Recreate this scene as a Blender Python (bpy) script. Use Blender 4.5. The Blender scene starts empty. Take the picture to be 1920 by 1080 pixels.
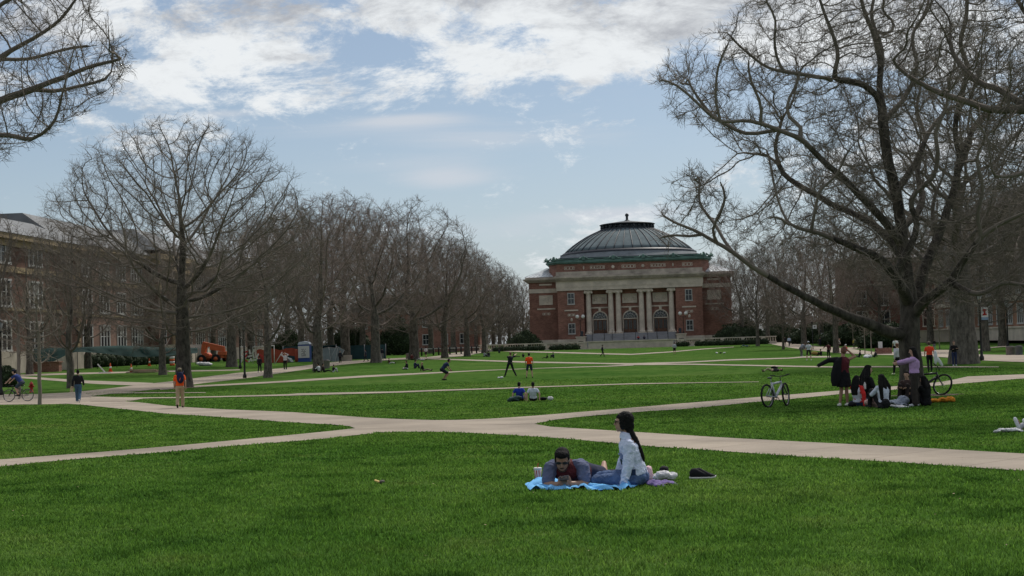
import bpy, bmesh, math, random
import numpy as np
from mathutils import Vector, Matrix, Euler
R = math.radians
random.seed(7)
sc = bpy.context.scene
col = sc.collection
# ------------------------------------------------------------------ camera
F = 2600.0
H = 2.27
CAMM = (Matrix.Rotation(math.atan(220/F), 3, 'Z') @ Matrix.Rotation(R(90)+math.atan(103.5/F), 3, 'X')
        @ Matrix.Rotation(R(-1.75), 3, 'Z'))
CAM = Vector((0, 0, H))

def sstep(t):
    t = min(1.0, max(0.0, t)); return t*t*(3-2*t)

def gz(x, y):
    z = 0.62*math.exp(-(y/38.0)**2)
    l = sstep((y-110)/70.0)*0.5*sstep((-x-8)/20.0) + 0.4*sstep((-x-40)/20.0)
    a = 0.55*sstep((y-200)/80.0)
    return z + max(l, a) + 0.25*min(l, a)

def gz_np(x, y):
    s = lambda t: np.clip(t, 0, 1)**2*(3-2*np.clip(t, 0, 1))
    z = 0.62*np.exp(-(y/38.0)**2)
    l = s((y-110)/70.0)*0.5*s((-x-8)/20.0) + 0.4*s((-x-40)/20.0)
    a = 0.55*s((y-200)/80.0)
    return z + np.maximum(l, a) + 0.25*np.minimum(l, a)

def ray(px, py):
    return (CAMM @ Vector(((px-960)/F, (540-py)/F, -1))).normalized()

def at(px, py, Y):
    d = ray(px, py); return CAM + d*(Y/d.y)

def ground(px, py, ymax=420.0):
    d = ray(px, py); d = d/d.y
    y0, y = 3.0, 3.0
    while y < ymax:
        p = CAM + d*y
        if p.z < gz(p.x, p.y): break
        y0 = y; y *= 1.02
    else:
        p = CAM + d*ymax; return Vector((p.x, p.y, gz(p.x, p.y)))
    a, b = y0, y
    for _ in range(22):
        m = (a+b)/2; p = CAM + d*m
        if p.z < gz(p.x, p.y): b = m
        else: a = m
    p = CAM + d*b
    return Vector((p.x, p.y, gz(p.x, p.y)))

def on_ground(px, Y):
    """world point on the ground on the column of pixel px at depth Y"""
    d = ray(px, 640); x = d.x/d.y*Y
    return Vector((x, Y, gz(x, Y)))

# ------------------------------------------------------------------ tagging
def tag(o, label=None, cat=None, group=None, kind=None):
    if label: o['label'] = label
    if cat: o['category'] = cat
    if group: o['group'] = group
    if kind: o['kind'] = kind
    return o

def empty(name, loc, rz=0.0, sc_=1.0, label=None, cat=None, group=None):
    o = bpy.data.objects.new(name, None); col.objects.link(o)
    o.empty_display_size = 0.2
    o.location = loc; o.rotation_euler = (0, 0, rz); o.scale = (sc_,)*3
    return tag(o, label, cat, group)

def copy_tree(o, parent=None):
    c = o.copy(); col.objects.link(c); c.parent = parent
    for ch in [k for k in bpy.data.objects if k.parent == o]: copy_tree(ch, c)
    return c

# ------------------------------------------------------------------ materials
def lin(c):
    return tuple(((v/255)/12.92 if v/255 <= 0.04045 else ((v/255+0.055)/1.055)**2.4) for v in c)

MATS = {}
def pm(name, c, rough=0.8, var=0.25, scale=3.0, bump=0.0, bscale=None, metal=0.0, c2=None, spec=0.3, detail=5, coords='Object', stretch=None):
    """procedural principled material; c is a linear albedo"""
    if name in MATS: return MATS[name]
    m = bpy.data.materials.new(name); m.use_nodes = True
    nt = m.node_tree; N = nt.nodes; L = nt.links
    b = N['Principled BSDF']
    b.inputs['Roughness'].default_value = rough
    b.inputs['Metallic'].default_value = metal
    b.inputs['Specular IOR Level'].default_value = spec
    tc = N.new('ShaderNodeTexCoord')
    src = tc.outputs[coords]
    if stretch:
        mp = N.new('ShaderNodeMapping'); mp.inputs['Scale'].default_value = stretch
        L.new(src, mp.inputs['Vector']); src = mp.outputs['Vector']
    n = N.new('ShaderNodeTexNoise'); n.inputs['Scale'].default_value = scale
    n.inputs['Detail'].default_value = detail; n.inputs['Roughness'].default_value = 0.65
    L.new(src, n.inputs['Vector'])
    r = N.new('ShaderNodeValToRGB')
    lo = tuple(max(0, v*(1-var)) for v in c); hi = tuple(min(1, v*(1+var)) for v in (c2 or c))
    r.color_ramp.elements[0].position = 0.32; r.color_ramp.elements[0].color = (*lo, 1)
    r.color_ramp.elements[1].position = 0.68; r.color_ramp.elements[1].color = (*hi, 1)
    L.new(n.outputs['Fac'], r.inputs['Fac']); L.new(r.outputs['Color'], b.inputs['Base Color'])
    if bump:
        n2 = N.new('ShaderNodeTexNoise'); n2.inputs['Scale'].default_value = bscale or scale*4
        n2.inputs['Detail'].default_value = 4
        L.new(src, n2.inputs['Vector'])
        bp = N.new('ShaderNodeBump'); bp.inputs['Strength'].default_value = min(1, bump)
        bp.inputs['Distance'].default_value = 0.02*max(1, bump)
        L.new(n2.outputs['Fac'], bp.inputs['Height']); L.new(bp.outputs['Normal'], b.inputs['Normal'])
    MATS[name] = m
    return m

def brick_mat(name, c1, c2, mortar, scale=1.0, coords='Object', rot=(0,0,0)):
    if name in MATS: return MATS[name]
    m = pm(name, c1, 0.9, 0.3, 0.35, 0, detail=8)
    nt = m.node_tree; N = nt.nodes; L = nt.links; b = N['Principled BSDF']
    ramp = [k for k in N if k.type == 'VALTORGB'][0]
    tc = [k for k in N if k.type == 'TEX_COORD'][0]
    mp = N.new('ShaderNodeMapping'); mp.inputs['Rotation'].default_value = rot
    L.new(tc.outputs[coords], mp.inputs['Vector'])
    br = N.new('ShaderNodeTexBrick'); br.inputs['Scale'].default_value = 1.0/scale
    br.inputs['Brick Width'].default_value = 0.44; br.inputs['Row Height'].default_value = 0.16
    br.inputs['Mortar Size'].default_value = 0.012
    br.inputs['Color1'].default_value = (1.0, 1.0, 1.0, 1); br.inputs['Color2'].default_value = (0.55, 0.5, 0.5, 1)
    br.inputs['Mortar'].default_value = (1.5, 1.7, 1.8, 1)
    L.new(mp.outputs['Vector'], br.inputs['Vector'])
    mx = N.new('ShaderNodeMix'); mx.data_type = 'RGBA'; mx.blend_type = 'MULTIPLY'; mx.inputs['Factor'].default_value = 0.8
    L.new(ramp.outputs['Color'], mx.inputs[6]); L.new(br.outputs['Color'], mx.inputs[7])
    L.new(mx.outputs[2], b.inputs['Base Color'])
    return m

# ------------------------------------------------------------------ mesh builder
class MB:
    def __init__(s): s.v = []; s.f = []; s.mi = []; s.sm = []
    def _add(s, vs, fs, mi=0, sm=False):
        n = len(s.v); s.v.extend([tuple(q) for q in vs])
        for f in fs: s.f.append(tuple(i+n for i in f)); s.mi.append(mi); s.sm.append(sm)
    def box(s, x0, x1, y0, y1, z0, z1, mi=0):
        v = [(x0,y0,z0),(x1,y0,z0),(x1,y1,z0),(x0,y1,z0),(x0,y0,z1),(x1,y0,z1),(x1,y1,z1),(x0,y1,z1)]
        s._add(v, [(0,3,2,1),(4,5,6,7),(0,1,5,4),(1,2,6,5),(2,3,7,6),(3,0,4,7)], mi)
        return s
    def obox(s, c, size, rot=(0,0,0), mi=0, taper=1.0):
        M = Euler(rot).to_matrix(); c = Vector(c); x, y, z = (q/2 for q in size)
        v = [c + M @ Vector((sx*x*(taper if sz > 0 else 1), sy*y*(taper if sz > 0 else 1), sz*z)) for sz in (-1,1) for sx, sy in ((-1,-1),(1,-1),(1,1),(-1,1))]
        s._add(v, [(0,3,2,1),(4,5,6,7),(0,1,5,4),(1,2,6,5),(2,3,7,6),(3,0,4,7)], mi)
        return s
    def loft(s, rings, cap=True, mi=0, sm=True, closed=True):
        """rings: list of equal-length lists of points"""
        n = len(rings[0]); vs = [p for r in rings for p in r]; fs = []
        for i in range(len(rings)-1):
            for j in range(n if closed else n-1):
                k = (j+1) % n
                fs.append((i*n+j, i*n+k, (i+1)*n+k, (i+1)*n+j))
        if cap:
            fs.append(tuple(range(n-1, -1, -1))); fs.append(tuple((len(rings)-1)*n+j for j in range(n)))
        s._add(vs, fs, mi, sm); return s
    def lathe(s, prof, c=(0,0,0), n=24, mi=0, sm=True, cap=True, ph=0.0):
        rings = [[(c[0]+r*math.cos(2*math.pi*j/n+ph), c[1]+r*math.sin(2*math.pi*j/n+ph), c[2]+z) for j in range(n)] for r, z in prof]
        return s.loft(rings, cap, mi, sm)
    def tube(s, pts, rad, n=8, mi=0, sm=True, cap=True):
        pts = [Vector(p) for p in pts]
        if not hasattr(rad, '__len__'): rad = [rad]*len(pts)
        rings = []; u = None
        for i, p in enumerate(pts):
            a = pts[max(0, i-1)]; b = pts[min(len(pts)-1, i+1)]; t = (b-a).normalized()
            if u is None:
                u = t.orthogonal().normalized()
            else:
                u = (u - t*u.dot(t));  u = u.normalized() if u.length > 1e-6 else t.orthogonal().normalized()
            w = t.cross(u)
            rings.append([p + (u*math.cos(2*math.pi*j/n) + w*math.sin(2*math.pi*j/n))*rad[i] for j in range(n)])
        return s.loft(rings, cap, mi, sm)
    def cap(s, p0, p1, r0, r1, n=10, mi=0):
        """tapered capsule with rounded ends"""
        p0 = Vector(p0); p1 = Vector(p1); t = (p1-p0)
        if t.length < 1e-6: t = Vector((0,0,1e-3)); p1 = p0+t
        t.normalize()
        pts = [p0-t*r0*0.95, p0-t*r0*0.6, p0, p1, p1+t*r1*0.6, p1+t*r1*0.95]
        rad = [r0*0.3, r0*0.8, r0, r1, r1*0.8, r1*0.3]
        return s.tube(pts, rad, n, mi)
    def ell(s, c, r, M=None, n=12, mi=0):
        c = Vector(c); M = M or Matrix.Identity(3); rings = []
        for i in range(1, n):
            a = math.pi*i/n - math.pi/2
            rings.append([c + M @ Vector((r[0]*math.cos(a)*math.cos(2*math.pi*j/n), r[1]*math.cos(a)*math.sin(2*math.pi*j/n), r[2]*math.sin(a))) for j in range(n)])
        return s.loft(rings, True, mi, True)
    def torus(s, c, Rr, r, axis='y', n=24, m=6, mi=0):
        rings = []
        for i in range(n+1):
            a = 2*math.pi*i/n; ring = []
            for j in range(m):
                b = 2*math.pi*j/m; q = Rr + r*math.cos(b)
                p = (q*math.cos(a), r*math.sin(b), q*math.sin(a)) if axis == 'y' else ((r*math.sin(b), q*math.cos(a), q*math.sin(a)) if axis == 'x' else (q*math.cos(a), q*math.sin(a), r*math.sin(b)))
                ring.append(Vector(c)+Vector(p))
            rings.append(ring)
        return s.loft(rings, False, mi, True)
    def prism(s, poly, y0, y1, mi=0, axis='y'):
        """extrude a polygon given in (x,z) along y (or (x,y) along z)"""
        n = len(poly)
        if axis == 'y': v = [(x, y0, z) for x, z in poly] + [(x, y1, z) for x, z in poly]
        elif axis == 'z': v = [(x, y, y0) for x, y in poly] + [(x, y, y1) for x, y in poly]
        else: v = [(y0, x, z) for x, z in poly] + [(y1, x, z) for x, z in poly]
        f = [tuple(range(n)), tuple(range(2*n-1, n-1, -1))] + [(i, i+n, (i+1) % n+n, (i+1) % n) for i in range(n)]
        s._add(v, f, mi); return s
    def quad(s, a, b, c, d, mi=0): s._add([a,b,c,d], [(0,1,2,3)], mi); return s
    def mesh(s, name, mats):
        me = bpy.data.meshes.new(name); me.from_pydata(s.v, [], s.f)
        for m in (mats if isinstance(mats, (list, tuple)) else [mats]): me.materials.append(m)
        me.polygons.foreach_set('material_index', s.mi); me.polygons.foreach_set('use_smooth', s.sm)
        bm = bmesh.new(); bm.from_mesh(me); bmesh.ops.recalc_face_normals(bm, faces=bm.faces); bm.to_mesh(me); bm.free()
        me.update(); return me
    def build(s, name, mats, parent=None, remesh=None, smooth=0, bevel=0):
        o = bpy.data.objects.new(name, s.mesh(name, mats)); col.objects.link(o); o.parent = parent
        if remesh:
            m = o.modifiers.new('r', 'REMESH'); m.mode = 'VOXEL'; m.voxel_size = remesh; m.use_smooth_shade = True
            if smooth:
                k = o.modifiers.new('s', 'SMOOTH'); k.factor = 0.5; k.iterations = smooth
        if bevel:
            m = o.modifiers.new('b', 'BEVEL'); m.width = bevel; m.segments = 2; m.limit_method = 'ANGLE'
        return o

_TX = {}
def crumple(o, strength, size, mid=0.5):
    k = round(size, 3)
    if k not in _TX:
        t = bpy.data.textures.new('crumple', 'CLOUDS'); t.noise_scale = size; t.noise_depth = 3; _TX[k] = t
    m = o.modifiers.new('d', 'DISPLACE'); m.texture = _TX[k]; m.strength = strength; m.mid_level = mid; m.texture_coords = 'GLOBAL'
    return o

def mobj(name, me, parent=None, loc=(0,0,0), rz=0, scale=None):
    o = bpy.data.objects.new(name, me); col.objects.link(o); o.parent = parent; o.location = loc; o.rotation_euler = (0,0,rz)
    if scale: o.scale = scale
    return o

def np_mesh(name, V, Fq, mat, smooth=True):
    """V (n,3) float, Fq (m,k) int all faces with k corners"""
    me = bpy.data.meshes.new(name); k = Fq.shape[1]
    me.vertices.add(len(V)); me.vertices.foreach_set('co', np.ascontiguousarray(V, dtype=np.float32).ravel())
    me.loops.add(Fq.size); me.loops.foreach_set('vertex_index', np.ascontiguousarray(Fq, dtype=np.int32).ravel())
    me.polygons.add(len(Fq)); me.polygons.foreach_set('loop_start', np.arange(0, Fq.size, k, dtype=np.int32))
    me.polygons.foreach_set('loop_total', np.full(len(Fq), k, dtype=np.int32))
    me.polygons.foreach_set('use_smooth', np.full(len(Fq), smooth, dtype=bool))
    me.update(calc_edges=True); me.materials.append(mat)
    return me
# ------------------------------------------------------------------ camera object, world, sun
cd = bpy.data.cameras.new('camera'); cam = bpy.data.objects.new('camera', cd); col.objects.link(cam)
cam.matrix_world = Matrix.Translation(CAM) @ CAMM.to_4x4()
cd.sensor_width = 36; cd.lens = 36*F/1920; cd.clip_end = 5000; cd.clip_start = 0.1
sc.camera = cam
sc.view_settings.view_transform = 'Standard'; sc.view_settings.look = 'None'; sc.view_settings.exposure = 0
sc.cycles.max_bounces = 6

SUN_EL, SUN_AZ = R(52), R(24)     # azimuth measured from +Y towards +X
w = bpy.data.worlds.new('World'); sc.world = w; w.use_nodes = True
nt = w.node_tree; N = nt.nodes; L = nt.links; bg = N['Background']
sky = N.new('ShaderNodeTexSky'); sky.sky_type = 'NISHITA'; sky.sun_disc = False
sky.sun_elevation = SUN_EL; sky.sun_rotation = SUN_AZ; sky.altitude = 200; sky.air_density = 1.0; sky.dust_density = 1.0; sky.ozone_density = 1.5
tc = N.new('ShaderNodeTexCoord')
sep = N.new('ShaderNodeSeparateXYZ'); L.new(tc.outputs['Generated'], sep.inputs[0])
def mth(op, a, b=None, c=None, clamp=False):
    n = N.new('ShaderNodeMath'); n.operation = op; n.use_clamp = clamp
    for i, q in enumerate((a, b, c)):
        if q is None: continue
        if isinstance(q, (int, float)): n.inputs[i].default_value = q
        else: L.new(q, n.inputs[i])
    return n.outputs[0]
def mrange(v, a, b, c=0.0, d=1.0):
    n = N.new('ShaderNodeMapRange'); n.interpolation_type = 'SMOOTHSTEP'; L.new(v, n.inputs[0])
    for i, q in enumerate((a, b, c, d)): n.inputs[i+1].default_value = q
    return n.outputs[0]
X, Yy, Z = sep.outputs
yy = mth('MAXIMUM', mth('ABSOLUTE', Yy), 0.12)
u = mth('DIVIDE', X, yy); v = mth('DIVIDE', Z, yy)
def comb(a, b, c=0.0):
    n = N.new('ShaderNodeCombineXYZ')
    for i, q in enumerate((a, b, c)):
        if isinstance(q, (int, float)): n.inputs[i].default_value = q
        else: L.new(q, n.inputs[i])
    return n.outputs[0]
def noise(vec, s, det=6, rough=0.55, dist=0.0):
    n = N.new('ShaderNodeTexNoise'); n.inputs['Scale'].default_value = s; n.inputs['Detail'].default_value = det
    n.inputs['Roughness'].default_value = rough; n.inputs['Distortion'].default_value = dist
    L.new(vec, n.inputs['Vector']); return n.outputs['Fac']
# the photo's sky: a broad puffy deck high up, thin streaks lower down
uv1 = comb(u, mth('MULTIPLY', v, 2.1), 0.3)
nA = noise(uv1, 10.0, 12, 0.72, 0.25)
nB = noise(comb(u, mth('MULTIPLY', v, 1.6), 4.2), 2.6, 4, 0.5)
def blob(cx, cy, rx, ry):
    a = mth('DIVIDE', mth('SUBTRACT', u, cx), rx); b = mth('DIVIDE', mth('SUBTRACT', v, cy), ry)
    q = mth('ADD', mth('MULTIPLY', a, a), mth('MULTIPLY', b, b))
    return mth('POWER', 2.718, mth('MULTIPLY', q, -1.0))
def P(px, py):
    d = ray(px, py); return d.x/d.y, d.z/d.y
def pb(px, py, rx, ry, s):
    cx, cy = P(px, py); return mth('MULTIPLY', blob(cx, cy, rx/F, ry/F), s)
cover = mrange(v, P(700, 225)[1], P(700, 120)[1], 0.0, 0.33)
for a in ((430, 130, 330, 95, 0.26), (880, 170, 160, 45, 0.20), (705, 92, 70, 42, -0.48), (960, 75, 60, 30, -0.2), (1060, 20, 260, 90, 0.16),
          (1170, 135, 120, 60, 0.16), (1330, 150, 130, 80, -0.28), (1040, 180, 70, 40, -0.12), (60, 150, 130, 130, -0.16),
          (1500, 30, 260, 110, 0.22), (1800, 170, 260, 190, 0.26), (1420, 250, 120, 100, -0.05),(930,90,70,40,0.1),
          (230, 20, 180, 60, 0.12)):
    cover = mth('ADD', cover, pb(*a))
dens = mth('ADD', mth('ADD', cover, mth('MULTIPLY', mth('SUBTRACT', nA, 0.5), 2.5)), mth('MULTIPLY', mth('SUBTRACT', nB, 0.5), 0.6))
mask = mrange(dens, 0.10, 0.50)
# thin wisps
nW = noise(comb(mth('ADD', u, mth('MULTIPLY', v, -0.5)), mth('MULTIPLY', v, 7.0), 1.3), 3.5, 8, 0.6, 0.6)
wc = mrange(v, P(700, 480)[1], P(700, 230)[1], 0.30, 0.12)
for a in ((770, 225, 110, 14, 0.62), (420, 213, 90, 10, 0.55), (835, 335, 100, 26, 0.55), (830, 300, 190, 50, 0.22), (1150, 400, 130, 16, 0.75), (620, 240, 300, 22, 0.30), (1150, 270, 200, 50, 0.22), (950, 430, 300, 26, 0.2), (640, 310, 160, 22, 0.2), (900, 260, 160, 26, 0.2)):
    wc = mth('ADD', wc, pb(*a))
wis = mrange(mth('ADD', wc, mth('MULTIPLY', mth('SUBTRACT', nW, 0.5), 1.1)), 0.25, 0.95, 0.0, 0.85)
# cloud brightness: shaded grey undersides and bright rims
nS = noise(comb(u, mth('MULTIPLY', v, 2.3), 7.7), 12.0, 9, 0.68, 0.4)
nT = noise(comb(u, mth('MULTIPLY', v, 2.0), 2.7), 26.0, 8, 0.7, 0.3)
shade = mrange(mth('ADD', mth('ADD', mth('MULTIPLY', nS, 0.8), mth('MULTIPLY', nT, 0.35)), mth('MULTIPLY', mth('SUBTRACT', mth('MULTIPLY', mrange(v, P(700, 150)[1], P(700, -30)[1]), 1.0), 0.5), 0.13)), 0.47, 0.80)
cr = N.new('ShaderNodeValToRGB'); L.new(shade, cr.inputs[0])
cr.color_ramp.elements[0].color = (0.84, 0.87, 0.89, 1); cr.color_ramp.elements[1].color = (0.40, 0.42, 0.46, 1)
# blue of the sky from the Nishita model, greyed and lifted by haze towards the horizon
skys = N.new('ShaderNodeVectorMath'); skys.operation = 'SCALE'; L.new(sky.outputs[0], skys.inputs[0]); skys.inputs['Scale'].default_value = 0.085
def mix(f, a, b):
    n = N.new('ShaderNodeMix'); n.data_type = 'RGBA'
    (L.new(f, n.inputs[0]) if not isinstance(f, float) else setattr(n.inputs[0], 'default_value', f))
    for i, q in ((6, a), (7, b)):
        if isinstance(q, tuple): n.inputs[i].default_value = (*q, 1)
        else: L.new(q, n.inputs[i])
    return n.outputs[2]
haze = mrange(v, -0.02, 0.20, 0.62, 0.22)
base = mix(haze, skys.outputs[0], (0.47, 0.565, 0.67))
c1 = mix(wis, base, (0.62, 0.66, 0.72))
c2 = mix(mask, c1, cr.outputs[0])
L.new(c2, bg.inputs['Color']); bg.inputs['Strength'].default_value = 1.0

sl = bpy.data.lights.new('sun', 'SUN'); sun = bpy.data.objects.new('sun', sl); col.objects.link(sun)
sl.energy = 3.3; sl.angle = R(7); sl.color = (1.0, 0.95, 0.87)
sd = Vector((math.sin(SUN_AZ)*math.cos(SUN_EL), math.cos(SUN_AZ)*math.cos(SUN_EL), math.sin(SUN_EL)))
sun.rotation_euler = sd.to_track_quat('Z', 'Y').to_euler(); sun.location = (0, 0, 60)
# ------------------------------------------------------------------ ground
def lawn_material(name, blades=False):
    m = bpy.data.materials.new(name); m.use_nodes = True
    nt = m.node_tree; N = nt.nodes; L = nt.links; b = N['Principled BSDF']
    b.inputs['Roughness'].default_value = 1.0; b.inputs['Specular IOR Level'].default_value = 0.0
    g = N.new('ShaderNodeNewGeometry')
    def ns(scale, det, rough=0.6, dist=0):
        n = N.new('ShaderNodeTexNoise'); n.inputs['Scale'].default_value = scale; n.inputs['Detail'].default_value = det
        n.inputs['Roughness'].default_value = rough; n.inputs['Distortion'].default_value = dist
        L.new(g.outputs['Position'], n.inputs['Vector']); return n.outputs['Fac']
    def rmp(f, els):
        r = N.new('ShaderNodeValToRGB'); L.new(f, r.inputs[0]); e = r.color_ramp.elements
        while len(e) < len(els): e.new(0.5)
        for q, (p, c) in zip(e, els): q.position = p; q.color = (*c, 1)
        return r.outputs[0]
    def mix(f, a, c, bt='MIX'):
        n = N.new('ShaderNodeMix'); n.data_type = 'RGBA'; n.blend_type = bt
        if isinstance(f, float): n.inputs[0].default_value = f
        else: L.new(f, n.inputs[0])
        for i, q in ((6, a), (7, c)):
            if isinstance(q, tuple): n.inputs[i].default_value = (*q, 1)
            else: L.new(q, n.inputs[i])
        return n.outputs[2]
    k = 1.9 if blades else 1.0
    big = rmp(ns(0.09, 5), [(0.3, (0.040*k, 0.095*k, 0.017*k)), (0.55, (0.062*k, 0.122*k, 0.024*k)), (0.75, (0.095*k, 0.144*k, 0.036*k))])
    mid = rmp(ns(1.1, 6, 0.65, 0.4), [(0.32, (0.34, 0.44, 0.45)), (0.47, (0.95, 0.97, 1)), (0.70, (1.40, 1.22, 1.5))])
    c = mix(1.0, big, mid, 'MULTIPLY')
    dry = rmp(ns(0.55, 8, 0.75), [(0.57, (0, 0, 0)), (0.74, (0.6, 0.6, 0.6))])
    c = mix(dry, c, (0.13, 0.15, 0.045))
    if not blades:
        fine = rmp(ns(11.0, 5, 0.7), [(0.3, (0.62, 0.66, 0.6)), (0.7, (1.25, 1.22, 1.3))])
        c = mix(1.0, c, fine, 'MULTIPLY')
        bp = N.new('ShaderNodeBump'); bp.inputs['Strength'].default_value = 0.6; bp.inputs['Distance'].default_value = 0.05
        L.new(ns(9.0, 6, 0.7), bp.inputs['Height']); L.new(bp.outputs[0], b.inputs['Normal'])
    else:
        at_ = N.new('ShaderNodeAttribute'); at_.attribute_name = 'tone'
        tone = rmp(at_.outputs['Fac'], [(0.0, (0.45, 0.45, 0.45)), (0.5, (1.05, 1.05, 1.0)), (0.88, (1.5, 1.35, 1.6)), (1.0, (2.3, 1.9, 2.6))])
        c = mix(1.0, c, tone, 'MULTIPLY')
    L.new(c, b.inputs['Base Color'])
    if blades:      # thin leaves let the high sun through
        tr = N.new('ShaderNodeBsdfTranslucent'); L.new(mix(1.0, c, (1.15, 1.18, 0.75), 'MULTIPLY'), tr.inputs['Color'])
        ms = N.new('ShaderNodeMixShader'); ms.inputs[0].default_value = 0.42
        out = [n for n in N if n.type == 'OUTPUT_MATERIAL'][0]
        L.new(b.outputs[0], ms.inputs[1]); L.new(tr.outputs[0], ms.inputs[2]); L.new(ms.outputs[0], out.inputs['Surface'])
    return m
LAWN = lawn_material('lawn'); BLADE = lawn_material('grass_blades', True)

xs = np.concatenate([[-2500, -900, -400], np.arange(-200, 201, 1.0), [400, 900, 2500]])
ys = np.concatenate([[-300, -60], np.arange(-12, 400, 1.0), [600, 1200, 3500]])
GX, GY = np.meshgrid(xs, ys); GZ = gz_np(GX, GY)
GV = np.stack([GX.ravel(), GY.ravel(), GZ.ravel()], 1)
nx, ny = len(xs), len(ys); I, J = np.meshgrid(np.arange(nx-1), np.arange(ny-1)); q = (J*nx+I).ravel()
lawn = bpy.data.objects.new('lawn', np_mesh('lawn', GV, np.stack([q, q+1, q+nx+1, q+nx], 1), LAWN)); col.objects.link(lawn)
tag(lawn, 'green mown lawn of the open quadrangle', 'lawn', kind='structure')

PATHM = pm('path_concrete', (0.272, 0.226, 0.176), 0.9, 0.20, 0.35, 0.35, 30, c2=(0.312, 0.260, 0.204), detail=9)
def slab_joints(m):
    nt = m.node_tree; N = nt.nodes; L = nt.links; b = N['Principled BSDF']
    g = N.new('ShaderNodeNewGeometry'); mp = N.new('ShaderNodeMapping'); mp.inputs['Rotation'].default_value = (0, 0, 0.72)
    L.new(g.outputs['Position'], mp.inputs['Vector'])
    br = N.new('ShaderNodeTexBrick'); br.inputs['Scale'].default_value = 1.0; br.offset = 0.0
    br.inputs['Brick Width'].default_value = 1.8; br.inputs['Row Height'].default_value = 1.8; br.inputs['Mortar Size'].default_value = 0.022
    br.inputs['Color1'].default_value = (1.05, 1.05, 1.05, 1); br.inputs['Color2'].default_value = (0.9, 0.9, 0.92, 1); br.inputs['Mortar'].default_value = (0.55, 0.52, 0.5, 1)
    L.new(mp.outputs[0], br.inputs['Vector'])
    mx = N.new('ShaderNodeMix'); mx.data_type = 'RGBA'; mx.blend_type = 'MULTIPLY'; mx.inputs[0].default_value = 0.6
    src = b.inputs['Base Color'].links[0].from_socket
    L.new(src, mx.inputs[6]); L.new(br.outputs[0], mx.inputs[7]); L.new(mx.outputs[2], b.inputs['Base Color'])
slab_joints(PATHM)

PATHS = []     # world polygons of the near paths (numpy) to keep grass off them
def interp(poly, x):
    for (x0, y0), (x1, y1) in zip(poly, poly[1:]):
        if x <= x1: return y0 + (y1-y0)*(x-x0)/(x1-x0)
    return poly[-1][1]
pcount = [0]
def path(top, bot, label, mat=None, name='path'):
    """a path traced by its far edge and its near edge (photo pixels), laid on the terrain"""
    def ext(p):
        p = list(p)
        if p[-1][0] >= 1920: (a, b), (c, d) = p[-2:]; p.append((2350, d+(2350-c)*(d-b)/(c-a)))
        if p[0][0] <= 0: (a, b), (c, d) = p[:2]; p.insert(0, (-350, b+(-350-a)*(d-b)/(c-a)*0.6))
        return p
    top, bot = ext(top), ext(bot)
    off = 0.010 + 0.0016*pcount[0]; pcount[0] += 1
    x0 = max(top[0][0], bot[0][0]); x1 = min(top[-1][0], bot[-1][0]); mb = MB(); prev = None
    x = x0; A = []; B = []
    cols = []
    while True:
        yt, yb = interp(top, x), interp(bot, x)
        a = ground(x, yt); b = ground(x, max(yb, yt+0.15))
        A.append(a); B.append(b); cols.append((a, b))
        if x >= x1: break
        ppm = F/b.y
        x = min(x1, x + max(1.2, 1.0*ppm*0.5))
    ndiv = int(min(24, max(2, max(math.ceil((a-b).length/1.2) for a, b in cols))))
    rings = []
    for a, b in cols:
        r = []
        for i in range(ndiv+1):
            p = b.lerp(a, i/ndiv); r.append((p.x, p.y, gz(p.x, p.y)+off))
        rings.append(r)
    mb.loft(rings, False, 0, True, closed=False)
    o = mb.build(name, mat or PATHM); tag(o, label, 'path', kind='structure')
    if min(b.y for a, b in cols) < 70:
        PATHS.append(np.array([(p.x, p.y) for p in B] + [(p.x, p.y) for p in A[::-1]]))
    return o

path([(0,739.5),(69,739),(134,736),(169,732.6),(170,743),(241,753.5),(265,755),(321,762),(411,767.5),(540,772.7),(600,777),(690,783.6),(742,786),(807,788.3),(859,788),(925,785.5),(1001,794.5),(1014,799.7),(1162,808.8),(1196,811),(1344,820.5),(1480,828),(1700,839),(1925,852)],
     [(0,759),(100,758),(139,757.5),(162,760),(238,768),(317,776.5),(390,780.6),(540,792),(620,796.5),(669,800.5),(680,812),(800,809.7),(872,812),(951,816),(1060,823),(1110,828),(1157,832),(1214,837.5),(1319,844),(1480,856),(1700,869),(1925,884.5)], 'broad concrete path crossing the whole picture from the left to lower right')
path([(-5,863),(208,847),(320,837.5),(411,829),(494,821),(560,815),(638,807),(672,803),(700,800)],
     [(-5,876.5),(88,866.5),(208,856.5),(320,848),(411,839),(540,829),(586,826),(659,817.5),(700,813.5)], 'concrete path rising from the lower left edge to the crossing')
path([(850,790),(925,785.5),(980,782),(1053,776),(1147,768.4),(1266,758),(1371,749.5),(1428,744.5),(1576,732.8),(1698,723),(1779,715),(1809,706.5),(1925,702)],
     [(850,797),(925,797),(1001,796),(1014,790.6),(1095,781.5),(1209,772),(1292,767),(1400,756),(1495,747.7),(1590,738),(1693,730),(1779,721.4),(1925,709.5)], 'concrete path passing behind the white bicycle to the right edge')
path([(130,736),(169,732.6),(231,725.6),(257,722),(290,718.5),(321,715.4),(373,708.3),(448,699),(494,695.5),(510,692),(570,686),(590,683),(640,677.7),(698,674),(760,671),(802,669.6),(829,666.5),(842,663),(873,659),(900,652),(908,648.5),(921,646.5)],
     [(130,744),(170,743.5),(188,741),(236,735.8),(307,729),(321,727.5),(372,719.8),(461,709.5),(496,704),(570,693.5),(590,690),(632,685),(698,678.5),(721,676),(760,674),(802,673),(833,670.6),(871,667.5),(906,661),(919,657),(921,655)], 'concrete walk leading along the left avenue towards the far building')
path([(-5,701.5),(42,706),(123,711),(162,713.6),(287,718.2)], [(-5,706),(42,709.5),(123,715.7),(176,720),(257,723.3),(287,724)], 'narrow path behind the red hydrant')
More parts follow.
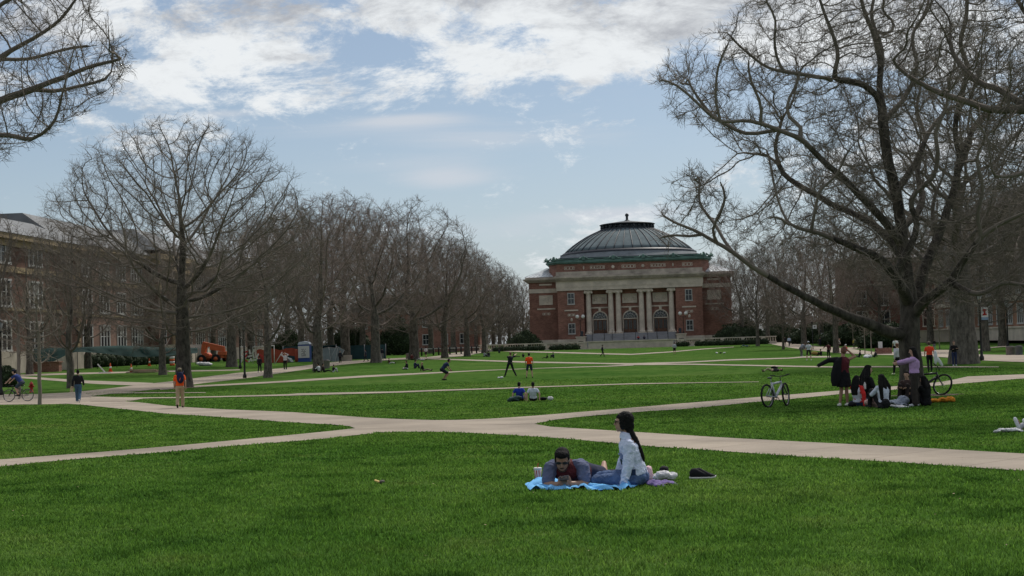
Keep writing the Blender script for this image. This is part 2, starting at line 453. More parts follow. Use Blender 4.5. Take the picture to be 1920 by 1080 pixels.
path([(0,704),(37,702.5),(150,699),(320,695),(409,693.6),(450,692.7)], [(0,706.5),(37,705.5),(150,702),(320,697.5),(409,695.8),(450,694.5)], 'thin path below the construction fence on the left')
path([(300,729),(373,723),(540,714),(560,712),(690,704),(820,698),(898,694.6),(982,691.5)], [(300,731.5),(373,726),(540,717),(560,715.6),(690,707.4),(820,700.3),(898,695.8),(982,692.3)], 'thin path running right from the foot of the big left tree')
path([(982,691.5),(1016,690.3),(1136,686.4),(1188,683.6)], [(982,692.1),(1016,691.1),(1136,687.8),(1188,685.6)], 'faint worn end of the thin path on the middle lawn')
path([(195,737),(236,736.2),(307,736),(386,736.3)], [(195,739),(236,738),(307,737.5),(386,737.2)], 'very thin path between two grass strips behind the man in orange')
path([(170,744),(244,746),(327,745.4),(432,743),(540,740),(560,738.2),(742,734.7),(820,731.6),(951,727.7),(980,726.3),(1188,719.5),(1319,717.7),(1423,716.4)],
     [(170,753),(241,753),(273,747.3),(327,747.3),(432,745),(540,742.7),(560,742),(742,737.3),(820,734),(951,729.5),(980,727.9),(1188,721.1),(1319,718.7),(1423,717)], 'long thin path behind the seated couple in blue and white')
path([(801,671.8),(980,677.6),(1136,681),(1287,682.2),(1329,683),(1480,686),(1555,687.6),(1660,687.1),(1841,687.8),(1873,688.3)],
     [(801,673.6),(980,680.2),(1136,683),(1188,685),(1287,684.4),(1329,685),(1480,688.3),(1555,689.7),(1660,689.2),(1841,689.4),(1873,689.2)], 'straight thin path across the middle of the far lawn')
path([(1175,682),(1183,681.5),(1287,678.6),(1371,674),(1480,671),(1507,668.6),(1558,668)], [(1175,684),(1183,684),(1287,680.6),(1371,676.3),(1480,673),(1507,671),(1558,670.6)], 'thin path rising from the crossing to the right group of players')
path([(921,655.6),(951,657.2),(980,658.5),(1060,660.4),(1136,662.6),(1183,663.8),(1256,659.3),(1319,653.9),(1376,650.4)],
     [(921,658),(951,659.3),(980,660.6),(1060,662.6),(1136,664.7),(1183,665.8),(1256,661),(1319,655.3),(1376,651.4)], 'bent thin path in front of the terrace wall')
path([(1432,633),(1462,637.7),(1488,643.5),(1524,648.6),(1591,654),(1640,660.5),(1690,660.5),(1746,659.8),(1781,658),(1800,660),(1830,665),(1888,666),(1925,666.4)],
     [(1432,640),(1447,645.5),(1470,650.5),(1497,654.5),(1548,659.5),(1567,662),(1640,665.6),(1690,666.5),(1746,669),(1786,671.5),(1843,676.6),(1888,678.5),(1925,679.8)], 'broad concrete walk behind the big right tree')
path([(1585,652),(1628,650.6),(1660,646),(1675,643.8)], [(1585,655),(1628,653.4),(1660,649.2),(1675,646.4)], 'short path branching beside the row of young trees')
path([(1745,656.5),(1828,656.8),(1847,652),(1888,648.5)], [(1745,659.3),(1828,659.8),(1847,654),(1888,650.2)], 'thin path on the right lawn before the pale building')

# ------------------------------------------------------------------ grass blades near the camera (one mass nobody could count)
def in_poly(P, x, y):
    c = np.zeros(len(x), bool); n = len(P); j = n-1
    for i in range(n):
        xi, yi = P[i]; xj, yj = P[j]
        m = ((yi > y) != (yj > y)) & (x < (xj-xi)*(y-yi)/(yj-yi+1e-12)+xi); c ^= m; j = i
    return c
KEEP = []
# ------------------------------------------------------------------ trees
def bark_mat(name, c, hi):
    m = pm(name, c, 0.95, 0.45, 5.0, 1.5, 14, c2=hi, stretch=(1, 1, 0.45), detail=9)
    return m
BARK = bark_mat('bark', (0.060, 0.050, 0.041), (0.115, 0.098, 0.080))
BARKD = bark_mat('bark_dark', (0.070, 0.060, 0.050), (0.125, 0.108, 0.090))
BARKH = bark_mat('bark_dark_ridged', (0.032, 0.027, 0.023), (0.082, 0.069, 0.057))
TWIGH = pm('twigs_grey', (0.165, 0.140, 0.115), 0.95, 0.3, 0.4)
TWIG = pm('twigs', (0.140, 0.116, 0.096), 0.95, 0.3, 0.4)
TWIGR = pm('twigs_reddish', (0.190, 0.148, 0.126), 0.95, 0.3, 0.4)
TWIGL = pm('twigs_pale', (0.22, 0.185, 0.15), 0.95, 0.3, 0.4)

def grow(seeds, spar, A, D, di, dk, maxit, rng, jit=0.18, up=0.05, cone=-0.15):
    P_ = [np.array(s, float) for s in seeds]; par = list(spar); cc = [0]*len(P_); ld = [np.zeros(3)]*len(P_)
    nd = np.full(len(A), 1e9); ni = np.zeros(len(A), int)
    def upd(i0):
        Q = np.array(P_[i0:])
        for s in range(0, len(Q), 400):
            q = Q[s:s+400]; d = np.sqrt(((A[:, None, :]-q[None])**2).sum(2)); j = d.argmin(1); dm = d[np.arange(len(A)), j]
            m = dm < nd; nd[m] = dm[m]; ni[m] = j[m]+i0+s
    upd(0)
    for it in range(maxit):
        keep = nd > dk; A = A[keep]; nd = nd[keep]; ni = ni[keep]
        m = nd < di
        if not m.any():
            if len(A) == 0: break
            m = nd < nd.min()+D*2
        PP = np.array(P_); idx = ni[m]; dv = (A[m]-PP[idx])/nd[m][:, None]
        pa = np.array(par); ND = PP-PP[np.maximum(pa, 0)]; ND /= np.linalg.norm(ND, axis=1)[:, None]+1e-9
        ok = (dv*ND[idx]).sum(1) > cone
        if not ok.any(): break
        w0 = np.where(m)[0]; m = np.zeros(len(A), bool); m[w0[ok]] = True; idx = idx[ok]; dv = dv[ok]
        uq, inv = np.unique(idx, return_inverse=True); S = np.zeros((len(uq), 3)); np.add.at(S, inv, dv)
        S /= np.linalg.norm(S, axis=1)[:, None]+1e-9
        S += rng.normal(0, jit, S.shape); S[:, 2] += up; S /= np.linalg.norm(S, axis=1)[:, None]+1e-9
        n0 = len(P_); bad = set()
        for k, u_ in enumerate(uq):
            if cc[u_] >= 3 or (cc[u_] > 0 and ld[u_] @ S[k] > 0.9): bad.add(u_); continue
            P_.append(P_[u_]+S[k]*D); par.append(int(u_)); cc.append(0); ld.append(np.zeros(3)); cc[u_] += 1; ld[u_] = S[k]
        if bad:
            b = np.isin(ni, list(bad)); nb = ~b; A = A[nb]; nd = nd[nb]; ni = ni[nb]
        if len(P_) == n0 or len(A) == 0: break
        upd(n0)
    return np.array(P_), np.array(par)

def radii(par, r_tip, r_root, base=None):
    n = len(par); ch = np.zeros(n, int)
    for i in range(n-1, 0, -1): ch[par[i]] += 1
    tips = max(2, int((ch == 0).sum())); e = min(3.2, max(1.7, math.log(tips)/math.log(r_root/r_tip)))
    w_ = np.where(ch == 0, r_tip**e, 0.0)
    for i in range(n-1, 0, -1): w_[par[i]] += w_[i]
    return w_**(1/e)

def tubes_mesh(chains, cat_sides):
    """chains: list of (pts (k,3), rad (k,)); returns V, quads"""
    V = []; Fq = []; nv = 0
    for pts, rad in chains:
        s = cat_sides(rad.max()); k = len(pts)
        T = np.gradient(pts, axis=0) if k > 2 else np.repeat((pts[1]-pts[0])[None], k, 0)
        T /= np.linalg.norm(T, axis=1)[:, None]+1e-9
        t0 = T[0]; u_ = np.cross(t0, [0.31, 0.95, 0.05]); u_ /= np.linalg.norm(u_)+1e-9
        U = np.empty_like(pts)
        for i in range(k):
            u_ = u_-T[i]*(u_ @ T[i]); u_ /= np.linalg.norm(u_)+1e-9; U[i] = u_
        W = np.cross(T, U); a = 2*np.pi*np.arange(s)/s
        ring = pts[:, None, :] + rad[:, None, None]*(np.cos(a)[None, :, None]*U[:, None, :]+np.sin(a)[None, :, None]*W[:, None, :])
        V.append(ring.reshape(-1, 3)); i, j = np.meshgrid(np.arange(k-1), np.arange(s), indexing='ij'); j2 = (j+1) % s
        Fq.append(np.stack([i*s+j, i*s+j2, (i+1)*s+j2, (i+1)*s+j], -1).reshape(-1, 4)+nv); nv += k*s
    return np.concatenate(V), np.concatenate(Fq)

def batch(Pn, Rn):
    """many equal twigs: Pn (n,k,3), Rn (n,k); 3-sided"""
    n, k, _ = Pn.shape; T = np.gradient(Pn, axis=1); T /= np.linalg.norm(T, axis=2)[..., None]+1e-9
    ref = np.array([0.37, 0.61, 0.70]); U = np.cross(T, ref); U /= np.linalg.norm(U, axis=2)[..., None]+1e-9; W = np.cross(T, U)
    a = 2*np.pi*np.arange(3)/3
    ring = Pn[:, :, None, :]+Rn[:, :, None, None]*(np.cos(a)[None, None, :, None]*U[:, :, None, :]+np.sin(a)[None, None, :, None]*W[:, :, None, :])
    V = ring.reshape(-1, 3); b = np.arange(n)[:, None, None]*k*3; i = np.arange(k-1)[None, :, None]*3; j = np.arange(3)[None, None, :]; j2 = (j+1) % 3
    return V, np.stack([b+i+j, b+i+j2, b+i+3+j2, b+i+3+j], -1).reshape(-1, 4)

def tree_meshes(name, P_, par, r_tip, r_root, rng, twig=(2, 0.55, 0.008), bark=None, twm=None, split=0.11, flare=1.0, minr=0.05, rad=None, tw_up=0.35):
    n = len(P_); rad = radii(par, r_tip, r_root) if rad is None else rad
    kids = [[] for _ in range(n)]
    for i in range(1, n):
        if par[i] >= 0: kids[par[i]].append(i)
    for k in kids: k.sort(key=lambda q: -rad[q])
    starts = [(i, -1) for i in range(n) if par[i] < 0]; big = []; small = []
    while starts:
        i, p = starts.pop(); ch = [] if p < 0 else [p]; rr = [] if p < 0 else [min(rad[p], rad[i]*1.25)]
        j = i
        while True:
            ch.append(j); rr.append(rad[j])
            for c in kids[j][1:]: starts.append((c, j))
            if not kids[j]: break
            j = kids[j][0]
        if len(ch) < 2: continue
        pts = P_[ch].copy(); rr = np.array(rr); rr[-1] *= 0.6
        if len(pts) > 4:
            pts[1:-1] = 0.5*pts[1:-1]+0.25*(pts[:-2]+pts[2:])
        if p < 0 and flare > 1:
            hgt = pts[:, 2]-pts[0, 2]; rr = rr*(1+(flare-1)*np.exp(-hgt/(2.2*r_root)))
        cut = int((rr > split).sum())
        if cut >= 2:
            big.append((pts[:cut+1], rr[:cut+1]))
            if cut+1 < len(pts): small.append((pts[cut:], rr[cut:]))
        else: small.append((pts, rr))
    sides = lambda r: 14 if r > 0.25 else 9 if r > 0.1 else 6 if r > 0.04 else 4 if r > 0.02 else 3
    V, Fq = tubes_mesh(big, lambda r: 16 if r > 0.25 else 10) if big else (None, None)
    V2, F2 = tubes_mesh(small, sides)
    # twigs
    cnt, ln, tr = twig
    D_ = np.zeros((n, 3)); D_[1:] = P_[1:]-P_[np.maximum(par[1:], 0)]; D_ /= np.linalg.norm(D_, axis=1)[:, None]+1e-9
    sel = np.where((rad < minr) & (np.arange(n) > 0))[0]; sel = np.repeat(sel, cnt); m = len(sel)
    cen = P_.mean(0)
    Vs = [V2]; Fs = [F2]; nv = len(V2)
    def addt(base, d0, L0, r0, k=4):
        nonlocal nv
        m = len(base); d = d0+rng.normal(0, 0.55, (m, 3)); d[:, 2] += tw_up*rng.random(m); d /= np.linalg.norm(d, axis=1)[:, None]
        LL = L0*rng.uniform(0.45, 1.3, m); pts = [base]; cur = base; dd = d
        for i in range(k-1):
            cur = cur+dd*(LL/(k-1))[:, None]; pts.append(cur); dd = dd+rng.normal(0, 0.22, (m, 3)); dd[:, 2] += 0.10; dd /= np.linalg.norm(dd, axis=1)[:, None]
        Pn = np.stack(pts, 1); Rn = np.linspace(r0, r0*0.45, k)[None].repeat(m, 0)
        v_, f_ = batch(Pn, Rn); Vs.append(v_); Fs.append(f_+nv); nv += len(v_)
        return Pn, dd
    off = rng.random(m)[:, None]*(P_[np.maximum(par[sel], 0)]-P_[sel])
    Pn, dd = addt(P_[sel]+off, D_[sel]*0.9, ln, tr)
    for q, f_ in ((1, 0.55), (2, 0.5)):
        addt(Pn[:, q], (Pn[:, q]-Pn[:, q-1])/np.linalg.norm(Pn[:, q]-Pn[:, q-1], axis=1)[:, None], ln*f_, tr*0.75, 3)
    V3 = np.concatenate(Vs); F3 = np.concatenate(Fs)
    mt = np_mesh(name+'_trunk', V, Fq, bark or BARK) if V is not None else None
    mc = np_mesh(name+'_crown', V3, F3, twm or TWIG)
    print(name, 'nodes', n, 'verts', len(V3), 'root r %.2f' % rad[0])
    return mt, mc

def envelope(rng, n, prof, zlo, zhi, hollow=None, power=0.8, squash=1.0):
    """points inside a crown of revolution; prof(t) radius at height fraction"""
    out = []
    rmax = max(prof(i/20) for i in range(21))
    while len(out) < n:
        q = rng.uniform(-1, 1, 3); t = (q[2]+1)/2; r = math.hypot(q[0], q[1])*rmax
        if r > prof(t): continue
        if rng.random() > (0.25+0.75*(r/max(prof(t), .1))**power): continue
        p = np.array([q[0]*rmax, q[1]*rmax*squash, zlo+(zhi-zlo)*t])
        if hollow is not None and np.linalg.norm((p-hollow[0])/np.array(hollow[1])) < 1: continue
        out.append(p)
    return np.array(out)

def trunk_line(h, step, lean=(0, 0), rng=None):
    k = int(h/step); pts = []
    for i in range(k+1):
        t = i/k; w1 = 0.04*math.sin(i*1.3) if rng is not None else 0
        pts.append(np.array([lean[0]*t*t+w1, lean[1]*t*t+w1*0.5, h*t-0.25*(1-t)]))
    return pts, [-1]+list(range(k))

PROTO = {}
def proto_round(key, seed, hgt, rad_, fork, low, n, r_root, D=0.42, twig=(2, 0.6, 0.011), bark=None, twm=None, lean=(0, 0), shape='dome', squash=1.0, up=0.05, r_tip=0.013, hol=0.33, jit=0.12):
    rng = np.random.default_rng(seed)
    if shape == 'dome': prof = lambda t: rad_*(1-max(0, (t-0.32)/0.68)**2.1)**0.55*(0.55+0.45*min(1, t/0.28))
    elif shape == 'vase': prof = lambda t: rad_*(0.30+0.75*t**0.8)*(1-max(0, (t-0.6)/0.4)**2.4)**0.6
    elif shape == 'oval': prof = lambda t: rad_*math.sin(math.pi*min(0.999, (t*0.93+0.05)))**0.6
    else: prof = shape
    seeds, sp = trunk_line(fork, D, lean, rng)
    top = seeds[-1]
    A = envelope(rng, n, prof, low, hgt, hollow=(top+np.array([0, 0, 0.3]), (rad_*hol, rad_*hol, (hgt-fork)*hol)), squash=squash)
    A[:, 0] += lean[0]; A[:, 1] += lean[1]
    P_, par = grow(seeds, sp, A, D, 99, D*1.25, 90, rng, jit=jit, up=up)
    PROTO[key] = (tree_meshes(key, P_, par, r_tip, r_root, rng, twig, bark, twm, flare=1.55), hgt)

import time; _t = time.time()
proto_round('oak_big', 11, 17.6, 8.9, 6.8, 3.4, 5200, 0.42, D=0.36, twig=(3, 0.72, 0.0070), bark=BARKH, twm=TWIGH, hol=0.30, up=0.12, jit=0.09)
proto_round('elm_a', 21, 24, 9.5, 7.5, 4.5, 2600, 0.55, D=0.55, twig=(3, 0.95, 0.0125), twm=TWIGR, bark=BARKD)
proto_round('elm_b', 22, 24, 8.0, 6.0, 4.0, 2300, 0.48, D=0.55, twig=(3, 0.95, 0.0125), twm=TWIG, bark=BARKD, shape='oval')
proto_round('elm_c', 23, 22, 8.8, 5.0, 4.5, 2400, 0.50, D=0.55, twig=(3, 0.9, 0.013), twm=TWIGR, bark=BARK, shape='vase')
proto_round('elm_d', 24, 20, 7.5, 5.5, 3.2, 1900, 0.42, D=0.55, twig=(3, 0.9, 0.013), twm=TWIG, bark=BARK)
proto_round('vase', 31, 12.8, 3.9, 1.9, 2.8, 1500, 0.27, D=0.30, twig=(2, 0.42, 0.009), twm=TWIG, bark=BARKD, shape='vase', hol=0.0, up=0.12)
proto_round('sapling', 41, 6.0, 1.4, 3.6, 1.7, 260, 0.085, D=0.22, twig=(2, 0.35, 0.008), twm=TWIGL, bark=BARK, shape='oval', hol=0.0, r_tip=0.012)
proto_round('young', 42, 8.5, 1.5, 5.0, 3.4, 260, 0.10, D=0.3, twig=(2, 0.4, 0.010), twm=TWIGL, bark=BARK, shape='oval', hol=0.0, r_tip=0.014)
proto_round('oak_wide', 51, 23, 11.5, 7.0, 5.2, 3200, 0.80, D=0.5, twig=(3, 0.8, 0.013), twm=TWIG, bark=BARKD, hol=0.3, jit=0.3)
print('protos', time.time()-_t)

def put_tree(key, base, height, label, group=None, cat='tree', rz=None, name='bare_tree', wid=1.0):
    (mt, mc), h0 = PROTO[key]; s = height/h0
    o = empty(name, (base.x, base.y, base.z-0.05), random.uniform(0, 6.28) if rz is None else rz, 1.0, label, cat, group)
    o.scale = (s*wid, s*wid, s)
    if mt: mobj('trunk', mt, o)
    mobj('crown', mc, o)
    return o
def tree_px(key, px, py, topy, label, group=None, Y=None, **k):
    b = ground(px, py) if Y is None else on_ground(px, Y)
    h = (py-topy)*b.y/F if Y is None else at(px, topy, b.y).z-b.z
    return put_tree(key, b, h, label, group, **k)

# ---- the hero tree on the right: limbs traced in place, then colonised with twigs
def traced_tree(name, base_px, limbs, poly, depth, n, D, r_tip, r_root, seed, twig, label, bark, twm, cat='tree', Y=None, jit=0.3, keep_low=None):
    rng = np.random.default_rng(seed)
    b = ground(*base_px) if Y is None else on_ground(base_px[0], Y)
    pts = []; par = []; mr = []
    def W(px, py, dy):
        p = at(px, py, b.y+dy); return np.array([p.x, p.y, p.z])
    for li, (start, pl) in enumerate(limbs):
        wp = [W(*q) for q in pl]
        if start is None: prev = -1; cur = wp[0]; pts.append(cur); par.append(-1); mr.append(r_root); prev = 0
        else:
            A_ = np.array(pts); prev = int(((A_-wp[0])**2).sum(1).argmin()); cur = pts[prev]
        # smooth catmull through wp
        cp = [cur]+wp[1:]
        dense = []
        for i in range(len(cp)-1):
            p0 = cp[max(0, i-1)]; p1 = cp[i]; p2 = cp[i+1]; p3 = cp[min(len(cp)-1, i+2)]; k = max(1, int(np.linalg.norm(p2-p1)/D))
            for j in range(1, k+1):
                t = j/k; dense.append(0.5*((2*p1)+(-p0+p2)*t+(2*p0-5*p1+4*p2-p3)*t*t+(-p0+3*p1-3*p2+p3)*t**3)+rng.normal(0, D*0.10, 3))
        nD = len(dense); hier = li
        r_a = r_root if start is None else min(0.235 if nD*D > 4.5 else 0.11, 0.88*mr[prev]); r_b = r_root*0.85 if start is None else 0.034
        for j, q in enumerate(dense):
            pts.append(q); par.append(prev); prev = len(pts)-1; mr.append(r_a+(r_b-r_a)*((j+1)/nD)**0.75)
    ns = len(pts)
    # attractors inside the silhouette, with depth
    PL = np.array(poly, float); A = []
    bx0, by0 = PL.min(0); bx1, by1 = PL.max(0)
    tr = (base_px[0], 600)
    while len(A) < n:
        q = rng.uniform((bx0, by0), (bx1, by1), (n*2, 2)); k = in_poly(PL, q[:, 0], q[:, 1]); q = q[k]
        for px, py in q:
            dz = rng.uniform(-1, 1)*depth*(0.55+0.45*rng.random())
            A.append(W(px, py, dz))
            if len(A) >= n: break
    A = np.array(A)
    # keep attractors within reach of the limbs so that the air stays where the photo has air
    S = np.array(pts); keep = np.array([np.sqrt(((S-a)**2).sum(1)).min() for a in A]) < (keep_low or 3.2)
    A = A[keep]
    P_, par = grow(pts, par, A, D, 99, D*1.5, 70, rng, jit=jit, up=0.02)
    rad = radii(par, r_tip, r_root)
    # limbs that were traced keep at least a credible thickness
    rad[:ns] = np.maximum(rad[:ns], np.array(mr)); 
    for i in range(len(par)-1, 0, -1):
        if rad[par[i]] < rad[i]: rad[par[i]] = min(rad[i], r_root*1.02)
    o = empty('bare_tree' if 'oak' not in label else 'bare_tree', (b.x, b.y, b.z-0.1), 0, 1, label, cat)
    P_ = P_-np.array([b.x, b.y, b.z-0.1])
    mt, mc = tree_meshes(name, P_, par, r_tip, r_root, rng, twig, bark, twm, flare=1.5, rad=rad, split=0.09, minr=0.045)
    mobj('trunk', mt, o); mobj('crown', mc, o)
    return o, b

limbs = [
 (None, [(1711,742,0),(1709,700,0),(1707,660,0),(1706,620,0),(1705,585,0.1),(1703,545,0.3)]),
 (1, [(1703,545,0.3),(1698,500,.3),(1690,430,.4),(1680,360,.3),(1666,300,0),(1656,230,0),(1648,170,.2),(1650,120,.3),(1640,70,.2),(1622,30,0),(1608,-30,0),(1600,-120,0)]),
 (1, [(1650,120,.3),(1657,95,.5),(1641,60,.6),(1634,20,.6),(1642,-30,.8),(1636,-120,1)]),
 (1, [(1641,60,.6),(1658,64,1),(1680,50,1.3),(1672,34,1.5),(1652,22,1.2),(1658,0,1),(1664,-40,1)]),
 (1, [(1706,630,0),(1680,628,-.2),(1640,612,-.7),(1590,592,-1.4),(1540,572,-2.2),(1500,550,-2.8),(1470,537,-3.2),(1440,515,-3.6),(1400,495,-4),(1372,470,-4.2),(1345,455,-4.3),(1318,440,-4.4),(1290,425,-4.5),(1262,415,-4.5),(1240,405,-4.5)]),
 (1, [(1345,455,-4.3),(1335,430,-4.6),(1350,400,-4.8),(1362,372,-5),(1350,340,-5)]),
 (1, [(1372,470,-4.2),(1340,420,-3.5),(1310,380,-3.2),(1315,330,-3)]),
 (1, [(1318,440,-4.4),(1290,445,-4.3),(1262,440,-4.1),(1240,446,-4)]),
 (1, [(1704,575,.1),(1694,548,-.4),(1682,522,-.9),(1655,490,-1.4),(1612,468,-2),(1560,448,-2.6),(1520,432,-3),(1480,420,-3.2),(1462,406,-3.3),(1450,402,-3.4)]),
 (1, [(1682,522,-.9),(1694,485,-1),(1715,445,-1.1),(1722,420,-1.2),(1706,390,-1.3),(1716,360,-1.5),(1748,338,-1.8),(1760,300,-2),(1755,250,-2.2),(1775,200,-2.4)]),
 (1, [(1520,432,-3),(1530,395,-3.3),(1540,350,-3.5),(1570,330,-3.6),(1582,290,-3.8)]),
 (1, [(1480,420,-3.2),(1460,380,-3),(1448,345,-2.8),(1446,310,-2.6),(1438,290,-2.5)]),
 (1, [(1698,505,.3),(1680,465,.9),(1645,428,1.4),(1600,400,1.9),(1560,382,2.3),(1520,358,2.7),(1480,336,3),(1460,312,3.2),(1455,292,3.3),(1456,255,3.4),(1470,215,3.4)]),
 (1, [(1460,312,3.2),(1440,292,3.4),(1412,290,3.6),(1390,285,3.8)]),
 (1, [(1693,460,.3),(1655,410,-.5),(1612,365,-1.2),(1572,325,-1.8),(1530,290,-2.4),(1500,260,-2.9),(1462,247,-3.2),(1425,232,-3.5),(1390,226,-3.8),(1352,230,-4),(1325,210,-4.2),(1300,185,-4.4),(1270,160,-4.5),(1240,148,-4.6)]),
 (1, [(1462,247,-3.2),(1420,250,-3),(1395,250,-2.8),(1350,225,-2.6),(1318,196,-2.4),(1290,150,-2.2)]),
 (1, [(1500,260,-2.9),(1506,235,-2.8),(1480,222,-2.7),(1470,200,-2.6),(1490,165,-2.5),(1505,120,-2.4)]),
 (1, [(1352,230,-4),(1340,180,-4.2),(1345,130,-4.4),(1360,90,-4.6)]),
 (1, [(1425,232,-3.5),(1430,205,-3.7),(1415,170,-3.9),(1400,120,-4)]),
 (1, [(1645,182,.2),(1620,160,-.4),(1588,152,-.9),(1560,150,-1.3),(1540,145,-1.6),(1510,140,-2),(1470,135,-2.3),(1430,120,-2.6),(1400,100,-2.8),(1370,70,-3)]),
 (1, [(1560,150,-1.3),(1572,110,-1.4),(1560,60,-1.6),(1540,10,-1.8),(1530,-50,-2)]),
 (1, [(1470,135,-2.3),(1450,90,-2.5),(1455,40,-2.7),(1430,-10,-2.9)]),
 (1, [(1708,600,0),(1718,560,.6),(1734,500,1.2),(1760,440,1.8),(1784,370,2.2),(1803,300,2.5),(1826,240,2.7),(1862,205,2.9),(1900,182,3.1),(1940,150,3.3),(1990,110,3.4)]),
 (1, [(1803,300,2.5),(1790,250,2.4),(1800,190,2.3),(1815,130,2.2),(1800,80,2),(1815,20,1.8),(1810,-40,1.7)]),
 (1, [(1760,440,1.8),(1748,400,2.5),(1760,350,3),(1775,310,3.3)]),
 (1, [(1714,590,0),(1742,560,-.7),(1782,528,-1.4),(1812,480,-2.1),(1842,442,-2.7),(1882,416,-3.2),(1930,395,-3.7),(1980,370,-4)]),
 (1, [(1782,528,-1.4),(1820,550,-2),(1850,548,-2.4),(1882,530,-2.8),(1930,538,-3.2),(1980,520,-3.5)]),
 (1, [(1842,442,-2.7),(1830,400,-3),(1845,350,-3.3),(1830,300,-3.5),(1850,250,-3.8)]),
 (1, [(1680,360,.3),(1720,300,1),(1745,240,1.6),(1790,200,2.2),(1850,180,2.8)]),
 (1, [(1690,430,.4),(1730,380,2),(1720,320,3),(1735,260,3.6),(1720,200,4),(1735,130,4.2)]),
 (1, [(1656,230,0),(1690,190,.6),(1720,130,1.1),(1710,70,1.6),(1740,10,2),(1735,-60,2.3)]),
]
poly = [(1215,150),(1262,95),(1340,60),(1395,5),(1450,-60),(1560,-120),(2000,-120),(2000,560),(1850,590),(1760,565),(1700,560),(1600,520),(1540,500),(1470,490),(1400,480),(1350,470),(1245,460),(1228,400),(1250,330),(1310,300),(1350,350),(1395,400),(1440,400),(1440,350),(1420,300),(1330,265),(1240,215)]
hero, hb = traced_tree('hero', (1711, 742), limbs, poly, 5.0, 8000, 0.24, 0.0085, 0.33, 5, (3, 0.42, 0.0064),
    'large bare tree in the right foreground with one long low limb reaching left', BARKH, TWIGH)

# ---- off-frame neighbours whose branches reach into the picture
l2 = [(None, [(-420,905,0),(-415,800,0),(-410,700,0),(-400,600,0),(-380,500,0)]),
 (1, [(-380,500,0),(-300,420,0),(-200,340,0),(-120,280,0),(-60,235,0),(0,192,0),(60,168,0),(120,143,0),(180,122,0),(230,112,0)]),
 (1, [(-120,280,0),(-60,270,-1),(0,252,-1.4),(60,262,-1.8),(105,228,-2)]),
 (1, [(-200,340,0),(-100,210,1),(0,110,1.5),(60,75,1.7),(110,40,1.9),(140,0,2)]),
 (1, [(60,168,0),(100,175,.6),(150,160,1),(200,150,1.3)]),
 (1, [(0,110,1.5),(50,110,2),(110,95,2.3),(165,85,2.6)]),
 (1, [(-300,420,0),(-200,200,-1),(-100,80,-1),(0,10,-1),(60,-30,-1)])]
p2 = [(-200,-60),(150,-60),(200,20),(222,70),(262,108),(235,165),(190,205),(120,250),(60,275),(20,310),(-100,340)]
traced_tree('left_near', (-420, 905), l2, p2, 3.2, 2000, 0.24, 0.007, 0.34, 9, (3, 0.36, 0.005), 'bare branches reaching in from the upper left edge, from a tree outside the frame', BARK, TWIG, Y=30, jit=0.22, keep_low=2.6)
l3 = [(None, [(2190,860,0),(2185,700,0),(2180,560,0),(2160,420,0)]),
 (1, [(2160,420,0),(2090,300,0),(2000,225,0),(1930,203,0),(1880,210,0),(1835,198,0),(1790,182,0),(1745,165,0),(1700,140,0),(1670,110,0)]),
 (1, [(1930,203,0),(1880,170,.6),(1830,150,1),(1790,100,1.4),(1780,50,1.8)]),
 (1, [(2090,300,0),(2010,120,1),(1930,40,1),(1900,-20,1),(1880,-80,1)]),
 (1, [(2000,225,0),(1950,300,-1),(1900,330,-1.4),(1860,330,-1.8)])]
p3 = [(1660,60),(1740,-60),(2000,-60),(2000,420),(1850,360),(1800,230),(1700,180)]
traced_tree('right_near', (2190, 860), l3, p3, 3.0, 1500, 0.24, 0.008, 0.36, 10, (2, 0.42, 0.0065), 'bare limb entering at the upper right edge, from a tree outside the frame', BARK, TWIG, Y=33, jit=0.28, keep_low=2.4)

# ---- the rest of the trees
GL = 'bare trees of the left avenue'; GR = 'bare trees beyond the right lawn'
tree_px('oak_big', 345, 727, 203, 'big round bare tree beside the man in the orange shirt', rz=0.6, wid=1.06)
tree_px('vase', 133, 728, 402, 'dark bare tree with many upright stems behind the man in the black jacket', rz=1.0)
tree_px('vase', -45, 742, 360, 'bare tree cut by the left edge of the picture behind the lantern post', rz=2.4)
tree_px('elm_d', 55, None, 430, 'bare tree before the left wing of the brick building', GL, Y=138)
tree_px('elm_c', 165, None, 440, 'bare tree before the third bay of the brick building', GL, Y=160)
tree_px('sapling', 75, 759, 505, 'thin young tree on the lawn corner in front of the cyclist', name='young_tree')
tree_px('sapling', 36, 742, 500, 'thin young tree behind the front wheel of the bicycle at the left edge', name='young_tree', rz=2)
for key, px, py, ty, wd, lab in [
 ('elm_d', 305, 703, 440, 1.0, 'bare tree directly left of the big round tree, before the green mesh'),
 ('elm_a', 435, 688, 375, 1.0, 'thick bare tree in front of the orange lift machine'),
 ('elm_b', 503, 708, 395, 0.95, 'bare tree between the twin lamp posts and the person in a white sweater'),
 ('elm_c', 597, 695, 358, 1.05, 'bare tree in front of the portable toilet'),
 ('elm_b', 648, 676, 352, 1.1, 'bare tree behind the green mesh panels right of the portable toilet'),
 ('elm_a', 705, 680, 362, 0.95, 'thick bare tree beside the person in dark jacket and pale trousers'),
 ('elm_d', 777, 674, 365, 1.1, 'stout bare tree above the sitting group of three'),
 ('elm_c', 834, 671, 440, 1.0, 'bare tree above the crouching player in navy'),
 ('elm_a', 876, 668, 455, 0.9, 'bare tree above the far end of the left walk'),
 ('elm_d', 908, 662, 475, 0.9, 'slender bare tree above the pair sitting on the far lawn'),
 ('elm_b', 937, 658, 492, 0.9, 'last bare tree of the avenue, left of the dark round shrub'),
 ]: tree_px(key, px, py, ty, lab, GL, wid=wd*1.18)
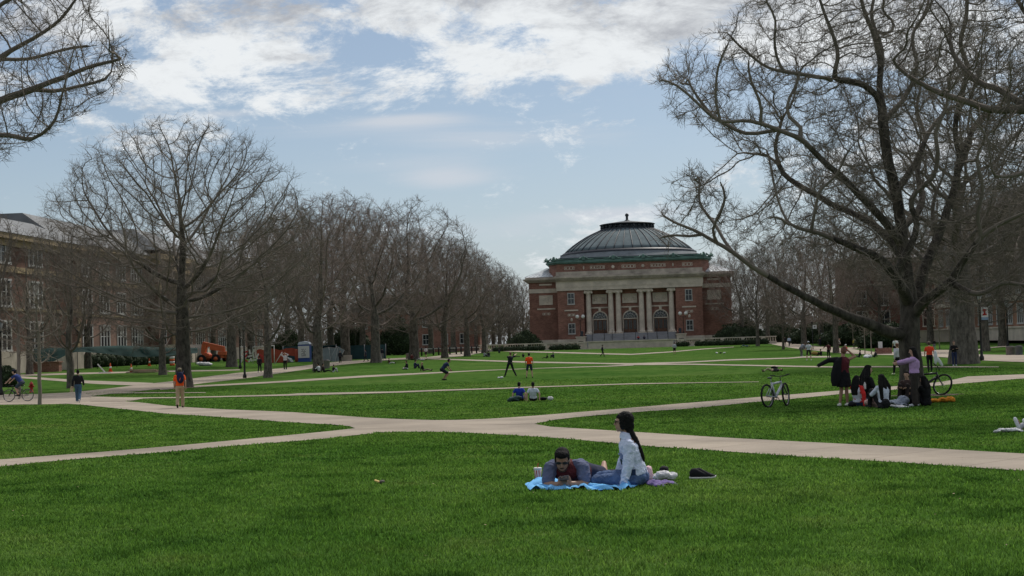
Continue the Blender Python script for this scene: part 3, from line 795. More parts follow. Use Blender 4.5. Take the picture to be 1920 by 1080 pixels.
for key, px, Y, ty, lab in [
 ('elm_b', 225, 190, 470, 'bare tree near the left building, second bay from the left'),
 ('elm_d', 400, 215, 460, 'smaller bare tree behind the orange lift machine'),
 ('elm_a', 470, 235, 410, 'bare tree near the far end of the brick building'),
 ('elm_b', 540, 250, 400, 'bare tree behind the person holding their hands to the head'),
 ('elm_c', 565, 205, 395, 'bare tree left of the portable toilet'),
 ('elm_a', 620, 265, 400, 'bare tree behind the green tilted panels'),
 ('elm_d', 680, 260, 405, 'bare tree behind the single lantern post'),
 ('elm_b', 745, 270, 410, 'bare tree behind the dark evergreen bush of the left avenue'),
 ('elm_c', 808, 280, 430, 'bare tree behind the walker in a white top'),
 ('elm_a', 850, 300, 452, 'bare tree in the far middle of the left avenue'),
 ('elm_b', 893, 330, 480, 'far bare tree over the end of the walk'),
 ('elm_d', 925, 350, 500, 'far bare tree left of the auditorium, third from its corner'),
 ('elm_c', 955, 360, 515, 'far bare tree left of the auditorium, second from its corner'),
 ('elm_a', 983, 375, 530, 'far bare tree right beside the left corner of the auditorium'),
 ]: tree_px(key, px, None, ty, lab, GL, Y=Y)
tree_px('oak_wide', 1808, 682, 60, 'huge bare tree with a thick trunk beside the woman in the black top', rz=2.2)
tree_px('elm_d', 1848, 658, 330, 'bare tree with a slim trunk directly right of the thickest trunk', GR)
for key, px, py, ty, wd, lab in [
 ('elm_b', 1421, 649, 462, 0.8, 'double stemmed bare tree at the right end of the terrace balustrade'),
 ('elm_b', 1469, 655, 500, 0.7, 'slim bare tree beside the far walk'),
 ('elm_a', 1508, 655, 440, 1.0, 'bare tree behind the white banner on its post'),
 ('elm_c', 1568, 662, 425, 1.0, 'bare tree with crooked limbs behind the person in maroon'),
 ]: tree_px(key, px, py, ty, lab, GR, wid=wd)
for key, px, Y, ty, lab in [
 ('elm_d', 1360, 330, 470, 'bare tree before the right wing of the auditorium'),
 ('elm_a', 1392, 300, 462, 'bare tree right of the auditorium wing'),
 ('elm_b', 1440, 290, 450, 'bare tree above the far end of the right walk'),
 ('elm_c', 1470, 330, 440, 'far bare tree left of the brick house with white windows'),
 ('elm_a', 1540, 250, 430, 'bare tree before the brick house, left of its windows'),
 ('elm_d', 1595, 240, 440, 'bare tree before the windows of the brick house'),
 ('elm_b', 1652, 235, 420, 'bare tree at the corner of the brick house'),
 ('elm_a', 1745, 225, 400, 'bare tree at the corner of the pale building'),
 ('elm_c', 1880, 180, 330, 'bare tree before the pale building near the trash bins'),
 ('elm_b', 1950, 150, 300, 'bare tree at the right edge before the pale building'),
 ('elm_c', 1335, 375, 480, 'far bare tree behind the right wing of the auditorium'),
 ]: tree_px(key, px, None, ty, lab, GR, Y=Y)
for px, py, ty, lab in [(1622,664,585,'first young tree of the row beside the mesh fence'),(1634,664,580,'second young tree of the row beside the mesh fence'),(1600,650,590,'thin young tree beside the person in the yellow top'),(1762,655,570,'young yellowish tree before the pale building')]:
    tree_px('young', px, py, ty, lab, name='young_tree')
# ------------------------------------------------------------------ materials for buildings
BRICK = brick_mat('red_brick', (0.245, 0.122, 0.090), (0.2, 0.07, 0.05), (0.4, 0.36, 0.3))
BRICKV = brick_mat('red_brick_wall', (0.245, 0.122, 0.090), (0.2, 0.07, 0.05), (0.4, 0.36, 0.3), rot=(R(90), 0, 0))
STONE = pm('limestone', (0.55, 0.475, 0.395), 0.9, 0.22, 0.6, 0.4, 12, detail=9)
STONED = pm('weathered_limestone', (0.40, 0.345, 0.285), 0.9, 0.36, 0.5, 0.4, 10, detail=9)
STEPM = pm('granite_steps', (0.27, 0.27, 0.28), 0.85, 0.15, 0.8)
DOMEM = pm('grey_lead_dome', (0.135, 0.165, 0.175), 0.95, 0.22, 0.35, 0.1, 6, metal=0.0, spec=0.12, detail=8)
RIBM = pm('dark_dome_rib', (0.03, 0.032, 0.042), 0.5, 0.2, 1)
VERD = pm('green_copper', (0.10, 0.18, 0.155), 0.7, 0.3, 0.7)
DARKG = pm('dark_bronze', (0.022, 0.028, 0.034), 0.5, 0.3, 1)
TINR = pm('light_tin_roof', (0.66, 0.68, 0.70), 0.4, 0.12, 0.5)
GLASS = pm('dark_window_glass', (0.018, 0.021, 0.025), 0.12, 0.4, 0.6, spec=0.6)
WHITEF = pm('white_window_frame', (0.44, 0.43, 0.41), 0.6, 0.08, 2)
DOORW = pm('brown_wood_door', (0.12, 0.060, 0.036), 0.6, 0.25, 2)
IRON = pm('black_iron', (0.018, 0.018, 0.019), 0.5, 0.2, 4)
GLOBE = pm('white_globe', (0.75, 0.74, 0.70), 0.4, 0.05, 2)
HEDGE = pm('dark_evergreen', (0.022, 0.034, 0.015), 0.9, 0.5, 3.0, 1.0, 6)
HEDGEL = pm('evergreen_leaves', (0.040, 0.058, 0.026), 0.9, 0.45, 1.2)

# ------------------------------------------------------------------ the domed hall
PX = 8.6
FY = F/PX                                  # depth of the portico front
hall = empty('domed_hall', (0, FY, H), 0, 1, 'red brick hall with grey ribbed dome, green copper cornice and six stone columns', 'auditorium')
def zc(cy):  return (637.6-(380+cy/3.6))/PX      # crop row -> metres above eye (on the facade plane)
Z_FLOOR, Z_COL, Z_ENT0, Z_ENT1, Z_CORN, Z_AT0, Z_AT1, Z_GRN = 1.55, 10.95, 11.05, 13.2, 14.35, 15.2, 16.95, 17.55
Z_B = 0.1   # base of brick
ZG = -2.0
XP, XW, DW, DP = 15.7, 22.1, 3.0, 46.0
# brick body
mb = MB()
mb.box(-XW, XW, DW, DP, Z_B-0.2, Z_CORN-1.0)
for sx in (-1, 1):
    mb.box(min(sx*9.95, sx*XP), max(sx*9.95, sx*XP), 0, DW+0.5, Z_B-0.2, Z_ENT0)
mb.box(-9.95, 9.95, 2.2, DW+0.3, Z_FLOOR-0.5, Z_ENT0)      # recessed porch wall
mb.build('brick_wall', BRICKV, hall)
# attic: chamfered block under the dome
oct_ = lambda o=0.0: [(-XP-o, 0.6-o), (XP+o, 0.6-o), (17.6+o, 5.0-o), (17.6+o, 38+o), (XP+o, 44+o), (-XP-o, 44+o), (-17.6-o, 38+o), (-17.6-o, 5.0-o)]
MB().prism(oct_(), Z_AT0-0.9, Z_AT1, axis='z').build('attic_wall', BRICKV, hall)
# stone base course, belts
for x0, x1, y in ((-XW-0.25, -XP, DW-0.25), (XP, XW+0.25, DW-0.25)):
    MB().box(x0, x1, y, DP+0.2, ZG, Z_B-0.6).box(x0-0.1 if x0 < 0 else x0, x1 if x0 < 0 else x1+0.1, y-0.12, DP+0.3, Z_B-0.6, Z_B+0.35).build('stone_base', STONE, hall)
for sx in (-1, 1):
    a, b = sorted((sx*9.0, sx*(XP+0.2)))
    MB().box(a, b, -0.2, 2.7, ZG, Z_B-0.6).box(a, b, -0.35, 2.6, Z_B-0.6, Z_B+0.35).build('stone_base', STONE, hall)
# entablature and cornice
mb = MB()
mb.box(-XP-0.15, XP+0.15, -0.3, 4, Z_ENT0, Z_ENT0+0.75); mb.box(-XP-0.25, XP+0.25, -0.4, 4, Z_ENT0+0.75, Z_ENT1)
for sx in (-1, 1):
    a, b = sorted((sx*(XP+0.16), sx*(XW+0.15)))
    mb.box(a, b, DW-0.12, DP+0.1, Z_ENT0-0.2, Z_ENT0+0.7)
mb.build('frieze', STONE, hall)
mb = MB()
for o, z0, z1 in ((0.5, 0, 0.28), (0.85, 0.28, 0.55), (1.15, 0.55, 0.82), (0.7, 0.82, 1.15)):
    mb.box(-XP-0.1-o*0.6, XP+0.1+o*0.6, -0.3-o, 6, Z_ENT1+z0, Z_ENT1+z1)
    mb.box(-XW-o, XW+o, DW-o, DP+o, Z_ENT1+z0-0.05, Z_ENT1+z1-0.07)
mb.box(-XP-0.2, XP+0.2, -0.1, 5, Z_ENT1+1.15, Z_AT0)
n = 64
for i in range(n):
    x = -XP-0.3+(2*XP+0.6)*(i+0.5)/n; mb.box(x-0.11, x+0.11, -1.1, -0.75, Z_ENT1+0.02, Z_ENT1+0.27)
mb.build('cornice', STONED, hall)
# tin roofs of the wings
for sx in (-1, 1):
    mb = MB()
    pts = [(sx*(XP+0.1), DW-0.4, Z_CORN+0.02), (sx*(XW+0.9), DW-0.4, Z_CORN-0.02), (sx*(XW+0.9), DP, Z_CORN-0.02), (sx*17.4, DP, Z_AT1-0.5), (sx*17.4, DW+4.6, Z_AT1-0.5), (sx*(XP+0.1), DW+4.6, Z_AT1-0.55)]
    mb._add(pts, [(0, 1, 4, 5), (1, 2, 3, 4)])
    for k in range(9):
        t = k/8; x = sx*(XP+0.2+(XW+0.6-XP)*t); x2 = sx*(XP+0.15+(2.3)*t)
        mb.tube([(x, DW-0.35, Z_CORN+0.06), (x2, DW+4.5, Z_AT1-0.45)], 0.05, 4)
    mb.build('wing_roof', TINR, hall)
# green copper cornice with crests
mb = MB()
mb.prism(oct_(0.35), Z_AT1+0.003, Z_AT1+0.25, axis='z'); mb.prism(oct_(0.7), Z_AT1+0.25, Z_AT1+0.5, axis='z'); mb.prism(oct_(0.5), Z_AT1+0.5, Z_AT1+0.8, axis='z')
O = oct_(0.55)
for k in range(8):
    a, b = Vector((*O[k], 0)), Vector((*O[(k+1) % 8], 0)); m = max(1, int((b-a).length/6.4)); d = (b-a).normalized()
    for j in range(m+1):
        p = a.lerp(b, (j+0.0)/m if m > 0 else 0) ; an = math.atan2(d.y, d.x)
        mb.obox((p.x, p.y, Z_AT1+1.0), (0.7, 0.45, 0.6), (0, 0, an)); mb.ell((p.x, p.y, Z_AT1+1.38), (0.28, 0.2, 0.25), n=6)
        for s_ in (-1, 1):
            mb.tube([p+d*s_*0.5+Vector((0, 0, Z_AT1+1.3)), p+d*s_*1.1+Vector((0, 0, Z_AT1+0.85)), p+d*s_*2.2+Vector((0, 0, Z_AT1+0.95))], [0.16, 0.14, 0.05], 5)
    mb.tube([a+Vector((0, 0, Z_AT1+1.05)), b+Vector((0, 0, Z_AT1+1.05))], 0.09, 4)
mb.build('copper_cornice', VERD, hall)
MB().prism(oct_(-0.6), Z_AT1+0.8, Z_AT1+1.35, axis='z').build('attic_parapet', DARKG, hall)
# dome
DC = (0, 24.0, 0)
sq = 1.0
mb = MB()
mb.lathe([(18.4, 17.75), (17.5, 18.3), (16.9, 18.8), (15.9, 19.9), (15.7, 19.92)], DC, 72)
mb.build('dome_skirt', pm('grey_lead_skirt', (0.17, 0.185, 0.195), 0.9, 0.25, 0.4, detail=8, spec=0.12), hall)
prof = [(15.0, 20.5), (14.1, 21.35), (13.0, 22.2), (11.5, 23.2), (9.8, 24.2), (8.2, 24.95), (6.7, 25.6), (6.2, 25.75)]
MB().lathe([(15.9, 19.86), (16.0, 20.15), (15.5, 20.3), (15.4, 20.5), (14.95, 20.56)], DC, 96, cap=False).build('dome_base_ring', RIBM, hall)
dome = MB().lathe(prof, DC, 128).build('dome', DOMEM, hall)
mb = MB()
for k in range(44):
    a = 2*math.pi*(k+0.5)/44
    r_ = 0.12 if k % 2 else 0.09
    mb.tube([(DC[0]+(r+0.05)*math.cos(a), DC[1]+(r+0.05)*math.sin(a), z+0.04) for r, z in prof], r_, 5)
mb.build('rib', RIBM, dome)
mb = MB().lathe([(6.35, 25.5), (6.45, 25.95), (5.9, 26.07), (5.9, 26.75), (6.3, 26.8), (6.55, 27.0), (6.3, 27.12), (0.4, 27.95)], DC, 64)
for k in range(28):
    a = 2*math.pi*k/28; mb.ell((DC[0]+6.1*math.cos(a), DC[1]+6.1*math.sin(a), 26.4), (0.25, 0.25, 0.40), n=6)
lant = mb.build('lantern_ring', DARKG, hall)
mb = MB()
for k in range(14):
    a = 2*math.pi*(k+0.5)/14-math.pi/2
    M = Matrix.Rotation(a, 3, 'Z'); c = Vector((DC[0]+6.15*math.cos(a), DC[1]+6.15*math.sin(a), 26.42))
    rings = []
    for i in range(13):
        t = 2*math.pi*i/12; rings.append([c+M @ Vector((0.1*math.cos(s_)*1, (0.3+0.09*math.cos(s_))*math.cos(t), (0.3+0.09*math.cos(s_))*math.sin(t))) for s_ in (0, 2.1, 4.2)])
    MB().loft(rings, False).build('round_vent', pm('pale_ring', (0.35, 0.36, 0.38), 0.7, 0.1, 2), lant)
MB().lathe([(0.9, 27.8), (0.5, 28.05), (0.30, 28.2), (0.28, 28.9), (0.46, 29.15), (0.38, 29.5), (0.10, 29.7)], DC, 12).build('finial', DARKG, hall)
# columns
def column_mesh():
    mb = MB(); hgt = Z_COL-Z_FLOOR
    prof = [(0.80, 0), (0.82, 0.18), (0.72, 0.28), (0.66, 0.42), (0.62, 0.5)]+[(0.62-0.10*(t/8)**1.6, 0.5+(hgt-1.35)*t/8) for t in range(1, 9)]+[(0.56, hgt-0.78), (0.66, hgt-0.6), (0.7, hgt-0.5)]
    # fluted shaft
    nn = 40; rings = []
    for r, z in prof:
        rings.append([((r-(0.035 if j % 2 and 0.45 < z < hgt-0.8 else 0))*math.cos(2*math.pi*j/nn), (r-(0.035 if j % 2 and 0.45 < z < hgt-0.8 else 0))*math.sin(2*math.pi*j/nn), z) for j in range(nn)])
    mb.loft(rings, True); mb.box(-0.9, 0.9, -0.9, 0.9, -0.25, 0.0)
    for s_ in (-1, 1):
        mb.tube([(s_*0.72, -0.72, hgt-0.42), (s_*0.72, 0.72, hgt-0.42)], 0.27, 12)
    mb.box(-0.72, 0.72, -0.66, 0.66, hgt-0.5, hgt-0.22); mb.box(-0.85, 0.85, -0.78, 0.78, hgt-0.22, hgt)
    return mb.mesh('column', STONE)
cm = column_mesh()
for x in (-9.0, -4.15, -2.5, 2.5, 4.15, 9.0): mobj('column', cm, hall, (x, 0.75, Z_FLOOR))
# bays: relief panel, belt, arch and doors
for ci, cx in enumerate((-6.6, 0.0, 6.6)):
    MB().box(cx-2.5, cx+2.5, 2.02, 2.3, 5.85+1.2, 6.15+1.2).build('stone_belt', STONE, hall)
    z0, z1 = 8.05, 10.1
    mb = MB().box(cx-1.62, cx+1.62, 1.98, 2.3, z0, z0+0.2).box(cx-1.62, cx+1.62, 1.98, 2.3, z1-0.2, z1).box(cx-1.62, cx-1.42, 1.98, 2.3, z0+0.2, z1-0.2).box(cx+1.42, cx+1.62, 1.98, 2.3, z0+0.2, z1-0.2)
    mb.box(cx-1.42, cx+1.42, 2.1, 2.3, z0+0.2, z1-0.2); mb.torus((cx, 2.08, (z0+z1)/2), 0.55, 0.09, 'y', 20, 5); mb.ell((cx-0.95, 2.1, 9.0), (0.25, 0.1, 0.4), n=6); mb.ell((cx+0.95, 2.1, 9.0), (0.25, 0.1, 0.4), n=6)
    mb.build('relief_panel', STONE, hall)
    # arch
    rr = 1.72; zs = 4.75
    def arc(r, y, a0=0, a1=180, nn=16): return [(cx+r*math.cos(R(a0+(a1-a0)*i/nn)), y, zs+r*math.sin(R(a0+(a1-a0)*i/nn))) for i in range(nn+1)]
    mb = MB(); o_, i_ = arc(rr, 1.95), arc(rr-0.26, 1.95); o2, i2 = arc(rr, 2.25), arc(rr-0.26, 2.25)
    for k in range(16): mb._add([o_[k], o_[k+1], i_[k+1], i_[k], o2[k], o2[k+1], i2[k+1], i2[k]], [(0,1,2,3), (0,4,5,1), (3,2,6,7)])
    mb.obox((cx, 1.9, zs+rr+0.2), (0.5, 0.35, 0.75), mi=0, taper=1.2); mb.box(cx-rr, cx+rr, 1.93, 2.25, zs-0.22, zs-0.001)
    mb.box(cx-rr, cx-rr+0.26, 1.97, 2.25, Z_FLOOR, zs-0.22); mb.box(cx+rr-0.26, cx+rr, 1.97, 2.25, Z_FLOOR, zs-0.22)
    ar = mb.build('door_arch', STONE, hall)
    mb = MB(); g = arc(rr-0.26, 2.12); mb._add([(cx, 2.12, zs)]+g, [(0, k+1, k+2) for k in range(16)]); fl = mb.build('fanlight', GLASS, ar)
    mb = MB()
    for a in (30, 60, 90, 120, 150): mb.tube([(cx+0.4*math.cos(R(a)), 2.08, zs+0.4*math.sin(R(a))), (cx+1.45*math.cos(R(a)), 2.08, zs+1.45*math.sin(R(a)))], 0.05, 4)
    for r in (0.42, 0.95): mb.tube(arc(r, 2.07), 0.045, 4)
    mb.build('glazing_bars', WHITEF, ar)
    for k in range(3):
        x0 = cx-1.46+k*0.98
        mb = MB(); mb.box(x0, x0+0.94, 2.06, 2.2, Z_FLOOR, Z_FLOOR+2.95)
        dr = mb.build('door', DOORW, hall)
        MB().box(x0+0.16, x0+0.43, 2.03, 2.062, Z_FLOOR+0.75, Z_FLOOR+2.75).box(x0+0.52, x0+0.79, 2.03, 2.062, Z_FLOOR+0.75, Z_FLOOR+2.75).build('pane', GLASS, dr)
# windows, belts and ornaments of the flanks
def sash(cx, z0, wd, ht, y, parent, mull=False):
    fr = MB().box(cx-wd/2-0.22, cx+wd/2+0.22, y-0.12, y+0.2, z0-0.24, z0).box(cx-wd/2-0.16, cx+wd/2+0.16, y-0.08, y+0.2, z0+ht, z0+ht+0.16)
    fr.box(cx-wd/2-0.14, cx-wd/2, y-0.07, y+0.2, z0, z0+ht).box(cx+wd/2, cx+wd/2+0.14, y-0.07, y+0.2, z0, z0+ht).box(cx-wd/2, cx+wd/2, y-0.05, y+0.1, z0+ht/2-0.05, z0+ht/2+0.05).box(cx-0.04, cx+0.04, y-0.045, y+0.1, z0, z0+ht)
    o = fr.build('window', WHITEF, parent)
    MB().box(cx-wd/2, cx+wd/2, y-0.015, y+0.15, z0, z0+ht).build('pane', GLASS, o)
def ornament(cx, z, wd, ht, y, parent, disc=True):
    mb = MB().box(cx-wd/2, cx+wd/2, y-0.08, y+0.1, z-ht/2, z-ht/2+0.1).box(cx-wd/2, cx+wd/2, y-0.08, y+0.1, z+ht/2-0.1, z+ht/2).box(cx-wd/2, cx-wd/2+0.1, y-0.08, y+0.1, z-ht/2+0.1, z+ht/2-0.1).box(cx+wd/2-0.1, cx+wd/2, y-0.08, y+0.1, z-ht/2+0.1, z+ht/2-0.1)
    k = int(wd/0.62)
    for i in range(k):
        x = cx-wd/2+wd*(i+0.5)/k
        if abs(x-cx) < 0.3 and disc: mb.torus((x, y-0.06, z), 0.19, 0.06, 'y', 12, 4)
        else: mb.obox((x, y-0.03, z), (0.3, 0.12, 0.32), (0, R(45), 0))
    mb.build('ornament_panel', STONE, parent)
for sx in (-1, 1):
    cx = sx*12.75
    sash(cx, 8.2, 1.25, 2.2, 0, hall); sash(cx, 1.75, 1.25, 2.0, 0, hall)
    MB().box(cx-1.5, cx+1.5, -0.14, 0.2, 6.6, 6.9).build('stone_belt', STONE, hall)
    ornament(cx, 5.75, 1.6, 0.5, 0, hall)
    MB().ell((cx, 0, 4.7), (0.28, 0.12, 0.4), n=8).build('roundel', STONE, hall)
    wx = sx*18.4
    mb = MB().box(wx-1.5, wx+1.5, DW-0.12, DW+0.2, 8.2, 8.4).box(wx-1.5, wx+1.5, DW-0.12, DW+0.2, 10.1, 10.3).box(wx-1.5, wx-1.3, DW-0.12, DW+0.2, 8.4, 10.1).box(wx+1.3, wx+1.5, DW-0.12, DW+0.2, 8.4, 10.1).box(wx-1.3, wx+1.3, DW-0.03, DW+0.2, 8.4, 10.1)
    mb.torus((wx, DW-0.03, 9.25), 0.5, 0.08, 'y', 16, 5); mb.build('relief_panel', STONE, hall)
    MB().box(wx-2.0, wx+2.0, DW-0.13, DW+0.2, 7.15, 7.45).build('stone_belt', STONE, hall)
    ornament(wx, 6.2, 1.7, 0.5, DW, hall)
    MB().box(wx-1.4, wx+1.4, DW-0.1, DW+0.2, 12.5, 12.85).build('frieze_panel', STONE, hall)
for cx, wd in ((-12.9, 2.2), (-6.8, 3.2), (0, 3.0), (6.4, 3.2), (12.7, 2.2)): ornament(cx, 16.0, wd, 0.72, 0.6, hall, wd > 2.5)
for cx in (-3.4, 3.1): MB().ell((cx, 0.55, 16.0), (0.36, 0.14, 0.36), n=10).build('roundel', STONE, hall)
for cx in (-9.8, 9.6): MB().ell((cx, 0.55, 16.0), (0.16, 0.12, 0.42), n=8).build('roundel', STONE, hall)
# steps, pedestals, railings
mb = MB(); ns = 16
for i in range(ns):
    mb.box(-9.6, 9.6, -5.2+i*0.36, 2.2 if i == ns-1 else -5.2+(i+1)*0.36+0.02, -1.9, -0.75+(Z_FLOOR+0.5)*(i+1)/ns+0.25)
mb.build('steps', STEPM, hall)
for i, x in enumerate((-8.3, -5.7, -4.0, -1.5, 1.0, 3.6, 5.6, 7.9)):
    mb = MB(); mb.tube([(x, -4.9, 0.5), (x, 0.6, Z_FLOOR+0.95)], 0.045, 5); 
    for t in (0.0, 0.33, 0.66, 1.0): mb.tube([(x, -4.9+5.5*t, -0.6+(Z_FLOOR+0.5)*t), (x, -4.9+5.5*t, 0.5+(Z_FLOOR+0.45)*t)], 0.045, 5)
    mb.build('handrail', IRON, hall)
for sx in (-1, 1):
    x = sx*10.7; mb = MB().box(x-1.0, x+1.0, -5.2, -0.5, ZG, 0.75).box(x-1.15, x+1.15, -5.35, -0.45, 0.75, 1.0).box(x-0.55, x+0.55, -5.24, -5.19, -0.45, 0.1)
    p = mb.build('pedestal', STONE, hall)
    MB().box(x-0.5, x+0.5, -5.262, -5.242, -0.35, 0.0).build('plaque', IRON, p)
    MB().lathe([(0.35, 0), (0.42, 0.15), (0.2, 0.3), (0.34, 0.8), (0.28, 1.1), (0.12, 1.2)], (x+sx*-0.2, -3.5, 1.0), 10).build('urn', DARKG, p)
    g = empty('globe_lamp', (x+(-0.1 if sx < 0 else 0.6), FY-2.4, H+1.003), 0, 1, 'twin white globe lamp on a dark post %s of the hall steps' % ('left' if sx < 0 else 'right'), 'street lamp', 'twin globe lamps by the hall steps')
    MB().lathe([(0.22, 0), (0.12, 0.3), (0.07, 0.6), (0.06, 3.6), (0.1, 3.65)], (0, 0, 0), 8).tube([(-0.6, 0, 3.95), (-0.55, 0, 3.6), (0, 0, 3.5), (0.55, 0, 3.6), (0.6, 0, 3.95)], 0.05, 5).build('post', IRON, g)
    for q in (-1, 1): MB().ell((q*0.62, 0, 4.3), (0.40, 0.40, 0.42), n=12).build('globe', GLOBE, g)

# ------------------------------------------------------------------ terrace wall in front
TY = 286.0
def terrace(pxa, pxb, pyt, kind):
    pass
def tz(px, py): return at(px, py, TY).z
tw = empty('terrace_wall', (0, TY, H), 0, 1, 'long pale stone terrace wall with balustrades below the domed hall', 'wall')
zt = -0.15
mb = MB()
mb.box(-8.8, 8.6, -0.6, 0.6, -2.2, zt-0.18); mb.box(-9.0, 8.8, -0.75, 0.75, zt-0.18, zt+0.05); mb.box(-9.0, 8.8, -0.72, 0.7, -2.1, -1.5)
for k in range(-8, 9, 2): mb.box(k-0.03, k+0.03, -0.615, -0.59, -1.5, zt-0.2)
mb.build('centre_wall', STONE, tw)
for x0, x1 in ((-31.5, -9.0), (8.8, 29.5)):
    mb = MB().box(x0, x1, -0.25, 0.35, -2.2, -1.15).box(x0, x1, -0.3, 0.4, zt-0.2, zt+0.02)
    k = x0+1.6
    while k < x1: mb.box(k-0.35, k+0.35, -0.32, 0.42, -2.0, zt-0.2); k += 4.1
    mb.build('balustrade', STONE, tw)
    mb = MB(); nb = int((x1-x0)/0.48)
    for i in range(nb):
        x = x0+(i+0.5)*(x1-x0)/nb; mb.lathe([(0.12, 0), (0.07, 0.12), (0.13, 0.4), (0.06, 0.75), (0.1, 0.82)], (x, 0.05, -1.15), 6)
    o = mb.build('baluster', STONE, tw); 
# ------------------------------------------------------------------ leafy masses
def leafy(name, loc, shapes, n, leaf, label, cat='bush', mat=None, seed=1, group=None, core=0.86):
    """an evergreen built of a dark core and thousands of leaf faces spread through its outer volume"""
    rng = np.random.default_rng(seed); o = empty(name, loc, 0, 1, label, cat, group)
    mb = MB(); Vs = []; tot = sum(r[0]*r[1]*r[2] for c, r in shapes)
    for c, r in shapes:
        k = int(n*r[0]*r[1]*r[2]/tot)+10; d = rng.normal(0, 1, (k, 3)); d /= np.linalg.norm(d, axis=1)[:, None]
        e = rng.uniform(0.72, 1.08, k)**0.7+0.10*np.sin(d[:, 0]*7+c[0])*np.sin(d[:, 2]*9+c[1])
        p = np.array(c)+d*np.array(r)*e[:, None]; p = p[p[:, 2] > 0.02]
        k = len(p); a = rng.normal(0, 1, (k, 3)); a /= np.linalg.norm(a, axis=1)[:, None]; b = np.cross(a, rng.normal(0, 1, (k, 3))); b /= np.linalg.norm(b, axis=1)[:, None]
        s_ = leaf*rng.uniform(0.5, 1.4, (k, 1)); Vs.append(np.stack([p-a*s_, p+b*s_*0.6, p+a*s_, p-b*s_*0.6], 1).reshape(-1, 3))
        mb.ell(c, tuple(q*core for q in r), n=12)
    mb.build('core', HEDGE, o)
    V = np.concatenate(Vs); Fq = np.arange(len(V)).reshape(-1, 4)
    mobj('foliage', np_mesh('foliage', V, Fq, mat or HEDGEL, False), o)
    return o
def hedge_px(x0, x1, py0, py1, Y, label, seed, group=None):
    a = on_ground(x0, Y); b = on_ground(x1, Y); ht = (py1-py0)*Y/F; L_ = (b-a).length; k = max(1, int(L_/(ht*1.1)))
    sh = [((L_*((i+0.5)/k-0.5), 0.1*math.sin(i*2.1), ht*0.42), (L_/k*0.75, ht*0.6, ht*(0.60+0.05*math.sin(i*3.3)))) for i in range(k)]
    c = (a+b)/2
    return leafy('hedge', (c.x, c.y, c.z), sh, int(500+140*L_*ht), 0.12, label, 'hedge', seed=seed, group=group)
HG = 'clipped hedges along the terrace wall'
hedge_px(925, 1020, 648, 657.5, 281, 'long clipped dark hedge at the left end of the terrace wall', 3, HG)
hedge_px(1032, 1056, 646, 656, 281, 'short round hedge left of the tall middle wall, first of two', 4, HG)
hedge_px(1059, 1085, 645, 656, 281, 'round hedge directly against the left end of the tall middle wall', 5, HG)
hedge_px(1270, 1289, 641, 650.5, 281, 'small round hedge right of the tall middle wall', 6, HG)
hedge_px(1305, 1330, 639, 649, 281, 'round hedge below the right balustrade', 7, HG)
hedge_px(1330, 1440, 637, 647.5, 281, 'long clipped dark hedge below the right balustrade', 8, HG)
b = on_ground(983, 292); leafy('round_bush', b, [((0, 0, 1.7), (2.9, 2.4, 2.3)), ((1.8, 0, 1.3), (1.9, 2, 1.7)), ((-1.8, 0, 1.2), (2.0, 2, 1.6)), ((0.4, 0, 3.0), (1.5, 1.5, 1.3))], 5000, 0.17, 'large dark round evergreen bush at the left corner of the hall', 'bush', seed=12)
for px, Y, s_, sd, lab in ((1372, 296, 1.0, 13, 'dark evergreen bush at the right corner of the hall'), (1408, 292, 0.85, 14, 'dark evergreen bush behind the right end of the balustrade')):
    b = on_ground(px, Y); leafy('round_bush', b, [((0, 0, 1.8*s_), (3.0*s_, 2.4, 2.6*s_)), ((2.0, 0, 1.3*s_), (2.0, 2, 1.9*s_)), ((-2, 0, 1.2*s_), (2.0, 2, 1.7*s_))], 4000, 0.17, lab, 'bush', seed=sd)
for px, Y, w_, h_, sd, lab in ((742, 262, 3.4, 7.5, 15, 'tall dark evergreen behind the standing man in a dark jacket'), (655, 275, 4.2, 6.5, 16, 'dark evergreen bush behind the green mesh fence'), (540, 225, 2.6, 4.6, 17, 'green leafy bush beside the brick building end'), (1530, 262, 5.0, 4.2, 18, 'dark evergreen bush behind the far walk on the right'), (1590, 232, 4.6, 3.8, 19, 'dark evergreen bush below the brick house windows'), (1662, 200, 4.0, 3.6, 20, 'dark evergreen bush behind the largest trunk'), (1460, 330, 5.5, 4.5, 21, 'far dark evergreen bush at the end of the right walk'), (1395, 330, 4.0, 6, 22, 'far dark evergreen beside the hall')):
    b = on_ground(px, Y); leafy('evergreen', b, [((0, 0, h_*0.42), (w_*0.8, w_*0.6, h_*0.48)), ((w_*0.5, 0, h_*0.3), (w_*0.6, w_*0.5, h_*0.34)), ((-w_*0.55, 0, h_*0.28), (w_*0.6, w_*0.5, h_*0.32)), ((w_*0.15, 0, h_*0.68), (w_*0.5, w_*0.4, h_*0.32))], 5000, 0.2, lab, 'evergreen', seed=sd)
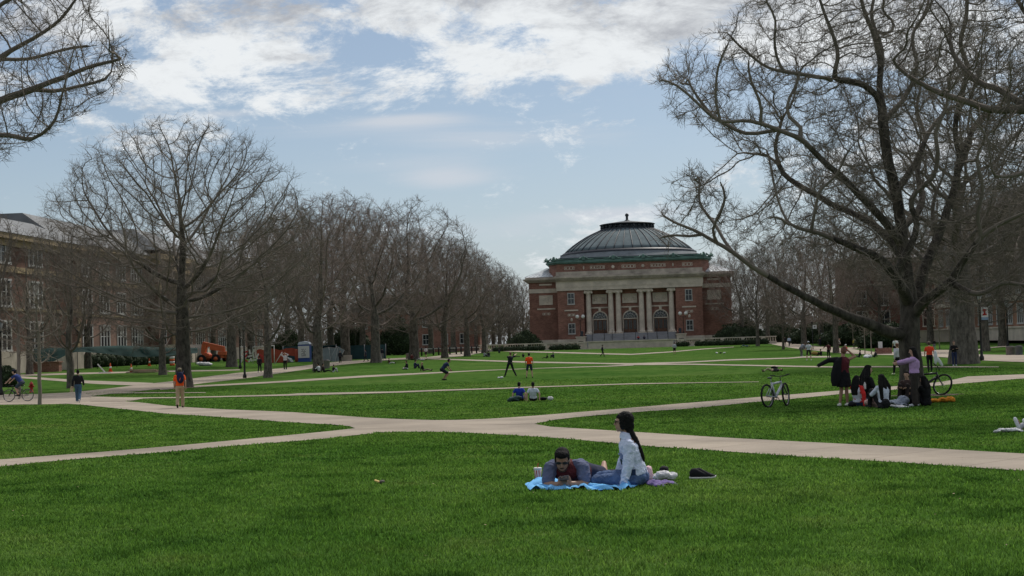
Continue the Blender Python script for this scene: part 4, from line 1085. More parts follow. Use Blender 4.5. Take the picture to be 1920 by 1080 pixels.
# ------------------------------------------------------------------ left brick building (facade along the quad, facing +X)
LBX = -69.0
BRL = brick_mat('left_brick', (0.145, 0.078, 0.056), (0.2, 0.07, 0.05), (0.4, 0.36, 0.3), rot=(R(90), 0, R(90)))
TAN = pm('tan_stone', (0.30, 0.225, 0.13), 0.9, 0.25, 0.5)
SLATE = pm('grey_roof', (0.15, 0.155, 0.16), 0.7, 0.2, 0.4)
lb = empty('brick_building', (LBX, 150, H), 0, 1, 'long red brick college building with grey roof and white windows on the left', 'building')
YA, YB = -12.0, 108.0        # extent relative to the origin
def zpx(px, py): return (671-0.031*px-py)/((1180-px)/69.0)
mb = MB().box(-22, 0, YA, YB, -1.9, 13.9); mb.box(-22, 3.0, -16, 12, -1.9, 12.8); mb.box(-20, 1.6, 44, 58, -1.9, 14.6)
mb.build('wall', BRL, lb)
mb = MB()
mb.box(-22.2, 0.25, 12, 44, -1.9, 0.75); mb.box(-22.2, 3.25, -16.3, 12.3, -1.9, 0.75); mb.box(-22.2, 0.25, 58, YB+0.2, -1.9, 0.75); mb.box(-20.2, 1.85, 43.8, 58.2, -1.9, 0.75)
mb.build('stone_base', STONED, lb)
mb = MB()
for z0, z1, o in ((9.2, 9.75, 0.14), (5.1, 5.35, 0.1), (12.9, 13.6, 0.3), (13.6, 14.1, 0.8)):
    mb.box(-22, o, 12, 44, z0, z1); mb.box(-22, o, 58, YB+o, z0, z1); mb.box(-22, 3+o, -16-o, 12+o, z0+0.02-(0.9 if z0 > 12 else 0), z1+0.1-(0.9 if z0 > 12 else 0)); mb.box(-20, 1.6+o, 44-o, 58+o, z0+0.03, z1+0.3)
for y in (11.2, -15.4):    # quoins
    for k in range(12): mb.box(2.6, 3.06 if k % 2 else 3.09, y+(0.0 if k % 2 else -0.3), y+0.8, 0.8+k*1.0, 1.65+k*1.0)
mb.build('stone_bands', TAN, lb)
mb = MB()
mb.prism([(-22.6, 14.1), (0.9, 14.1), (-4.0, 17.6), (-18, 17.6)], 12, 44); mb.prism([(-22.6, 14.1), (0.9, 14.1), (-4.0, 17.6), (-18, 17.6)], 58, YB)
v = [(-22.6, -16.8, 13.32), (3.9, -16.8, 13.32), (3.9, 12.8, 13.32), (-22.6, 12.8, 13.32), (-18, -12, 15.8), (-1, -12, 15.8), (-1, 8, 15.8), (-18, 8, 15.8)]
mb._add(v, [(0,1,5,4),(1,2,6,5),(2,3,7,6),(3,0,4,7),(4,5,6,7)]); mb.box(-10, -4, -2, 3, 15.8, 16.6)
v = [(-21, 43, 14.95), (2.5, 43, 14.95), (2.5, 59, 14.95), (-21, 59, 14.95), (-16, 47, 18.4), (-3, 47, 18.4), (-3, 55, 18.4), (-16, 55, 18.4)]
mb._add(v, [(0,1,5,4),(1,2,6,5),(2,3,7,6),(3,0,4,7),(4,5,6,7)])
mb.build('roof', SLATE, lb)
BR = random.Random(3); BLIND = pm('window_blind', (.20, .19, .17), .8, .2, 1)
def group_win(parent, x, yc, z0, lights, lw, ht, face=1):
    """a row of white framed sashes in a wall facing +X (face=1) or -X"""
    tot = lights*lw; e = face
    def bx(m, xa, xb, *r): m.box(min(x+e*xa, x+e*xb), max(x+e*xa, x+e*xb), *r)
    fr = MB(); bx(fr, -0.05, 0.16, yc-tot/2-0.2, yc+tot/2+0.2, z0-0.26, z0); bx(fr, -0.05, 0.13, yc-tot/2-0.2, yc+tot/2+0.2, z0+ht, z0+ht+0.22)
    for i in range(lights+1):
        y = yc-tot/2+i*lw; bx(fr, -0.05, 0.10, y-0.13, y+0.13, z0, z0+ht)
    for i in range(lights):
        y = yc-tot/2+i*lw; bx(fr, -0.05, 0.07, y+0.13, y+lw-0.13, z0+ht*0.52, z0+ht*0.52+0.1)
    o = fr.build('window', WHITEF, parent)
    p = MB(); bx(p, -0.1, 0.03, yc-tot/2, yc+tot/2, z0, z0+ht); p.build('pane', GLASS, o)
    if BR.random() < .6:
        q = MB()
        for i in range(lights):
            if BR.random() < .55: y = yc-tot/2+i*lw; bx(q, .03, .045, y+.13, y+lw-.13, z0+ht*BR.choice((.35, .55, .7, .8)), z0+ht-.02)
        if q.v: q.build('blind', BLIND, o)
for z0, ht in ((0.95, 2.9), (5.7, 2.6), (10.3, 1.9)):
    for yc in (15.6, 21.6, 27.5, 33.5, 39.5, 62, 68, 74, 80, 86, 92, 98, 104): group_win(lb, 0, yc, z0, 4 if yc in (39.5, 15.6, 68, 80, 98) else 3, 1.05, ht)
    for yc in (-8.5, -0.5): group_win(lb, 3, yc, z0, 3, 1.1, ht)
for yc in (46.3, 55.7): group_win(lb, 1.6, yc, 6.0, 1, 1.3, 2.2); group_win(lb, 1.6, yc, 1.4, 1, 1.3, 2.2)
# portico with columns
for y in (48.3, 50.1, 51.9, 53.7):
    MB().lathe([(0.62, -0.3), (0.62, 0), (0.5, 0.2), (0.46, 8.2), (0.6, 8.45), (0.62, 8.8)], (2.5, y, 0.9), 14).build('column', TAN, lb)
MB().box(1.6, 3.3, 47.3, 54.7, 9.72, 11.6).box(1.6, 3.6, 47.1, 54.9, 11.6, 12.0).prism([(47.3, 12.0), (54.7, 12.0), (51, 13.3)], 1.62, 3.3, axis='x').build('portico_top', TAN, lb)
MB().box(1.6, 5.5, 46.8, 55.2, -1.9, 0.6).box(1.7, 3.4, 46.0, 47.6, 0.6, 1.3).build('portico_base', STONE, lb)
MB().box(1.55, 1.66, 50.0, 52.0, 0.6, 4.4).build('door', DOORW, lb)

# far brick house behind the left avenue
fb = empty('brick_house', (-52, 330, H), 0, 1, 'far dark brick house half hidden behind the trees of the left avenue', 'building')
MB().box(-16, 16, 0, 12, -1.8, 8.5).build('wall', BRICKV, fb)
MB().prism([(-16.6, 8.5), (16.6, 8.5), (11, 12.5), (-11, 12.5)], -0.6, 12.6).build('roof', SLATE, fb)
for x in (-12, -7.5, -3, 3, 7.5, 12):
    for z0 in (0.4, 4.6): sash(x, z0, 1.4, 2.2, 0, fb)

# ------------------------------------------------------------------ right: brick house facing us
RB = empty('brick_house', (49.5, 262, H), 0, 1, 'dark red brick house with white sash windows behind the largest tree', 'building')
MB().box(-9, 8, 0, 16, -2.0, 13.2).build('wall', brick_mat('dark_brick', (0.15, 0.068, 0.054), (0.2, 0.07, 0.05), (0.4, 0.36, 0.3), rot=(R(90), 0, 0)), RB)
MB().box(-9.2, 8.2, -0.2, 16.2, 8.6, 8.9).box(-9.2, 8.2, -0.2, 16.2, -2, -0.3).build('stone_band', STONED, RB)
MB().box(-9.4, 8.4, -0.4, 16.4, 13.0, 13.5).build('stone_band', STONED, RB)
v = [(-9.6, -0.6, 13.5), (8.6, -0.6, 13.5), (8.6, 16.6, 13.5), (-9.6, 16.6, 13.5), (-4, 8, 16.0), (3, 8, 16.0)]
mb = MB(); mb._add(v, [(0,1,5,4),(1,2,5),(2,3,4,5),(3,0,4)]); mb.build('roof', SLATE, RB)
for x in (-6.6, -2.6, 1.4, 5.4):
    for z0, hh in ((0.9, 2.9), (5.0, 2.6), (9.7, 2.4)):
        sash(x, z0, 1.9 if z0 < 4 else 1.5, hh, 0, RB)
# right: pale and brick building along the quad, facing -X
RBX = 55.0
ORB = brick_mat('orange_brick', (0.20, 0.095, 0.058), (0.2, 0.07, 0.05), (0.4, 0.36, 0.3), rot=(R(90), 0, R(90)))
CREAM = pm('cream_terracotta', (0.36, 0.30, 0.225), 0.85, 0.22, 0.6)
pb = empty('pale_building', (RBX, 190, H), 0, 1, 'cream and orange brick college building with tall windows at the right edge', 'building')
MB().box(0, 18, -45, 66, -1.8, 3.9).build('wall', ORB, pb)
MB().box(0.05, 18, -45, 66.05, 4.6, 17.0).build('upper_wall', CREAM, pb)
MB().box(-0.3, 18, -45, 66.3, 3.9, 4.6).box(-0.5, 18, -45, 66.5, 17.0, 17.9).box(-0.35, 18, -45, 66.3, -1.8, 0.0).box(-0.5, 18, -45, 66.4, 0.0, 0.25).box(-0.15, 18, -45, 66.1, 10.5, 10.9).build('stone_bands', STONE, pb)
MB().prism([(-0.8, 17.9), (18.5, 17.9), (14, 21.5), (4.5, 21.5)], -45, 66.4).build('roof', SLATE, pb)
k = 0
for yc in np.arange(62, -40, -5.6):
    group_win(pb, 0, yc, 0.75, 3, 0.95, 2.6, -1); group_win(pb, 0.05, yc, 5.1, 3, 1.1, 4.6, -1); group_win(pb, 0.05, yc, 11.4, 3, 1.1, 4.2, -1)
    MB().box(-0.25, 0.05, yc+2.35, yc+3.25, 4.6, 17.0).build('pilaster', CREAM, pb)
# low white stone wall and stair block before it
lw = empty('stone_wall', on_ground(1745, 240), 0, 1, 'low pale stone wall and stair block at the corner of the pale building', 'wall')
MB().box(-2.6, 3.0, -0.5, 0.6, -0.2, 1.9).box(3.0, 7.0, 0, 1, -0.2, 2.6).box(-2.7, 3.1, -0.6, 0.7, 1.9, 2.05).build('wall', STONE, lw)
# far wood closing the horizon
rng = np.random.default_rng(77); Vs = []
for i in range(150):
    x = -230+460*(i+rng.random())/150; y = rng.uniform(425, 480); hgt = rng.uniform(9, 15); k = 420
    if -26 < x < 30: hgt *= 0.7
    d = rng.normal(0, 1, (k, 3)); d /= np.linalg.norm(d, axis=1)[:, None]; p = np.array([x, y, gz(x, y)+hgt*0.5])+d*np.array([5, 4, hgt*0.52])*rng.random((k, 1))**0.4
    a = rng.normal(0, 0.35, (k, 3)); a[:, 2] = 1; a /= np.linalg.norm(a, axis=1)[:, None]; b = np.cross(a, [0, 1, 0]); s_ = rng.uniform(0.5, 1.6, (k, 1))
    Vs.append(np.stack([p-a*s_, p+b*0.09, p+a*s_, p-b*0.09], 1).reshape(-1, 3))
V = np.concatenate(Vs); o = bpy.data.objects.new('distant_wood', np_mesh('distant_wood', V, np.arange(len(V)).reshape(-1, 4), TWIGR, False)); col.objects.link(o)
tag(o, 'far brown bare wood closing the horizon', 'wood', kind='stuff')
# ------------------------------------------------------------------ people
V3 = Vector
CM = {}
def cloth(c, rough=0.9):
    key = tuple(round(q, 3) for q in c)
    if key not in CM: CM[key] = pm('cloth_%d' % len(CM), lin([q*255 for q in c]) if max(c) <= 1 else lin(c), rough, 0.16, 9.0, 0.3, 30)
    return CM[key]
def skin(tone):
    t = {'light': (0.46, 0.28, 0.20), 'tan': (0.33, 0.19, 0.125), 'brown': (0.20, 0.11, 0.07)}[tone]
    return pm('skin_'+tone, t, 0.55, 0.08, 12)
HAIRM = {'black': pm('hair_black', (0.010, 0.009, 0.009), 0.75, 0.4, 25, 0.6, 60, spec=0.12), 'brown': pm('hair_brown', (0.045, 0.028, 0.018), 0.5, 0.4, 25, 0.6, 60),
         'auburn': pm('hair_auburn', (0.13, 0.05, 0.028), 0.5, 0.4, 25, 0.6, 60), 'blond': pm('hair_blond', (0.33, 0.23, 0.12), 0.5, 0.3, 25, 0.6, 60)}

def pose(kind, **k):
    """joint positions for a 1.72 m figure facing +y, feet or seat on z = 0"""
    J = dict(pel=V3((0,0,.93)), nk=V3((0,0,1.44)), hd=V3((0,.02,1.61)), eL=V3((-.25,-.03,1.13)), eR=V3((.25,-.03,1.13)), hL=V3((-.26,.07,.87)), hR=V3((.26,.07,.87)),
             kL=V3((-.10,.03,.50)), kR=V3((.10,.03,.50)), aL=V3((-.10,-.02,.08)), aR=V3((.10,-.02,.08)), sv=V3((1,0,0)), f=V3((0,1,0)), tL=V3((0,1,0)), tR=V3((0,1,0)))
    def s(**q):
        for a, b in q.items(): J[a] = V3(b)
    if kind == 'walk': s(kL=(-.09,.17,.51), aL=(-.09,.24,.10), kR=(.09,-.03,.50), aR=(.09,-.33,.16), tR=(0,.75,-.55), eL=(-.25,-.12,1.15), hL=(-.26,-.10,.90), eR=(.25,.03,1.14), hR=(.26,.20,.93))
    elif kind == 'walk2': s(kR=(.09,.15,.51), aR=(.09,.18,.09), kL=(-.09,-.02,.50), aL=(-.09,-.27,.13), tL=(0,.8,-.5), eR=(.25,-.10,1.15), hR=(.26,-.06,.90), eL=(-.25,.03,1.14), hL=(-.26,.17,.92))
    elif kind == 'run': s(pel=(0,0,.95), nk=(0,.10,1.45), hd=(0,.16,1.61), kL=(-.09,.30,.68), aL=(-.09,.12,.32), kR=(.09,-.12,.55), aR=(.09,-.50,.30), tR=(0,.3,-.95), eL=(-.24,-.18,1.22), hL=(-.2,.02,1.05), eR=(.24,.14,1.20), hR=(.14,.34,1.30))
    elif kind == 'hands_head': s(eL=(-.36,.12,1.52), eR=(.36,.12,1.52), hL=(-.1,.14,1.66), hR=(.1,.14,1.66))
    elif kind == 'arms_crossed': s(eL=(-.25,.08,1.14), eR=(.25,.08,1.14), hL=(.08,.22,1.16), hR=(-.08,.24,1.2))
    elif kind == 'crouch': s(pel=(0,-.22,.70), nk=(0,.18,1.12), hd=(0,.29,1.26), eL=(-.27,.18,.85), eR=(.27,.18,.85), hL=(-.15,.36,.66), hR=(.15,.36,.66), kL=(-.18,.18,.45), kR=(.18,.18,.45), aL=(-.18,-.10,.08), aR=(.18,-.10,.08))
    elif kind == 'throw': s(nk=(.05,.02,1.43), hd=(.06,.05,1.60), kL=(-.22,.10,.50), aL=(-.38,.05,.08), kR=(.22,.02,.50), aR=(.40,-.05,.08), eL=(-.10,.30,1.36), hL=(.12,.40,1.45), eR=(.38,.12,1.48), hR=(.55,.30,1.56))
    elif kind == 'stand_wide': s(kL=(-.16,.03,.5), aL=(-.20,-.02,.08), kR=(.16,.03,.5), aR=(.20,-.02,.08))
    elif kind == 'arm_out': s(eL=(-.40,.02,1.28), hL=(-.58,.06,1.12))
    elif kind == 'stretch': s(eL=(-.42,.0,1.36), hL=(-.66,.02,1.24), eR=(.38,.06,1.44), hR=(.20,.10,1.62), kL=(-.07,.03,.5), aL=(-.14,0,.08), kR=(.08,.03,.5), aR=(.08,0,.08), hd=(.03,.04,1.61))
    elif kind == 'arms_fwd': s(eL=(-.2,.28,1.34), hL=(-.12,.55,1.30), eR=(.2,.28,1.34), hR=(.12,.55,1.28))
    elif kind == 'lean_fwd': s(pel=(0,-.1,.92), nk=(0,.28,1.28), hd=(0,.42,1.38), eL=(-.24,.35,1.02), eR=(.24,.35,1.02), hL=(-.15,.5,.8), hR=(.15,.5,.8))
    elif kind == 'ride': s(pel=(0,-.18,.98), nk=(0,.18,1.40), hd=(0,.26,1.56), eL=(-.24,.34,1.22), eR=(.24,.34,1.22), hL=(-.22,.54,1.04), hR=(.22,.54,1.04), kL=(-.1,.14,.72), aL=(-.11,-.02,.34), kR=(.1,.18,.80), aR=(.11,.10,.48))
    elif kind == 'sit':      # legs stretched forward, leaning back on the hands
        s(pel=(0,0,.11), nk=(0,-.14,.62), hd=(0,-.12,.80), kL=(-.13,.42,.20), kR=(.13,.42,.20), aL=(-.13,.80,.07), aR=(.13,.80,.07), tL=(0,.4,.9), tR=(0,.4,.9), eL=(-.30,-.22,.36), hL=(-.30,-.28,.05), eR=(.30,-.22,.36), hR=(.30,-.28,.05))
    elif kind == 'cross':
        s(pel=(0,0,.11), nk=(0,.0,.63), hd=(0,.05,.80), kL=(-.36,.26,.16), kR=(.36,.26,.16), aL=(.12,.34,.07), aR=(-.12,.36,.07), tL=(1,0,0), tR=(-1,0,0), eL=(-.26,.05,.36), hL=(-.12,.26,.26), eR=(.26,.05,.36), hR=(.12,.26,.26))
    elif kind == 'hug':      # knees drawn up
        s(pel=(0,0,.11), nk=(0,.03,.60), hd=(0,.08,.77), kL=(-.12,.36,.44), kR=(.12,.36,.44), aL=(-.12,.46,.07), aR=(.12,.46,.07), eL=(-.26,.16,.36), hL=(-.1,.42,.36), eR=(.26,.16,.36), hR=(.1,.42,.36))
    elif kind == 'side':     # sitting with one straight arm down, legs to one side
        s(pel=(0,0,.11), nk=(.02,-.1,.62), hd=(.02,-.08,.80), kL=(-.25,.40,.12), kR=(.0,.48,.14), aL=(-.45,.12,.06), aR=(-.30,.26,.07), eR=(.32,-.15,.36), hR=(.38,-.2,.04), eL=(-.2,.1,.36), hL=(-.1,.3,.24))
    elif kind == 'lie':      # on the back, knees slightly up
        s(pel=(0,0,.12), nk=(0,-.52,.13), hd=(0,-.70,.15), kL=(-.12,.42,.30), kR=(.12,.42,.22), aL=(-.12,.72,.08), aR=(.12,.80,.08), tL=(0,.4,.9), tR=(0,.3,.9), eL=(-.3,-.25,.08), hL=(-.25,0,.1), eR=(.3,-.25,.08), hR=(.25,0,.1), f=(0,0,1))
    elif kind == 'prone':
        s(pel=(0,-.55,.12), nk=(0,-.08,.30), hd=(0,.04,.42), kL=(-.13,-.98,.07), kR=(.13,-.98,.07), aL=(-.12,-1.30,.22), aR=(.12,-1.36,.12), eL=(-.24,.02,.06), hL=(-.05,.18,.08), eR=(.24,.02,.06), hR=(.05,.18,.08), tL=(0,-1,0), tR=(0,-1,0))
    for a, b in k.items(): J[a] = V3(b)
    return J

def joints(J):
    sp = (J['nk']-J['pel']).normalized(); sv = J['sv'].normalized(); sv = (sv-sp*sv.dot(sp)).normalized()
    J['sp'] = sp; J['s'] = sv; J['fw'] = sp.cross(sv)*-1
    if J['fw'].dot(J['f']) < 0 and abs(J['fw'].dot(J['f'])) > 0.3: pass
    w = J.get('sw', 0.175)
    J['SL'] = J['nk']-sv*w-sp*.065; J['SR'] = J['nk']+sv*w-sp*.065
    J['HL'] = J['pel']-sv*.095-sp*.02; J['HR'] = J['pel']+sv*.095-sp*.02
    return J

def torso(mb, J, g=0.0, top=0.965, bot=-0.10, belly=0.0, n=14, hem=0):
    L_ = (J['nk']-J['pel']).length; sp, s, f = J['sp'], J['s'], J['fw']
    sec = [(-0.16, .12, .10), (-0.06, .155, .118), (0.08, .160, .118), (0.28, .140, .105), (0.50, .155, .118), (0.72, .178, .122), (0.86, .172, .105), (0.95, .11, .08), (1.02, .06, .06)]
    rings = []
    for t, a, b in sec:
        if t > top+0.06 or t < bot-0.02: continue
        c = J['pel']+sp*L_*t+f*(0.01 if 0.3 < t < 0.8 else 0)
        if belly and 0 < t < .5: b += belly; c = c+f*belly*0.6
        e = g+(hem if t < 0.12 else 0)
        rings.append([c+s*(a+e)*math.cos(2*math.pi*j/n)+f*(b+e)*math.sin(2*math.pi*j/n) for j in range(n)])
    mb.loft(rings, True)

def hand(mb, wr, dirn, side, r=1.0, curl=0.5, up=None, palm=None):
    """palm plus five separate bent fingers; side = direction of the thumb"""
    d = dirn.normalized(); sd = (side-d*side.dot(d)).normalized(); nrm = d.cross(sd).normalized() if palm is None else palm
    M = Matrix((sd, d, nrm)).transposed()
    mb.ell(wr+d*.048*r, (.041*r, .052*r, .017*r), M, 10)
    for i, (o, ln_, cu) in enumerate(((.030, .072, 0.9), (.010, .080, 1.0), (-.011, .075, 1.05), (-.030, .058, 1.15))):
        p = wr+d*.088*r+sd*o*r; a = curl*cu*0.5; q = d
        rr = .0088*r
        for k, fr in enumerate((.45, .32, .25)):
            q2 = (d*math.cos(a)-nrm*math.sin(a)); p2 = p+q2*ln_*fr*r; mb.cap(p, p2, rr, rr*.92, 7); p = p2; a += curl*cu*0.75; rr *= .93
    p = wr+d*.025*r+sd*.034*r; q = (d*.7+sd*.75-nrm*.2*curl).normalized(); p2 = p+q*.036*r; mb.cap(p, p2, .0115*r, .0100*r, 7)
    q = (d*.95+sd*.2-nrm*.35*curl).normalized(); mb.cap(p2, p2+q*.030*r, .0100*r, .0085*r, 7)

def headshape(mb, J, fd, up, sc_=1.0):
    h = J['hd']; sd = fd.cross(up).normalized(); M = Matrix((sd, fd, up)).transposed()
    mb.ell(h+up*.02*sc_, (.075*sc_, .092*sc_, .095*sc_), M, 14)
    mb.ell(h-up*.045*sc_+fd*.022*sc_, (.056*sc_, .062*sc_, .070*sc_), M, 12)          # face / jaw
    mb.ell(h-up*.098*sc_+fd*.060*sc_, (.022*sc_, .018*sc_, .016*sc_), M, 8)          # chin
    mb.cap(h+up*.012*sc_+fd*.090*sc_, h-up*.030*sc_+fd*.108*sc_, .009*sc_, .015*sc_, 8)   # nose
    mb.ell(h-up*.062*sc_+fd*.085*sc_, (.024*sc_, .010*sc_, .010*sc_), M, 8)          # lips
    for q in (-1, 1): mb.ell(h-up*.008*sc_+sd*.077*sc_*q-fd*.004*sc_, (.010*sc_, .022*sc_, .033*sc_), M, 8)
    mb.cap(J['nk']-J['sp']*.02, h-up*.05*sc_-fd*.01, .058, .052, 12)

def person(loc, face, kind, top=None, sleeve='long', bottom=None, leg='long', shoe=(40, 40, 42), hair='black', hairstyle='short', tone='tan', scale=1.0, label='', group=None, vox=.018, hat=None, J=None, female=False, extra=None, tank=False, loose=0.0, openface=None):
    o = empty('person', loc, face, scale, label, 'person', group)
    J = joints(J or pose(kind)); S = skin(tone)
    fd = openface or J['f']; up = (J['hd']-J['nk']).normalized() if kind not in ('lie',) else V3((0,-1,0))
    if kind in ('sit', 'cross', 'hug', 'stand', 'walk', 'walk2', 'side', 'prone', 'ride', 'crouch', 'throw'): up = V3((0, 0, 1))
    fd = (fd-up*fd.dot(up)).normalized()
    mb = MB(); torso(mb, J)
    headshape(mb, J, fd, up)
    for q in 'LR':
        s_, e, h, hp, k, a, t = J['S'+q], J['e'+q], J['h'+q], J['H'+q], J['k'+q], J['a'+q], J['t'+q].normalized()
        mb.cap(s_, e, .050, .040, 10); mb.cap(e, h, .040, .027, 10)
        sg = 1 if q == 'R' else -1
        hand(mb, h, (h-e).normalized(), V3((-sg*0.3, 1, 0.2)), 1.0, 0.6)
        mb.cap(hp, k, .085, .056, 12); mb.cap(k, k.lerp(a, .35), .053, .056, 10); mb.cap(k.lerp(a, .3), a, .055, .036, 10); mb.cap(a-t*.03-V3((0, 0, .03)), a+t*.15-V3((0, 0, .04)), .034, .028, 8)
    mb.build('body', S, o, remesh=max(vox*0.8, 0.009), smooth=2)
    for q in 'LR':       # shoes
        a, t = J['a'+q], J['t'+q].normalized(); dn = (J['a'+q]-J['k'+q]).normalized()
        m2 = MB(); m2.cap(a-t*.045+dn*.028, a+t*.165+dn*.042, .043, .036, 10); m2.cap(a, a+dn*.02, .046, .045, 10); m2.box(-.001, .001, -.001, .001, -.001, .001) if False else None
        m2.build('shoe', cloth(shoe), o, remesh=vox, smooth=1)
    if bottom is not None:
        m2 = MB()
        if leg == 'skirt':
            sp, s, f = J['sp'], J['s'], J['fw']; rings = []
            for t, a, b in ((.14, .155, .125), (0, .185, .145), (-.18, .21, .17), (-.36, .215, .18)):
                c = J['pel']+sp*t; rings.append([c+s*a*math.cos(2*math.pi*j/14)+f*b*math.sin(2*math.pi*j/14) for j in range(14)])
            m2.loft(rings)
        else:
            torso(m2, J, .016, top=0.10, bot=-.2)
            fr = {'long': 1.0, 'shorts': 0.0, 'capri': .6}[leg]; g = .012 if leg != 'shorts' else .030; lw = loose
            for q in 'LR':
                hp, k, a = J['H'+q], J['k'+q], J['a'+q]
                if fr == 0: m2.cap(hp, hp.lerp(k, .82), .10, .085, 12)
                else:
                    e = k.lerp(a, .97*fr); m2.cap(hp, k, .088+g, .062+g+lw*.5, 12); m2.cap(k, e, .060+g+lw*.5, (.044+g+lw), 12)
        tb = m2.build('skirt' if leg == 'skirt' else 'shorts' if leg == 'shorts' else 'trousers', cloth(bottom), o, remesh=vox, smooth=2)
        if vox < .02: crumple(tb, .03, .09)
    if top is not None:
        m2 = MB(); torso(m2, J, .020+loose*.4, top=.96, bot=-.02 if bottom is None else -.02)
        for q in 'LR':
            s_, e, h = J['S'+q], J['e'+q], J['h'+q]; inn = J['nk']-J['sp']*.06
            if sleeve == 'none': continue
            m2.cap(inn.lerp(s_, .6), s_, .062, .066+loose*.3, 10)
            if sleeve == 'short': m2.cap(s_, s_.lerp(e, .62), .064, .062, 10)
            else: m2.cap(s_, e, .064+loose*.4, .052+loose*.6, 10); m2.cap(e, e.lerp(h, .93), .052+loose*.6, .040+loose*.4, 10)
        q_ = m2.build('jacket' if sleeve == 'jacket' else 'shirt', cloth(top), o, remesh=vox, smooth=2)
        if vox < .02: crumple(q_, .035, .09)
    # hair or hat
    sd = fd.cross(up).normalized(); M = Matrix((sd, fd, up)).transposed(); h = J['hd']
    mh = MB()
    mh.ell(h+up*.040-fd*.020, (.084, .092, .090), M, 14); mh.ell(h+up*.072+fd*.012, (.074, .078, .052), M, 12)
    mh.ell(h-fd*.045-up*.005, (.082, .062, .090), M, 12)
    if hairstyle in ('long', 'verylong'):
        Ld = .30 if hairstyle == 'long' else .42; dn = V3((0, 0, -1))
        bk = -J['fw']*1.0
        p0 = h-fd*.055; p1 = J['nk']-fd*.085+dn*.04; p2 = p1+dn*(Ld-.10)-fd*.015
        wf = 2.3 if hairstyle == 'verylong' else 1.35
        for q in (-.055, 0, .055): mh.cap(p0+sd*q, p1+sd*q*wf, .058, .066, 10); mh.cap(p1+sd*q*wf, p2+sd*q*wf*.9, .064, .045, 10)
        for q in (-1, 1): mh.cap(h+sd*.075*q+up*.02-fd*.01, h+sd*.088*q-up*.13-fd*.02, .028, .034, 8)
    elif hairstyle == 'bun': mh.ell(h+up*.10-fd*.07, (.045, .045, .042), M, 8)
    elif hairstyle == 'pony': mh.cap(h-fd*.10+up*.02, h-fd*.15-up*.16, .035, .018, 8)
    if hat != 'bald': mh.build('hair', HAIRM[hair], o, remesh=max(.012, vox*.8), smooth=2)
    if hat and hat != 'bald':
        m2 = MB(); m2.ell(h+up*.065-fd*.008, (.097, .106, .082), M, 12)
        if hat[0] == 'cap': m2.ell(h+up*.045+fd*.12, (.070, .075, .010), M, 10)
        if hat[0] == 'brim': m2.ell(h+up*.055, (.19, .19, .012), M, 14)
        m2.build('helmet' if hat[0] == 'helmet' else 'hat', cloth(hat[1]), o, remesh=.012, smooth=1)
    if extra: extra(o, J, sd, fd, up, M)
    return o

def pp(px, py, hpx, kind, dirpx, *, full=1.72, **k):
    """place a figure by its ground contact pixel; dirpx = facing in degrees, 0 = away from the camera, 90 = to the left, 180 = towards us"""
    b = ground(px, py); ppm = F/b.y; s_ = max(.72, min(1.2, hpx/ppm/full))
    v = .035 if hpx < 26 and kind not in ('sit', 'cross', 'hug', 'lie') else .030 if hpx < 30 else .018
    if full < 1.2: v = .03 if hpx < 22 else .018
    return person(b, R(dirpx), kind, scale=s_, vox=k.pop('vox', v), **k)

# walkers and players -------------------------------------------------------
NAVY = (28, 32, 52); BLK = (24, 24, 26); WHT = (205, 205, 205); GRY = (120, 122, 126); JEAN = (58, 78, 108); KHA = (172, 150, 122); ORG = (232, 88, 28)
pp(147, 755, 63, 'walk', 15, top=(26, 26, 30), sleeve='long', bottom=(62, 88, 112), shoe=WHT, label='person in a black jacket and jeans walking away on the left path', loose=.02)
pp(338, 765, 77, 'walk2', 12, full=1.75, top=ORG, sleeve='short', bottom=KHA, shoe=BLK, hair='brown', tone='light', hat=('cap', (120, 110, 90)), label='person in a bright orange shirt and khaki trousers walking away', loose=.02)
pp(487, 699, 32, 'walk2', 0, top=(30, 24, 28), bottom=(26, 26, 30), shoe=WHT, label='person in dark clothes on the left walk beside the twin lamps')
pp(535, 694, 33, 'hands_head', 180, top=(190, 188, 190), bottom=BLK, shoe=WHT, hair='auburn', tone='light', label='person in a pale sweater and black leggings, hands to the head')
pp(588, 682, 24, 'stand', 60, top=BLK, bottom=BLK, label='person in black standing beside the portable toilet')
pp(638, 681, 24, 'stand', 200, top=(36, 38, 44), bottom=BLK, label='person in dark clothes before the tilted green panels')
pp(686, 678, 23, 'walk', 90, top=(50, 56, 70), bottom=(40, 44, 52), label='person in slate clothes walking before the green mesh fence')
pp(717, 676, 24, 'walk2', 10, top=(30, 32, 42), bottom=(130, 130, 128), shoe=BLK, label='person in a dark jacket and pale trousers beside a thick trunk')
pp(799, 671, 21, 'walk', 0, top=WHT, bottom=(60, 56, 56), leg='shorts', tone='light', label='person in a white top walking away at the left walk')
pp(835, 713, 42, 'crouch', -65, full=1.45, top=(34, 44, 74), sleeve='short', bottom=(26, 28, 40), leg='shorts', tone='tan', shoe=BLK, label='crouching player in a navy shirt and dark shorts on the middle lawn')
pp(957, 706, 46, 'throw', 20, top=(28, 28, 36), bottom=(24, 24, 32), sleeve='short', hair='auburn', tone='light', shoe=BLK, label='player in a dark tracksuit raising both arms to the right')
pp(993, 709, 47, 'stand_wide', 5, top=(224, 76, 26), sleeve='short', bottom=(38, 42, 60), leg='shorts', tone='light', shoe=BLK, label='player in an orange shirt and navy shorts standing on the middle lawn')
pp(1130, 669, 22, 'walk', -80, top=(40, 42, 46), bottom=(26, 28, 34), tone='brown', label='person in dark clothes walking on the thin path before the hall steps')
pp(1265, 665, 23, 'stand', 0, top=(170, 172, 178), bottom=BLK, leg='shorts', tone='light', label='person in a white shirt and dark shorts on the far lawn')
